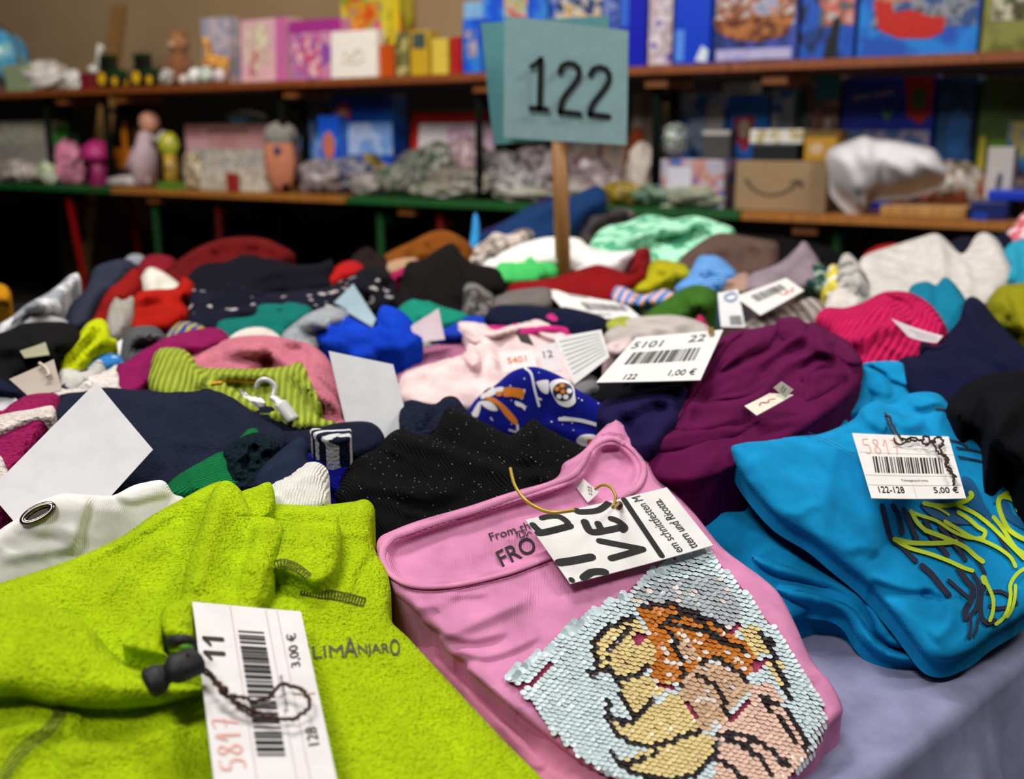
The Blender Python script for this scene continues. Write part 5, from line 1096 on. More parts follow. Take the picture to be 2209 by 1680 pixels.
card('price_tag', 'white tag corner left of the magenta fleece, behind the knit hat', 'tag', [(340, 710, 1.28), (392, 678, 1.29), (382, 697, 1.27), (357, 721, 1.26)], '#d6d6d8', .01, group=PT)
card('price_tag', 'white tag strip left of the grey knit hat', 'tag', [(237, 745, 1.12), (268, 730, 1.13), (262, 768, 1.10), (240, 765, 1.10)], '#d6d6d8', .01, group=PT)
card('price_tag', 'white card at the left frame edge above the striped fleece', 'tag', [(-30, 830, .92), (8, 842, .92), (42, 865, .89), (-20, 905, .88)], '#c4c0c6', .01, group=PT)
card('price_tag', 'translucent blue-grey card leaning over the royal blue fleece', 'tag', [(718, 655, 1.30), (762, 612, 1.31), (811, 688, 1.26), (803, 705, 1.25)], '#8fa8b4', .01, group=PT)
card('price_tag', 'pinkish card standing at the right of the royal blue fleece', 'tag', [(876, 710, 1.16), (946, 665, 1.17), (960, 732, 1.13), (884, 740, 1.12)], '#b4a0aa', .01, group=PT)
o, M_ = card('price_tag', 'white barcode tag lying near the foot of the sign stick', 'tag', [(1172, 619, 1.44), (1335, 645, 1.44), (1382, 684, 1.28), (1236, 690, 1.26)], '#dad8d6', .0, group=PT)
barcode('barcode', (.34, .42), (.6, .0), (0, .3), M_, o, seed=5, c='#3a3a3c'); strokes('printed_line', [([(.3, .2), (.5, .2)], .07), ([(.4, .86), (.6, .86)], .06)], M_, plain('#8a8a8c', .7), o, sm=False)
o, M_ = card('care_card', 'white card with fine grey text lines right of the pale pink shirt', 'card', [(1195, 728, 1.02), (1297, 711, 1.02), (1315, 770, .98), (1238, 830, .95)], '#c9c8c8', .01)
strokes('text_line', [([(.08, .12 + .1 * i), (.92, .12 + .1 * i)], .022) for i in range(8)], M_, plain('#9a9a9c', .7), o, sm=False)
o, M_ = card('price_tag', 'white price tag printed 5101 and 22 left of the plum garment', 'tag', [(1372, 728, 1.00), (1560, 711, .99), (1511, 820, .82), (1286, 825, .83)], '#dddcda', .004, group=PT)
lettering('print', [('5101', (.05, .3), (.33, 0), (0, -.16)), ('22', (.66, .24), (.18, 0), (0, -.16)), ('1,00 €', (.66, .93), (.26, 0), (0, -.13)), ('122', (.24, .96), (.12, 0), (0, -.1))], M_, plain('#3a3a3c', .7), o)
barcode('barcode', (.13, .66), (.72, -.02), (.0, -.26), M_, o, seed=7, c='#2a2a2c')
strokes('gold_clip', [([(.87, .02), (.9, .14)], .06)], lambda u, v: M_(u, v, .003), plain('#b89a1c', .3, .8), o, sm=False)
o, M_ = card('price_tag', 'white tag with red handwriting at the right, behind the plum garment', 'tag', [(1585, 640, 1.28), (1696, 600, 1.30), (1735, 627, 1.22), (1640, 680, 1.18)], '#d8d5d2', .01, group=PT)
barcode('barcode', (.2, .55), (.6, 0), (0, -.35), M_, o, seed=9, c='#4a4a4c'); strokes('handwriting', [([(.62, .6), (.7, .8), (.76, .62), (.82, .82), (.9, .6)], .03)], M_, plain('#b05048', .7), o)
o, M_ = card('price_tag', 'white upright tag with a blue ring print at the right', 'tag', [(1548, 632, 1.22), (1592, 624, 1.22), (1608, 706, 1.15), (1555, 705, 1.15)], '#cfd0d2', .01, group=PT)
barcode('barcode', (.4, .95), (.55, 0), (0, -.25), M_, o, n=12, seed=11, c='#3a3a3c'); strokes('ring_print', [([(.3, .15), (.7, .08), (.9, .2), (.6, .3), (.3, .22)], .06)], M_, plain('#4a6aa0', .6), o)
G('shirt', 'grey-beige shirt layer behind the 5101 price tag', 'shirt', Z('C4', '640,700 680,600 860,500 1000,480 1240,470 1440,520 1560,600 1500,700 1200,760 800,780'), '#b2aaa4', 'jersey', k=.5, yb=752, lift=.05)
G('garment', 'olive and turquoise pointed collar left of the 5101 price tag', 'collar', Z('C4', '650,560 720,500 820,478 900,510 960,600 1020,670 900,700 720,640'), '#9aa03c', 'jersey', k=.5, yb=735, lift=.06)
G('garment', 'turquoise triangle lining inside the olive collar', 'lining', Z('C4', '690,600 820,512 900,570 1000,668 850,660'), '#1f9096', 'jersey', k=.5, yb=735, lift=.075, sharp=True)
G('garment', 'small turquoise fabric tuft above the 5101 price tag', 'garment', Z('C4', '1060,670 1100,620 1220,570 1370,600 1400,640 1250,680'), '#35a4ac', 'jersey', k=.5, yb=738, lift=.06)
G('garment', 'tiny raspberry pink fabric tip beside the upright ring-print tag', 'garment', Z('C4', '1420,560 1430,490 1470,470 1520,540 1550,590 1480,610'), '#b02a58', 'jersey', k=.5, yb=715, lift=.07)
G('garment', 'pinkish white frill under the left edge of the 5101 price tag', 'garment', Z('C4', '640,760 700,700 850,660 890,690 860,780 740,830'), '#cdb9b8', 'jersey', k=.5, yb=775, lift=.055)
G('sock', 'grey marl sock end below the fine-text card', 'sock', Z('C4', '340,1100 420,1010 520,980 600,1020 660,1120 640,1220 480,1200'), '#77767a', 'knit', k=.5, yb=860, lift=.04, rnd=30, blg=.8)
G('garment', 'black garment beneath the 5101 price tag', 'garment', Z('C4', '520,1200 600,1040 1000,1000 1460,940 1560,860 1500,1000 1300,1150 1000,1240 700,1260'), '#0a0a10', 'jersey', k=.5, yb=880, lift=.03)
# pale pink shirt labels
S1 = find('baby_shirt')
def flat(px, py, d): return P3(px, py, d)
dB = 1.0
o, M_ = card('sewn_label', 'white label with orange digits inside the pale pink shirt', 'label', [(1075, 760, 1.005), (1150, 752, 1.0), (1160, 800, .965), (1086, 805, .965)], '#d8cccc', .01)
lettering('print', [('S401', (.2, .6), (.55, -.04), (0, -.28))], M_, plain('#c8603c', .7), o)
o, M_ = card('sewn_label', 'pale size label with grey 12 beside the orange-digit label', 'label', [(1160, 745, 1.0), (1200, 738, .998), (1212, 800, .965), (1172, 803, .965)], '#cfc6ca', .01)
lettering('print', [('12', (.2, .5), (.5, 0), (0, -.25))], M_, plain('#5a5a64', .7), o)
o, _m = card('diamond_patch', 'dark brown diamond patch on the pale pink shirt hood', 'patch', [(1112, 716, 1.085), (1140, 722, 1.085), (1152, 745, 1.06), (1124, 737, 1.06)], '#2c2826', .0)

# ---- middle right
G('garment', 'dark purple garment under the black strip left of the plum one', 'top', [(1290, 905), (1300, 868), (1340, 852), (1400, 838), (1475, 830), (1480, 880), (1440, 960), (1400, 1000), (1350, 950)], '#1c1440', 'jersey', k=.5, lift=.02)
nv = G('navy_jersey', 'navy sweatshirt behind the blue hooded sweatshirt at the right edge', 'sweatshirt', Z('A6', '1460,900 1480,800 1590,780 1600,700 1700,722 1760,655 1835,560 1872,445 1945,450 2040,560 2130,660 2209,730 2320,780 2320,1020 2100,1060 1900,1080 1700,1100 1560,1050'), '#0e1130', 'jersey', k=.55, lift=.02, rnd=40, wr=(12, 110, 30), folds=[('s', Z('A6', '1880,460 1960,600 2060,720 2209,800'), 26, 14), ('r', Z('A6', '1650,820 1850,900 2050,900'), 20, 9)])
G('sweatshirt', 'black-navy rolled garment at the right edge behind the blue hooded sweatshirt', 'garment', Z('A6', '1760,1120 1800,1010 1900,932 2050,880 2209,865 2330,860 2330,1560 2209,1540 2100,1400 1950,1250'), '#07080f', 'jersey', k=.6, yb=1010, lift=.05, rnd=60, wr=(8, 120, 30))
pm = G('long_sleeved_shirt', 'plum long-sleeved top with bunched neckline behind the blue hooded sweatshirt', 'top', Z('A6', '-30,1270 30,1220 130,1180 190,1080 240,960 290,860 400,700 500,640 640,620 740,600 760,565 860,555 930,590 980,588 1060,640 1160,690 1230,770 1260,840 1240,960 1100,1100 800,1300 500,1450 300,1529 80,1529 0,1450 -30,1360'), '#5a0f42', 'jersey', k=.62, yb=1030, lift=.02, rnd=34, blg=.7, step=5, wr=(7, 90, -35),
       folds=[('s', Z('A6', '150,1190 250,1060 420,1050 560,1030 660,960 740,850 820,790 960,740 1010,620'), 26, 18), ('s', Z('A6', '290,870 420,800 600,720 700,640'), 16, 11), ('s', Z('A6', '170,1160 300,960 470,870 640,800 800,700 860,560'), 18, 12), ('r', Z('A6', '980,600 1000,700 1080,800'), 16, 12), ('s', Z('A6', '900,600 960,690 1080,760 1240,830'), 20, 12),
              ('r', Z('A6', '60,1250 300,1200 600,1140'), 18, 8), ('s', Z('A6', '880,900 1000,820 1100,840 1180,900'), 20, 12), ('r', Z('A6', '200,1120 330,930 430,870'), 8, 8)])
plc = '#5a0f42'
layer(pm, 'sleeve', Z('A6', '130,1200 190,1070 240,960 290,862 400,720 470,655 540,632 560,660 480,730 390,850 320,960 250,1070 190,1170'), .022, plc, 'jersey', 20, folds=[('r', Z('A6', '230,1040 320,900 440,740'), 8, 5)])
layer(pm, 'sleeve', Z('A6', '340,930 400,850 470,750 560,660 640,622 745,600 775,640 710,740 600,800 480,850 390,930 350,980'), .026, plc, 'jersey', 22, folds=[('r', Z('A6', '420,880 540,760 680,680'), 12, 7)])
layer(pm, 'collar', Z('A6', '745,640 755,575 800,558 860,556 925,590 940,640 900,700 840,740 790,720'), .030, plc, 'jersey', 22, folds=[('s', Z('A6', '800,600 850,640 880,690'), 12, 7)])
layer(pm, 'shoulder', Z('A6', '960,600 1000,600 1060,642 1160,692 1225,765 1255,830 1180,860 1080,800 1000,720 950,660'), .024, plc, 'jersey', 26, folds=[('s', Z('A6', '990,640 1060,720 1160,780 1230,830'), 16, 8)])
layer(pm, 'neck_band', Z('A6', '140,1215 170,1150 240,1080 330,1030 430,1010 560,990 640,945 700,880 760,810 840,760 940,725 990,700 1010,740 930,775 840,815 770,880 710,970 620,1035 500,1055 380,1070 280,1120 220,1180 170,1240'), .020, plc, 'jersey', 13, folds=[('r', Z('A6', '200,1140 380,1045 560,1012 680,940 800,810 940,745'), 6, 4)])
layer(pm, 'front_fold', Z('A6', '880,960 900,880 960,830 1060,820 1160,850 1200,900 1130,980 1000,1060 900,1080'), .016, plc, 'jersey', 30, folds=[('r', Z('A6', '930,920 1040,870 1140,880'), 16, 8)])
layer(pm, 'hem', Z('A6', '-20,1290 40,1225 140,1190 300,1170 480,1150 640,1130 720,1150 600,1230 400,1310 200,1350 40,1360'), .014, plc, 'jersey', 26, folds=[('r', Z('A6', '40,1280 250,1230 500,1190'), 14, 6)])
d_ = float(pm.depth(1660, 860)[0]) - .022
o, M_ = card('brand_label', 'cream sewn-in label with small pink flourish on the plum top', 'label', [(1606, 876, d_ - .012), (1660, 848, d_ - .008), (1712, 852, d_ - .012), (1632, 896, d_ - .03)], '#ddd6c4', .02)
strokes('flourish', [([(.3, .5), (.42, .35), (.5, .6), (.62, .45), (.72, .6)], .04)], M_, plain('#b8305a', .7), o)
o2, M2 = card('size_label', 'tiny cream size label above the cream label on the plum top', 'label', [(1668, 836, d_ - .016), (1686, 822, d_ - .016), (1712, 840, d_ - .02), (1694, 858, d_ - .02)], '#d8d0bc', .01)
lettering('print', [('122', (.2, .7), (.5, -.1), (.05, -.3))], M2, plain('#3a3020', .7), o2)

# ---- astronaut shirt
PLA = [(1300, 990, .088), (1200, 800, .148), (1430, 1040, .085)]
asn = G('printed_t_shirt', 'cobalt blue t-shirt printed with white and orange astronauts', 't-shirt', Z('A5', '880,1300 910,1232 980,1130 1100,1045 1200,962 1300,930 1400,938 1560,1010 1620,1070 1750,1140 1880,1230 2000,1370 2100,1480 2195,1640 2190,1800 2000,1800 1700,1620 1400,1460 1000,1400'), '#0f1880', 'cotton', plane=PLA, rnd=44, blg=.9, step=5, wr=(6, 150, 20), folds=[('r', Z('A5', '1400,1290 1600,1360 1750,1400'), 14, 7)])
MA = lambda x, y: asn.at(x, y, 3)
wht, org, blk = plain('#e2e0e4', .6), plain('#d0781a', .6), plain('#10122c', .6)
patches('astronaut_print', [Z('A5', '1100,1065 1150,1058 1150,1085 1105,1088'), Z('A5', '1005,1120 1030,1080 1070,1060 1100,1068 1098,1105 1020,1135'), Z('A5', '1005,1150 1060,1150 1100,1180 1112,1212 1060,1205 1010,1170'), Z('A5', '950,1230 975,1180 1000,1150 1005,1190 985,1250 955,1245'),
    Z('A5', '1365,1025 1430,1012 1445,1030 1440,1100 1400,1090 1370,1045'), Z('A5', '1450,1040 1490,1010 1550,1010 1600,1050 1612,1110 1615,1160 1570,1188 1510,1170 1470,1110'), Z('A5', '1225,1150 1260,1158 1292,1180 1290,1210 1270,1190 1235,1178'), Z('A5', '1622,1400 1650,1370 1700,1362 1745,1370 1740,1400 1700,1440 1640,1430')], MA, wht, asn.o, step=3, label='white printed patches')
strokes('tether_print', [(Z('A5', '1290,935 1330,970 1350,1060 1365,1120 1382,1180'), 5), (Z('A5', '1375,1130 1395,1140'), 4), (Z('A5', '1515,1265 1640,1272 1790,1312'), 8), (Z('A5', '1540,1258 1600,1266'), 7), (Z('A5', '1245,1330 1240,1290 1247,1360'), 5), (Z('A5', '1190,1335 1240,1350'), 4), (Z('A5', '1270,1130 1285,1080'), 6), (Z('A5', '2110,1540 2120,1545'), 4)], lambda x, y: asn.at(x, y, 3.4), wht, asn.o)
patches('astronaut_print', [Z('A5', '1155,1065 1220,1062 1282,1078 1272,1130 1210,1120 1155,1118'), Z('A5', '1030,1130 1085,1125 1150,1170 1200,1220 1245,1280 1225,1300 1170,1250 1110,1175'), Z('A5', '1105,1092 1140,1090 1140,1115 1108,1115'), Z('A5', '1690,1400 1722,1395 1715,1425 1700,1440')], lambda x, y: asn.at(x, y, 4.5), org, asn.o, step=3)
th = np.linspace(0, 2 * math.pi, 13)[:-1]; cx_, cy_ = Z('A5', '1535,1088')[0]
patches('helmet_print', [[(cx_ + 22 * math.cos(t), cy_ + 20 * math.sin(t)) for t in th]], lambda x, y: asn.at(x, y, 5), blk, asn.o, step=3)
patches('helmet_panel', [[(cx_ + 14 * math.cos(a) + 6 * math.cos(t), cy_ + 13 * math.sin(a) + 5.4 * math.sin(t)) for t in th[::2]] for a in (-.1, 1.1, 2.2)], lambda x, y: asn.at(x, y, 6.5), wht, asn.o, step=2)
patches('helmet_panel', [[(cx_ + r * math.cos(a) + 5.5 * math.cos(t), cy_ + r * math.sin(a) + 5 * math.sin(t)) for t in th[::2]] for a, r in ((3.6, 14), (4.6, 13), (0, 0))], lambda x, y: asn.at(x, y, 6.5), org, asn.o, step=2, label='orange helmet panels')
rs_ = random.Random(3); dots = []
for i in range(60):
    x = rs_.uniform(1010, 1400); y = rs_.uniform(800, 1010)
    if inside(asn.poly, np.array([x]), np.array([y]))[0]: dots.append(([(x, y), (x + .8, y + .6)], rs_.choice([1.5, 2, 3])))
strokes('star_dots', dots, lambda x, y: asn.at(x, y, 3), wht, asn.o, sm=False)

# ---- white hooded sweatshirt, white sock
G('sock', 'white ribbed sock end in front of the cobalt knit', 'sock', [(566, 1100), (580, 1046), (625, 1020), (650, 1002), (682, 996), (706, 1012), (710, 1040), (706, 1095), (640, 1110)], '#e4e1da', 'knit', k=.5, eh=.10, lift=.02, rnd=30, blg=.9, wr=(3, 60, 0), folds=[('r', [(600, 1060), (650, 1030), (690, 1020)], 14, 4)])
wh = G('hooded_sweatshirt', 'white sweatshirt with a metal eyelet behind the lime fleece at left', 'sweatshirt', Z('F1', '-140,480 0,352 100,285 180,215 260,180 350,158 480,165 600,168 700,120 770,100 870,90 925,160 980,182 1050,260 1000,420 700,560 400,680 0,800 -160,800'), '#e8e5e2', 'cotton', plane=[(200, 1230, .09), (100, 1110, .125), (380, 1050, .13)], rnd=40, blg=.7, step=6, wr=(5, 110, 20),
       folds=[('s', Z('F1', '490,170 450,300 420,420 410,480'), 26, 12), ('r', Z('F1', '0,500 200,470 400,440'), 14, 7), ('s', Z('F1', '600,168 690,210 800,190 930,165'), 16, -7), ('r', Z('F1', '120,330 300,350 430,400'), 18, 7)])
ecx, ecy = Z('F1', '203,268')[0]; mb = MB(); ring = []
e1 = wh.at([ecx], [ecy], 4)[0]; ea = wh.at([ecx + 38], [ecy - 20], 4)[0] - e1; eb = wh.at([ecx + 6], [ecy + 12], 4)[0] - e1
prev = None
mb.tube([e1 + ea * .82 * math.cos(t) + eb * .95 * math.sin(t) for t in np.linspace(0, 2 * math.pi, 41)], .0021, 8, cap=False)
el = mb.build('eyelet', plain('#8a8178', .22, 1.0), wh.o, True); el['label'] = 'metal eyelet ring'
tt = np.linspace(0, 2 * math.pi, 25)[:-1]
link('eyelet_hole', [e1 + ea * .75 * math.cos(t) + eb * .86 * math.sin(t) for t in tt], [tuple(range(24))], plain('#1c1714', .5), wh.o, False, recalc=False)

# ---- black glitter sweater (also under the pink t-shirt)
PLK = [(950, 1150, .085), (800, 1000, .115), (1200, 960, .12)]
bk = G('glitter_sweater', 'black ribbed sweater with glitter thread behind the pink t-shirt', 'sweater', [(722, 1075), (728, 1048), (745, 1010), (775, 985), (815, 965), (835, 940), (862, 925), (900, 935), (930, 938), (952, 900), (966, 878), (1000, 890), (1055, 915), (1100, 938), (1122, 925), (1150, 903), (1172, 918), (1220, 945), (1262, 967), (1275, 1010), (1250, 1060), (1130, 1120), (1000, 1160), (960, 1300), (960, 1420), (900, 1440), (840, 1400), (800, 1300), (780, 1180), (750, 1120)],
       '#0b0b0d', 'glitter', plane=PLK, rnd=34, blg=.8, step=5, wr=(8, 90, 20), ang=-35, folds=[('s', [(850, 930), (960, 960), (1100, 1010), (1200, 1020)], 26, 12), ('s', [(1150, 905), (1160, 980), (1185, 1040)], 22, 12), ('r', [(740, 1040), (860, 1060), (1000, 1060)], 20, 10)])

# ---- blue hooded sweatshirt: back layer and front panel
PLB = [(1960, 1425, .01), (1900, 790, .13), (1480, 1050, .085)]
hd = G('hooded_sweatshirt', 'folded bright blue hooded sweatshirt with yellow graffiti print at right', 'sweatshirt', Z('F4', '60,700 95,640 240,600 330,480 420,400 600,292 800,200 950,122 1100,50 1180,10 1260,0 1380,5 1430,70 1490,150 1590,178 1650,240 1750,380 1900,540 2059,690 2200,800 2200,1250 2059,1400 1900,1500 1850,1560 1800,1600 1700,1640 1600,1668 1450,1660 1300,1620 1180,1560 1110,1440 1060,1370 960,1345 900,1370 800,1420 700,1400 500,1250 300,1050 150,900'),
       '#0f86bc', 'jersey', plane=PLB, rnd=34, blg=.8, step=5, wr=(7, 120, 35), lift=0,
       folds=[('s', Z('F4', '950,330 950,260 930,160 1050,150 1080,380'), 10, 8), ('p', Z('F4', '900,260 960,170 1050,150 1200,130 1300,200 1200,250 1120,330 960,380'), 18, -16), ('s', Z('F4', '300,760 500,860 700,980 900,1100 1100,1230 1250,1340 1320,1440'), 34, 14),
              ('s', Z('F4', '1180,10 1280,80 1340,180'), 14, 10), ('r', Z('F4', '700,1235 850,1262 1000,1300 1120,1350 1200,1440 1240,1520'), 13, 15), ('r', Z('F4', '700,1130 900,1180 1080,1250 1220,1330 1290,1430 1380,1500'), 14, 14), ('s', Z('F4', '400,780 600,870 750,980 850,1080'), 16, 9), ('s', Z('F4', '240,600 330,640 420,620'), 12, 6),
              ('s', Z('F4', '1100,1420 1180,1540 1320,1600 1480,1620'), 16, 12)])
G_front = Sheet()
PLF = [(1960, 1425, .035), (1900, 790, .155), (1480, 1050, .11)]
fp = garment('front_panel', None, None, Z('F4', '450,475 500,450 620,430 760,410 920,400 1040,360 1130,310 1170,250 1250,212 1330,235 1400,185 1500,165 1590,178 1650,240 1750,380 1900,540 2059,690 2230,820 2230,1240 2059,1402 1900,1500 1800,1580 1720,1622 1640,1648 1560,1640 1500,1600 1430,1510 1330,1380 1180,1210 1000,1060 880,960 700,850 560,700 475,570'),
             '#128cc4', 'jersey', plane=PLF, rnd=42, blg=.9, step=5, wr=(6, 130, 25), thick=.012, parent=hd.o,
             folds=[('r', Z('F4', '560,520 700,640 900,720 1100,900 1250,1050'), 26, 8), ('s', Z('F4', '1250,215 1340,260 1420,330 1500,300'), 18, 11), ('s', Z('F4', '1400,190 1480,260 1600,240 1680,300'), 16, -9), ('r', Z('F4', '1170,260 1230,330 1320,380'), 14, 9), ('s', Z('F4', '1500,1240 1600,1290 1680,1300 1720,1280'), 22, -8),
                    ('s', Z('F4', '1220,1200 1400,1260 1560,1260'), 22, -9), ('r', Z('F4', '1660,1300 1640,1440 1560,1520'), 20, 9)])
bc = '#108ac2'
layer(hd, 'lower_fold', Z('F4', '690,1250 760,1225 860,1235 1000,1275 1110,1320 1190,1400 1240,1500 1310,1560 1400,1590 1480,1560 1530,1540 1600,1560 1650,1620 1600,1668 1480,1668 1340,1640 1220,1590 1140,1510 1080,1410 1000,1360 900,1345 800,1320'), .012, bc, 'jersey', 24, 1.0, folds=[('r', Z('F4', '760,1270 960,1300 1120,1370 1200,1490 1300,1590'), 12, 6), ('s', Z('F4', '1200,1460 1260,1560 1360,1610 1500,1610'), 12, 7)])
layer(hd, 'middle_fold', Z('F4', '560,1060 700,1090 880,1120 1040,1180 1180,1250 1270,1330 1320,1430 1370,1500 1440,1530 1420,1575 1330,1560 1250,1500 1200,1400 1120,1310 1000,1265 860,1225 720,1180 600,1120'), .016, bc, 'jersey', 26, 1.0, folds=[('r', Z('F4', '700,1130 940,1190 1140,1280 1240,1380 1320,1500'), 14, 6)])
layer(hd, 'placket', Z('F4', '945,165 985,148 1050,150 1072,250 1095,350 1040,375 1000,372 965,270'), .016, bc, 'jersey', 8, sharp=True)
layer(hd, 'placket', Z('F4', '1060,185 1120,150 1190,130 1235,215 1200,260 1100,300'), .014, bc, 'jersey', 8, sharp=True)
layer(hd, 'hood_edge', Z('F4', '1180,12 1260,-2 1380,2 1430,65 1500,160 1460,180 1400,140 1330,110 1280,60'), .014, bc, 'jersey', 14)
MF = lambda x, y: fp.at(x, y, 3)
MF2 = lambda x, y: fp.at(x, y, 5)
nvy = plain('#151a38', .75); mid = plain('#0d5a8c', .75); ylw = plain('#bcd419', .7)
L = [(Z('C2', '10,345 40,480 80,610 160,670 240,750 290,800'), 11), (Z('C2', '100,345 150,440 180,570'), 11), (Z('C2', '190,370 240,480 300,620'), 10), (Z('C2', '370,470 450,620 550,750'), 11), (Z('C2', '490,520 600,650 700,790'), 9),
     (Z('C2', '340,840 420,910 500,1010 560,1080'), 13), (Z('C2', '600,590 720,700 800,800 860,900'), 7), (Z('C2', '640,860 700,950 760,1030 740,1130 700,1200 700,1270'), 13), (Z('C2', '760,900 800,980 810,1080 790,1180 730,1260'), 9), (Z('C2', '860,960 830,1060 820,1160 830,1260 880,1310 940,1290'), 11),
     (Z('C2', '880,1060 980,1050 1060,1090 1120,1150'), 8), (Z('C2', '900,1170 960,1190 1040,1180'), 8), (Z('C2', '740,1280 740,1360 720,1430'), 7), (Z('C2', '800,1280 790,1360 760,1420'), 6), (Z('C2', '950,560 1020,680 1100,800'), 6), (Z('C2', '400,560 420,600 520,700'), 8), (Z('C2', '560,960 640,1030 720,1100'), 8),
     (Z('F4', '1690,470 1800,490 1880,520'), 4), (Z('F4', '1700,520 1800,540 1880,560'), 4), (Z('F4', '1580,260 1640,270 1700,330 1740,370'), 5), (Z('F4', '1600,420 1700,440 1750,470'), 4), (Z('F4', '1960,560 2059,640'), 4)]
strokes('graffiti_shadow', L, MF2, nvy, fp.o, step=3)
L = []
for q in range(4):
    e = q * 16
    L.append((Z('C2', f'{690+e},{120+e} {740+e*.6},{130+e} {790},{230+e*.3} {840-e*.5},{340} {900-e},{450} {880-e},{500-e*.3}'), 2.6))
    L.append((Z('C2', f'{950+e},{110+e} {1000},{105+e} {1070-e*.3},{160+e} {1130-e},{250}'), 2.6))
    L.append((Z('C2', f'{380+e},{380+e*.4} {460+e},{460-e*.2} {600},{500-e} {700-e},{490-e} {660-e},{420+e*.3}'), 2.6))
    L.append((Z('C2', f'{1040+e*.5},{340+e} {1100},{460-e*.3} {1160},{500-e} {1240},{480-e}'), 2.4))
strokes('outline_print', L, MF, nvy, fp.o)
patches('dark_blue_print', [Z('C2', '670,110 740,120 800,200 850,320 920,440 900,490 840,420 700,330 660,250'), Z('C2', '940,110 1010,100 1080,160 1140,240 1180,290 1060,240 980,200'), Z('C2', '330,330 420,430 560,480 700,500 780,490 700,420 600,340 480,300'), Z('C2', '900,330 960,330 1000,420 1100,500 1240,560 1240,470 1100,420 1060,340 1000,280')], lambda x, y: fp.at(x, y, 4), mid, fp.o, step=4)
L = [(Z('C2', '250,390 300,480 370,550'), 9), (Z('C2', '250,395 340,430 460,470 600,560 730,610 830,610'), 7), (Z('C2', '370,550 480,590 600,640 700,690 780,760 840,805'), 10), (Z('C2', '115,620 250,650 400,655 540,650 620,640'), 10), (Z('C2', '115,625 230,690 400,740 560,800 680,855 755,880'), 8.5),
     (Z('C2', '360,325 470,345 600,335 700,305 750,265 740,240'), 10), (Z('C2', '420,345 500,380 560,420'), 5), (Z('C2', '640,345 760,400 860,470 960,560 1060,660 1180,780'), 8.5), (Z('C2', '640,400 720,450 800,520 860,560 840,620'), 9), (Z('C2', '530,475 640,540 740,600 860,640 980,700 1070,770 1110,845'), 8),
     (Z('C2', '930,440 1010,540 1100,680 1180,740'), 9), (Z('C2', '1130,380 1100,300 1000,270 970,310 985,400 1040,520 1120,590 1230,640'), 10), (Z('C2', '970,300 1030,245 1100,230 1200,270'), 9),
     (Z('C2', '850,950 890,1020 925,1110 925,1210 900,1290'), 8), (Z('C2', '845,940 860,975'), 13), (Z('C2', '1230,840 1130,900 1070,990 1070,1090 1050,1190 1010,1270 950,1320'), 8), (Z('C2', '1110,1000 1105,1100 1080,1200 1040,1260'), 7)]
strokes('graffiti_print', L, lambda x, y: fp.at(x, y, 7), ylw, fp.o, step=3, label='neon yellow graffiti lettering')
st = [([(a, b), (a + 3, b + .6)], 1.1) for a, b in [(1745 + 6 * i, 933 + 2.0 * i + .05 * i * i) for i in range(16)]] + [([(a, b), (a + 3, b + .6)], 1.1) for a, b in [(1742 + 6 * i, 938 + 2.0 * i + .05 * i * i) for i in range(16)]]
strokes('seam_stitches', st, lambda x, y: fp.at(x, y, 2.5), plain('#3aa4d8', .8), fp.o, sm=False)
# drawn cord loops at the hood
dt = float(fp.depth(1940, 990)[0])
o, M_ = card('price_tag', 'white barcode tag 122-128 on the blue hooded sweatshirt', 'tag', [(1838, 935, dt + .0), (2046, 942, dt + .0), (2084, 1076, dt - .115), (1880, 1075, dt - .115)], '#dad7d5', .01, group=PT)
lettering('print', [('122-128', (.1, .93), (.27, 0), (0, -.09)), ('5,00 €', (.68, .94), (.26, 0), (0, -.1)), ('Trikotagenpulli türkis', (.37, .77), (.28, 0), (0, -.035))], M_, plain('#1a1a1c', .7), o)
barcode('barcode', (.12, .64), (.72, 0), (.02, -.25), M_, o, seed=13, n=44)
red = plain('#dda090', .7)
def hand(Mx, ox, oy, w, h, X=(1, 0), Y=(0, 1), wd=.012, mt=None, parent=None, txt='5817'):
    gl = {'5': [[(.9, .0), (.15, .05), (.1, .42), (.6, .4), (.9, .65), (.6, 1), (.1, .95)]], '8': [[(.8, .1), (.4, 0), (.15, .2), (.5, .45), (.9, .75), (.5, 1), (.1, .78), (.5, .45), (.85, .2), (.8, .1)]],
          '1': [[(.1, .45), (.6, 0), (.55, 1)]], '7': [[(.0, .05), (.8, .0), (.4, 1)], [(.15, .5), (.85, .45)]]}
    ls = []
    for i, ch in enumerate(txt):
        for g_ in gl[ch]:
            ls.append(([(ox + X[0] * w * (i + .72 * a) / len(txt) + Y[0] * h * b, oy + X[1] * w * (i + .72 * a) / len(txt) + Y[1] * h * b) for a, b in g_], wd))
    return strokes('handwriting', ls, Mx, mt or red, parent, step=.01)
hand(M_, .08, .1, .4, .24, wd=.012, parent=o)
strokes('ruled_line', [([(.01, .33), (.99, .33)], .004), ([(.01, .68), (.99, .68)], .004), ([(.01, .82), (.99, .82)], .004), ([(.48, .82), (.48, .99)], .004)], M_, plain('#a8a09a', .7), o, sm=False)
brn = plain('#2c1710', .7)
sp = [P3(1906, 886, dt + .055), P3(1922, 905, dt + .035), P3(1938, 940, dt - .008)] + [tuple(M_([u], [v], .004)[0]) for u, v in ((.52, .18), (.6, .12), (.68, .18), (.74, .08), (.8, .2), (.86, .1), (.9, .22), (.84, .3), (.88, .45), (.86, .55), (.9, .7), (.88, .88))]
string('tag_string', sp, .0008, brn, None, 'dark brown knotted string through the 122-128 barcode tag', 'string', wob=.0018, seed=2)
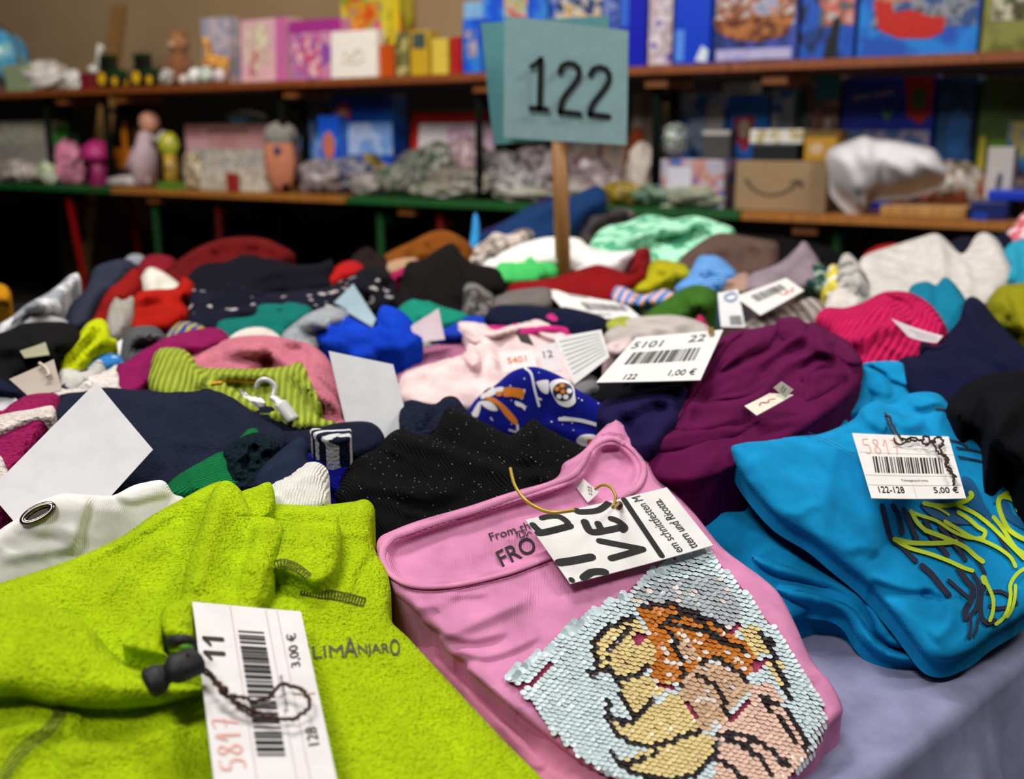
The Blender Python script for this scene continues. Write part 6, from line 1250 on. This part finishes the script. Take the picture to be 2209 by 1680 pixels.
string('tag_string', [P3(1903, 888, dt + .055), P3(1918, 915, dt + .03), P3(1934, 955, dt - .02)] + [tuple(M_([u], [v], .005)[0]) for u, v in ((.55, .22), (.64, .2), (.7, .28), (.78, .24), (.82, .42), (.9, .5), (.86, .62), (.92, .78))], .0007, brn, None, 'second strand of dark string twisted over the 122-128 barcode tag', 'string', wob=.0018, seed=3)
# ---- pink t-shirt
PLP = [(1780, 1590, .025), (1330, 930, .125), (880, 1200, .095)]
ll = G('lower_layer', 'pink folded sleeve layer under the pink t-shirt', 'sleeve', [(893, 1400), (915, 1388), (945, 1378), (975, 1400), (1020, 1430), (1130, 1530), (1260, 1635), (1400, 1740), (1200, 1760), (1120, 1650), (1030, 1560), (940, 1470)], '#c87898', 'jersey', plane=[(1200, 1640, .03), (940, 1400, .055), (1130, 1500, .045)], rnd=30, blg=.8, step=5,
       wr=(5, 90, 40), folds=[('s', [(930, 1400), (1000, 1470), (1090, 1560), (1180, 1650)], 16, 9), ('s', [(960, 1385), (1060, 1490), (1180, 1600)], 14, -9)])
neck = Z('F2', '262,810 320,742 600,640 1000,512 1380,392 1480,282 1540,182 1640,160 1700,190 1775,290 1750,415 1640,480 1450,640 1260,820 1000,920 700,980 420,1004 300,940')
pk_ = G('t_shirt', 'pink t-shirt with a sequin picture panel in the front', 't-shirt', [(812, 1182), (818, 1160), (842, 1146), (905, 1122), (1010, 1092), (1100, 1062), (1180, 1040), (1206, 1024), (1215, 1000), (1240, 985), (1262, 968), (1285, 940), (1310, 915), (1330, 897), (1350, 915), (1358, 935), (1390, 960), (1412, 1000), (1440, 1045), (1500, 1110), (1555, 1178), (1610, 1221), (1648, 1249), (1682, 1282), (1714, 1342), (1750, 1421), (1793, 1474), (1816, 1520), (1814, 1545), (1780, 1580), (1760, 1630), (1700, 1700), (1640, 1780), (1480, 1800), (1380, 1720), (1318, 1680), (1266, 1655), (1200, 1605), (1130, 1550), (1061, 1492), (1012, 1450), (1002, 1428), (968, 1408), (947, 1380), (945, 1366), (918, 1346), (890, 1312), (850, 1278), (836, 1250), (820, 1215)],
       '#d288b0', 'jersey', plane=PLP, rnd=26, blg=.8, step=4.5, wr=(3.0, 130, -25), fine=.0,
       folds=[('p', neck, 9, -15), ('s', [(900, 1290), (1000, 1290), (1060, 1285)], 12, -4), ('r', Z('F2', '560,1330 700,1280 900,1190 1150,1080'), 16, 7), ('s', Z('F2', '600,1180 560,1260 640,1330 800,1360 1000,1310'), 22, -7), ('r', Z('F2', '430,1160 560,1120 700,1090'), 12, 5), ('s', Z('F2', '680,1420 860,1460 1020,1420 1200,1330'), 18, -6),
              ('r', Z('F2', '760,1500 880,1640 1050,1790'), 14, 4), ('r', Z('F2', '1500,100 1600,70 1700,130'), 10, 6), ('r', Z('F2', '1320,290 1420,240 1480,190'), 9, 5), ('r', [(1450, 1100), (1560, 1220), (1680, 1340), (1750, 1480)], 16, 4), ('r', Z('F2', '600,900 760,820 900,780'), 20, 3)])
MP = lambda x, y: pk_.at(x, y, 2.0)
bind = fabric('#d58cb0', 'jersey', None, 20, 1.0)
def tube_on(Sx, pts, r, name, mat, parent, off=4, flat=.6, closed=False):
    p = smooth(pts, False, 6); W = Sx.at(p[:, 0], p[:, 1], off)
    return MB().tube([tuple(v) for v in W], r, 10, flat).build(name, mat, parent, True)
tube_on(pk_, Z('F2', '1250,845 1150,885 1000,938 800,990 600,1022 420,1018 310,968 250,890 240,810 290,735 400,690 600,622 800,562 1000,490 1200,425 1370,360 1440,290 1490,200 1560,145 1640,130 1700,165'), .0022, 'neck_binding', bind, pk_.o, 5)
tube_on(pk_, Z('F2', '1690,150 1770,215 1815,290 1810,370 1760,440 1660,490'), .0022, 'neck_binding', bind, pk_.o, 5)
def dashes(pts, n, wd, ln=.5):
    p = smooth(pts, False, 8); seg = np.hypot(*np.diff(p, axis=0).T); Lc = np.concatenate([[0], np.cumsum(seg)]); out = []
    for i in range(n):
        t0 = Lc[-1] * i / n; t1 = t0 + Lc[-1] / n * ln
        out.append(([(np.interp(t, Lc, p[:, 0]), np.interp(t, Lc, p[:, 1])) for t in (t0, t1)], wd))
    return out
strokes('stitching', dashes(Z('F2', '1240,880 1000,968 800,1012 600,1048 430,1045 330,1010'), 70, 1.6) + dashes(Z('F2', '340,738 420,712 620,648 820,590 1020,522 1220,455 1400,390'), 80, 1.6) + dashes(Z('F2', '400,738 620,668 820,608 1020,540 1220,475 1400,405'), 80, 1.6) + dashes(Z('F2', '1410,360 1460,300 1510,220'), 16, 1.6) + dashes(Z('F2', '1560,105 1620,92 1690,105'), 10, 1.6) + dashes(Z('F2', '1770,440 1830,380'), 8, 1.6),
        lambda x, y: pk_.at(x, y, 3), plain('#b4648c', .8), pk_.o, sm=False)
ink = plain('#2a2224', .8)
lettering('printed_lettering', [('From the', (740 + 893 / 2.8, 900 + 745 / 2.8), (100, -30), (-6, -16)), ('FRO', (740 + 965 / 2.8, 900 + 905 / 2.8), (76, -37), (-17, -33))], lambda x, y: pk_.at(x, y, 3), ink, pk_.o)
strokes('printed_swirl', [(Z('F2', '1050,720 1055,690 1085,690 1095,715 1070,725 1065,700'), 2.2), (Z('F2', '1100,690 1110,715 1120,690 1140,700'), 2)], lambda x, y: pk_.at(x, y, 3), ink, pk_.o)
d_ = float(pk_.depth(1265, 1058)[0])
o, M_ = card('care_label', 'small white size label', None, [(1236, 1043, d_ + .004), (1258, 1032, d_ + .004), (1293, 1062, d_ - .014), (1268, 1084, d_ - .016)], '#d8d2d0', .06, parent=pk_.o)
lettering('print', [('122', (.55, .9), (.35, -.32), (-.12, -.16))], M_, plain('#55484c', .7), o)
# advertising card used as a tag
dv = float(pk_.base(1340, 1150)); dv = dv if np.isscalar(dv) else float(dv)
o, M_ = card('paper_tag', 'white card tag with big black hand-drawn letters on the pink t-shirt', 'tag', [(1133, 1123, float(pk_.base(1133, 1123)) - .012), (1438, 1052, float(pk_.base(1438, 1052)) - .016), (1538, 1178, float(pk_.base(1538, 1178)) - .012), (1230, 1260, float(pk_.base(1230, 1260)) - .012)], '#dcdbd9', .012, group=PT, thick=.0006)
bl = plain('#141415', .7)
def gl(lines, wd): return [(p, wd) for p in lines]
# thick hand-drawn letters, each traced in the card's own frame (u along the long edge, v down)
Mv = M_; KA = float(np.linalg.norm(Mv([1], [0]) - Mv([0], [0])) / np.linalg.norm(Mv([0], [1]) - Mv([0], [0])))
def MQ(a, b): return Mv(np.asarray(a, float) / KA, b)
def cu(X, Y):
    u, v = card_uv(Mv, 740 + X / 2.8, 900 + Y / 2.8); return (min(max(u, .02), .985) * KA, min(max(v, .03), .97))
def CL(s): return [cu(*map(float, p.split(','))) for p in s.split()]
strokes('hand_drawn_letter', [(CL('1130,650 1200,690 1290,680 1360,645 1310,600 1230,580 1190,590'), .074), (CL('1170,700 1230,690 1370,655'), .094)], MQ, bl, o, label='black hand-drawn letter D', step=.01)
strokes('hand_drawn_letter', [(CL('1290,880 1400,862 1500,842'), .105)], MQ, bl, o, label='black hand-drawn letter I', step=.01)
strokes('hand_drawn_letter', [(CL('1460,630 1500,690 1600,680 1690,660'), .094), (CL('1540,640 1560,680'), .084), (CL('1620,610 1660,625 1700,660 1690,680'), .084)], MQ, bl, o, label='black hand-drawn letter E', step=.01)
strokes('hand_drawn_letter', [(CL('1550,745 1680,770 1810,795'), .084), (CL('1620,850 1720,822 1810,795'), .084)], MQ, bl, o, label='black hand-drawn letter V', step=.01)
strokes('hand_drawn_letter', [(CL('1400,548 1440,570 1540,560 1600,520 1580,490'), .084)], MQ, bl, o, label='black hand-drawn letter G', step=.01)
strokes('hand_drawn_letter', [(CL('1460,975 1500,935 1560,930 1590,945'), .094), (CL('1350,985 1385,1000'), .063)], MQ, bl, o, label='cut-off black letter at the card edge', step=.01)
strokes('black_bar', [([cu(1685, 480), cu(1925, 835)], .07)], MQ, bl, o, sm=False, step=.05)
lettering('small_print', [('em schnittfesten M', (.79, .97), (0, -.94), (-.065, 0)), ('ttern und Ricotta.', (.90, .97), (0, -.82), (-.065, 0))], M_, plain('#2a2a2c', .7), o)
gold = plain('#b89c3c', .35, .3)
pts = [P3(1101, 1010, .625), P3(1110, 1045, .605), P3(1130, 1075, .59), P3(1155, 1093, .583), P3(1190, 1105, .575), P3(1240, 1100, .575)]
string('gold_ribbon', pts, .0011, gold, None, 'gold curling ribbon end at the pink t-shirt neckline', 'ribbon')
lp = [P3(1284, 1055, .60), P3(1300, 1046, .597), P3(1318, 1052, .59), P3(1328, 1072, .58), P3(1322, 1095, .57), tuple(M_([.6], [.12], .003)[0])]
string('gold_ribbon', lp, .0009, gold, None, 'gold ribbon loop holding the black-lettered card tag', 'ribbon')
MB().ball(M_([.6], [.13], .002)[0], .0028).build('knot', plain('#5a3014', .4, .5), [x for x in bpy.data.objects if x.name.startswith('gold_ribbon')][-1], True)

# sequin panel
panel = np.array(Z('F3', '90,830 130,770 330,640 480,500 640,390 860,270 950,190 1060,120 1200,40 1340,0 1400,60 1470,150 1560,240 1640,350 1780,520 1900,700 2010,870 2070,960 2095,1090 2075,1210 1980,1340 1860,1453 1760,1560 1500,1800 1300,1800 1000,1600 760,1460 600,1335 450,1222 300,1052 190,905'))
panel = smooth(panel, True, 4)
C = {'ice': '#c4d6da', 'grey': '#a3acb2', 'yel': '#d8c488', 'org': '#b8691a', 'bei': '#c4a284', 'pea': '#dcb9a8', 'blk': '#15151c', 'whi': '#d4d6d8'}
regs = [('grey', Z('F3', '880,330 1000,240 1200,195 1400,180 1480,270 1560,400 1480,520 1350,450 1200,380 1000,350')),
    ('yel', Z('F3', '640,720 650,580 740,490 880,450 950,500 1030,640 1020,720 950,800 800,815 660,780')), ('yel', Z('F3', '790,820 950,800 1120,860 1000,960 900,1050 850,1000')), ('yel', Z('F3', '735,1030 850,1100 1000,1010 1150,920 1250,1040 1320,1150 1100,1245 900,1230 780,1150')),
    ('yel', Z('F3', '790,1340 1030,1260 1200,1200 1400,1180 1420,1300 1300,1400 1100,1440 900,1410')), ('yel', Z('F3', '1560,520 1640,500 1720,560 1740,650 1660,680 1600,620')), ('yel', Z('F3', '1740,720 1800,720 1850,820 1800,860 1740,780')),
    ('org', Z('F3', '920,380 1020,365 1150,370 1260,400 1440,520 1600,600 1650,690 1600,800 1500,770 1400,720 1290,740 1190,860 1140,830 1060,860 990,800 1030,650 960,500')), ('bei', Z('F3', '1160,590 1260,620 1300,700 1200,740 1160,680')),
    ('bei', Z('F3', '1180,870 1280,750 1450,725 1600,820 1620,890 1510,1010 1450,1100 1350,1150 1250,1060 1190,960')),
    ('pea', Z('F3', '1620,910 1700,850 1780,880 1850,1050 1950,1200 1985,1290 1850,1460 1700,1620 1400,1620 1400,1300 1380,1190 1500,1070'))]
regs = [(c_, smooth(p_, True, 4)) for c_, p_ in regs]
bare = [smooth(np.array(Z('F3', s)), True, 4) for s in ('160,880 250,830 370,720 400,740 330,810 240,880', '900,560 950,540 970,580 900,610', '1010,860 1080,850 1150,900 1080,890', '1500,500 1570,470 1560,520 1490,560', '1620,740 1740,690 1700,770 1630,770', '1190,960 1260,1070 1330,1160 1290,1080 1230,980', '1490,1060 1600,960 1610,980 1500,1090')]
lines_ = [(Z('F3', '940,380 1080,360 1200,385 1400,480 1470,540'), 5), (Z('F3', '1060,520 1130,440 1240,440 1350,500 1440,600'), 4.5), (Z('F3', '1090,480 1250,500 1400,560 1580,640'), 4.5), (Z('F3', '1120,540 1160,640 1200,760 1190,860'), 5), (Z('F3', '1290,740 1380,700 1480,740 1600,830'), 4.5),
    (Z('F3', '640,800 660,700 640,620 700,530 800,470 900,440'), 6), (Z('F3', '740,660 800,580 900,500'), 5), (Z('F3', '730,700 760,800 900,810 980,720'), 5), (Z('F3', '620,790 730,780 800,860 820,960 900,1060 1000,980'), 6), (Z('F3', '740,960 740,1060 850,1100 960,1040'), 5.5), (Z('F3', '730,1060 780,1160 900,1235 1060,1240 1200,1190 1310,1150'), 6),
    (Z('F3', '760,1280 800,1340 900,1350 1020,1290 1030,1240'), 5.5), (Z('F3', '800,1350 900,1420 1080,1460 1260,1430 1380,1330 1420,1200'), 6), (Z('F3', '1700,560 1760,640 1780,760 1840,860 1860,940'), 7), (Z('F3', '1720,900 1740,960 1800,1000'), 4), (Z('F3', '1850,1020 1900,1120 1960,1200 1980,1290'), 6),
    (Z('F3', '1430,1180 1540,1220 1660,1300 1760,1420'), 6), (Z('F3', '1470,1160 1600,1190 1740,1270 1860,1380'), 6), (Z('F3', '1420,1330 1500,1380 1580,1460'), 6), (Z('F3', '1680,940 1760,1030 1840,1120 1900,1220'), 5), (Z('F3', '1300,800 1380,860 1440,950 1470,1060'), 6)]
lines_ = [(smooth(p_, False, 4), w_) for p_, w_ in lines_]
# bare pink-red ground under the sequins
gp = patches('sequin_ground', [panel[::2]], lambda x, y: pk_.at(x, y, 1.2), fabric('#a84464', 'terry'), pk_.o, step=6, sm=False)
sx_, sy_ = 14.0, 9.0; tilt = math.radians(11)
xs = []; ys = []
for j in range(-70, 110):
    for i in range(-40, 100):
        u = (i + .5 * (j % 2)) * sx_; v = j * sy_
        x = 1100 + u * math.cos(tilt) - v * math.sin(tilt) * .2; y = 1180 + u * math.sin(tilt) + v
        xs.append(x); ys.append(y)
xs = np.array(xs); ys = np.array(ys)
k_ = inside(panel, xs, ys); xs, ys = xs[k_], ys[k_]
k_ = np.ones(len(xs), bool)
for b_ in bare: k_ &= ~inside(b_, xs, ys)
xs, ys = xs[k_], ys[k_]
rs = np.random.RandomState(4); xs = xs + rs.randn(len(xs)) * .7; ys = ys + rs.randn(len(ys)) * .5
colr = np.array([lin(C['ice'])] * len(xs)); rg = np.full(len(xs), 'ice', object)
for c_, p_ in regs:
    m_ = inside(p_, xs, ys); colr[m_] = lin(C[c_]); rg[m_] = c_
for p_, w_ in lines_:
    dd, *_ = near(p_, xs, ys, False); m_ = dd < w_; colr[m_] = lin(C['blk']); rg[m_] = 'blk'
dE = near(panel, xs, ys)[0]
P0 = pk_.at(xs, ys, 5); Px = pk_.at(xs + 3, ys, 5); Py = pk_.at(xs, ys + 3, 5)
V = []; Fc = []; Cc = []
upper = np.array(Z('F3', '90,830 330,640 640,390 950,190 1200,40 1340,0'))
dU = near(upper, xs, ys, False)[0]
for i in range(len(xs)):
    ax = Px[i] - P0[i]; ay = Py[i] - P0[i]; n_ = np.cross(ax, ay); n_ /= np.linalg.norm(n_)
    if n_[2] < 0: n_ = -n_
    ux = ax / np.linalg.norm(ax); uy = np.cross(n_, ux); uy /= np.linalg.norm(uy)
    if uy @ ay < 0: uy = -uy
    r = 8.4 * float(P0[i][1]) / FPX
    flip = rg[i] in ('org', 'bei', 'grey')
    tl_ = (.17 + .04 * rs.randn()) * (1 if not flip else .8); rx_ = .07 * rs.randn() * (1.8 if flip else 1)
    if dU[i] < 12: tl_ = -.25 + .3 * rs.randn(); r *= 1.12
    uy2 = uy * math.cos(tl_) + n_ * math.sin(tl_); n2 = n_ * math.cos(tl_) - uy * math.sin(tl_)
    ux2 = ux * math.cos(rx_) + n2 * math.sin(rx_); n3 = n2 * math.cos(rx_) - ux * math.sin(rx_)
    c0 = P0[i] + n_ * r * .25; b0 = len(V); col_ = colr[i] * (1 + .05 * rs.randn()) ; col_[3] = 1
    if flip and rs.rand() < .12: col_ = np.array(lin('#d8cfc8'))
    V.append(c0 + n3 * r * -.10)
    for q in range(12):
        t = 2 * math.pi * q / 12; V.append(c0 + ux2 * r * math.cos(t) + uy2 * r * math.sin(t) * (1.12 if not flip else 1.2))
    for q in range(12): Fc.append((b0, b0 + 1 + q, b0 + 1 + (q + 1) % 12))
    Cc += [list(col_)] * 13
so = link('sequin_panel', V, Fc, vcol_mat('sequins', .34, .6, .35), pk_.o, False, recalc=False, colors=Cc)
so['label'] = 'overlapping sequins in ice blue, yellow, orange and peach'

# ---- lime fleece jacket
PLL = [(150, 1680, .085), (1100, 1680, .06), (500, 1060, .125)]
lm = G('fleece_jacket', 'lime green fleece jacket in the left foreground', 'fleece', [(-60, 1290), (0, 1258), (80, 1232), (170, 1200), (260, 1158), (330, 1110), (400, 1072), (445, 1048), (478, 1038), (500, 1046), (520, 1062), (550, 1052), (585, 1043), (590, 1082), (640, 1086), (700, 1088), (760, 1082), (790, 1077), (808, 1098), (802, 1140), (806, 1180), (832, 1225), (843, 1275), (842, 1335), (880, 1375), (940, 1440), (1010, 1515), (1090, 1600), (1180, 1690), (1260, 1790), (900, 1840), (-80, 1840), (-80, 1500)],
       '#b4d210', 'fleece', plane=PLL, rnd=30, blg=.8, step=5, wr=(6, 150, 15), fine=.5, sc=1.3,
       folds=[('r', [(0, 1275), (170, 1215), (300, 1150), (420, 1072)], 9, 5), ('s', [(430, 1120), (300, 1190), (200, 1290)], 40, -9), ('r', [(20, 1330), (140, 1270), (300, 1250)], 30, 7),
              ('s', [(545, 1095), (640, 1098), (720, 1110), (735, 1140), (800, 1145)], 14, 8), ('r', [(120, 1640), (260, 1610), (400, 1560)], 34, 10), ('s', [(806, 1180), (770, 1240), (760, 1290)], 24, 6), ('r', [(560, 1330), (640, 1312), (760, 1318)], 30, 6), ('r', [(-20, 1590), (60, 1570), (180, 1560)], 30, 12)])
def lime(name, pts, up, rnd=34, blg=.9, folds=(), wr=(4, 90, 20), label=None, seed=5):
    return garment(name, label, None, pts, '#b4d210', 'fleece', plane=[(a_, b_, c_ + up) for a_, b_, c_ in PLL], rnd=rnd, blg=blg, step=4.5, wr=wr, fine=.5, sc=1.3, folds=folds or [('r', [pts[0], pts[1]], 5, 0)], thick=.012, parent=lm.o, seed=seed)
lime('inner_collar', [(508, 1075), (520, 1060), (550, 1050), (584, 1041), (592, 1090), (570, 1120), (520, 1120)], .006, 14)
lime('collar', [(383, 1312), (392, 1270), (402, 1220), (420, 1165), (440, 1105), (456, 1062), (474, 1040), (496, 1038), (522, 1060), (545, 1102), (556, 1112), (590, 1118), (612, 1140), (606, 1190), (592, 1250), (578, 1300), (540, 1330), (470, 1345), (400, 1345)], .010, 30, .9,
     [('s', [(548, 1108), (545, 1160), (528, 1220), (505, 1290)], 34, -13), ('s', [(612, 1150), (596, 1190), (572, 1250), (560, 1300)], 24, 7), ('r', [(480, 1060), (465, 1120), (440, 1200), (425, 1280)], 24, 8), ('r', [(575, 1130), (565, 1180), (545, 1240)], 16, 6)])
cflap = lime('collar_flap', [(584, 1226), (596, 1190), (606, 1156), (630, 1134), (668, 1126), (708, 1124), (731, 1132), (736, 1165), (733, 1205), (722, 1238), (700, 1256), (672, 1262), (640, 1246), (612, 1234)], .010, 26, .9, [('s', [(606, 1160), (625, 1150), (640, 1140)], 12, 6), ('r', [(650, 1150), (690, 1170), (715, 1200)], 22, 5)])
lime('sleeve_fold', [(-80, 1284), (0, 1281), (70, 1292), (140, 1316), (195, 1352), (232, 1396), (262, 1424), (300, 1440), (360, 1462), (430, 1478), (446, 1492), (400, 1508), (330, 1524), (230, 1530), (120, 1520), (40, 1502), (-80, 1486)], .012, 60, 1.0,
     [('r', [(-20, 1400), (120, 1430), (240, 1470), (360, 1490)], 36, 8), ('s', [(60, 1330), (140, 1380), (200, 1440)], 30, 6)], (7, 130, 25))
lime('sleeve_fold', [(262, 1392), (292, 1366), (322, 1342), (344, 1326), (352, 1354), (350, 1398), (362, 1416), (330, 1412), (290, 1404)], .013, 18, 1.0)
lime('sleeve_fold', [(346, 1340), (352, 1312), (376, 1296), (400, 1296), (412, 1306), (416, 1345), (414, 1386), (400, 1378), (376, 1376), (356, 1372)], .014, 20, 1.0, [('s', [(372, 1304), (392, 1326), (415, 1340)], 10, 7)])
thr = plain('#3a3410', .8)
def ladder(pts, w_, n):
    p = smooth(pts, False, 8); seg = np.hypot(*np.diff(p, axis=0).T); Lc = np.concatenate([[0], np.cumsum(seg)]); out = []
    q = np.array([[np.interp(t, Lc, p[:, 0]), np.interp(t, Lc, p[:, 1])] for t in np.linspace(0, Lc[-1], n)])
    tg = np.gradient(q, axis=0); tg /= np.hypot(*tg.T)[:, None]; nn = np.stack([-tg[:, 1], tg[:, 0]], -1)
    A = q + nn * w_ / 2; B = q - nn * w_ / 2
    out.append((A, 2.0)); out.append((B, 2.0))
    for i in range(n):
        out.append(([A[i], B[i] + tg[i] * 1.5], 2.4))
    return out
strokes('seam_stitching', ladder([(592, 1218), (612, 1214), (640, 1224), (664, 1242)], 16, 13), lambda x, y: cflap.at(x, y, 4), thr, lm.o, step=3)
strokes('seam_stitching', ladder([(650, 1272), (690, 1280), (728, 1284), (785, 1298)], 18, 22), lambda x, y: lm.at(x, y, 3), thr, lm.o, step=3)
strokes('seam_stitching', ladder([(120, 1500), (126, 1540), (100, 1578), (55, 1610), (25, 1645), (0, 1690), (-20, 1730)], 24, 46), lambda x, y: lm.at(x, y, 6), thr, lm.o, step=3)
lettering('embroidered_lettering', [('LIM', (676, 1419), (66, -3), (-3, -26)), ('A', (742, 1417), (30, -1), (-2, -42)), ('NJAR', (774, 1416), (68, -3), (-3, -27)), ('O', (842, 1414), (22, -1), (-2, -36)), ('I', (664, 1418), (4, 0), (-2, -30))], lambda x, y: lm.at(x, y, 2.5), plain('#4e4c34', .7), lm.o)
# black cord stopper with its green cord
dk = float(lm.base(360, 1440)) - .034
a = P3(314, 1480, dk - .012); b = P3(352, 1458, dk - .008); c = P3(380, 1443, dk - .006); d = P3(416, 1427, dk + .002)
root = empty('cord_stopper', (a + d) / 2, 'black plastic cord stopper on the lime green fleece', 'cord stopper')
MB().tube(curve3([a - (b - a) * .35, a, b, c, d], 6), [.003] * 2 + [.0062, .0068, .0068, .0066, .0064] + [.0058, .0052, .0048, .0046, .0045, .0046] + [.0050, .0056, .0058, .0058, .0058, .0058] + [.0058] * 5 + [.004], 16, .8, up=(0.2, 0, 1)).build('body', plain('#16161a', .45), root, True) if False else None
pb = curve3([a, b, c, d], 8); nb_ = len(pb); rr = [1.02 * q_ for q_ in [.0075 - .0026 * math.exp(-((i / nb_ - .42) / .12) ** 2) if i > 2 else (.004, .0062, .0072)[i] for i in range(nb_)]]
MB().tube(pb, rr, 16, .8, up=(0.2, 0, 1)).build('body', plain('#131317', .6), root, True)
gpts = [P3(372, 1395, dk + .012), P3(385, 1391, dk + .008), P3(400, 1396, dk + .006), P3(412, 1392, dk + .01)]
MB().tube(curve3(gpts), .0016, 8).build('elastic_cord', plain('#5aa01c', .4), root, True)
MB().tube(curve3([P3(366, 1386, dk + .01), P3(392, 1382, dk + .008), P3(415, 1388, dk + .012)]), .003, 8).build('cord_hole', plain('#14160a', .6), root, True)
# price tag on the lime fleece
db = lambda x, y: float(lm.base(x, y))
o, M_ = card('price_tag', 'white barcode tag 3,00 on the lime green fleece in the foreground', 'tag', [(415, 1298, db(415, 1298) - .024), (649, 1319, db(649, 1319) - .024), (735, 1720, db(735, 1720) - .022), (466, 1720, db(466, 1720) - .022)], '#dcd8d8', .006, group=PT, thick=.0006)
def lcu(X, Y): return card_uv(M_, 260 + X / 4.098, 1270 + Y / 4.098)
def lt(body, s):     # bottom-left, bottom-right and top-left corners of the word, zoom pixels
    p = [lcu(*map(float, q.split(','))) for q in s.split()]
    return (body, p[0], (p[1][0] - p[0][0], p[1][1] - p[0][1]), (p[2][0] - p[0][0], p[2][1] - p[0][1]))
strokes('digit', [([lcu(733, 433), lcu(906, 445)], .024), ([lcu(733, 433), lcu(795, 490)], .022), ([lcu(742, 560), lcu(918, 572)], .024), ([lcu(742, 560), lcu(804, 616)], .022)], M_, plain('#1c1614', .7), o, sm=False, step=.02)
lettering('print', [lt('3,00 €', '1605,680 1560,385 1505,700'), lt('128', '1760,1370 1730,1215 1660,1385'), lt('Troyer Jacke grün', '1500,1085 1440,760 1455,1090')], M_, plain('#1c1614', .7), o)
p = [lcu(1460, 1470), lcu(1265, 365), lcu(1210, 1470)]
barcode('barcode', p[0], (p[1][0] - p[0][0], p[1][1] - p[0][1]), (p[2][0] - p[0][0], p[2][1] - p[0][1]), M_, o, seed=21)
p = [lcu(890, 1600), lcu(810, 1110), lcu(1110, 1580)]
hand(M_, p[0][0], p[0][1], 1, 1, X=(p[1][0] - p[0][0], p[1][1] - p[0][1]), Y=(p[2][0] - p[0][0], p[2][1] - p[0][1]), wd=.012, parent=o, mt=plain('#e0a89c', .7))
strokes('ruled_line', [([lcu(968, 145), lcu(1205, 1680)], .004), ([lcu(1282, 180), lcu(1560, 1680)], .004), ([lcu(1382, 188), lcu(1680, 1680)], .004), ([lcu(1520, 925), lcu(1720, 920)], .006)], M_, plain('#b89c94', .7), o, sm=False)
def tp(X, Y, h=.004): u, v = lcu(X, Y); return tuple(M_([u], [v], h)[0])
br = plain('#3a1c0c', .7)
string('tag_string', [P3(400, 1420, dk - .004)] + [tp(*q) for q in ((700, 795, .006), (790, 860, .005), (870, 960, .005), (930, 1020, .005), (1040, 1010, .004), (1150, 1045, .004), (1290, 1030, .004), (1350, 970, .005), (1430, 930, .006), (1560, 965, .006), (1640, 1040, .006), (1650, 1140, .006), (1560, 1200, .005), (1490, 1225, .005), (1300, 1190, .004), (1130, 1120, .004), (1040, 1090, .005), (960, 1030, .006))], .00085, br, None, 'dark brown string loop lying on the foreground 3,00 tag', 'string', wob=.0011, seed=5)
string('tag_string', [P3(404, 1410, dk - .004)] + [tp(*q) for q in ((695, 780, .007), (800, 850, .006), (880, 950, .006), (950, 1040, .006), (1060, 1125, .004), (1180, 1165, .003), (1320, 1185, .003))], .0007, br, None, 'short dark strand beside the string loop on the foreground tag', 'string', wob=.0011, seed=6)
MB().ball(tp(905, 990, .006), .0022, noise_=.3).build('knot', br, find('tag_string'), True)
o_ = o
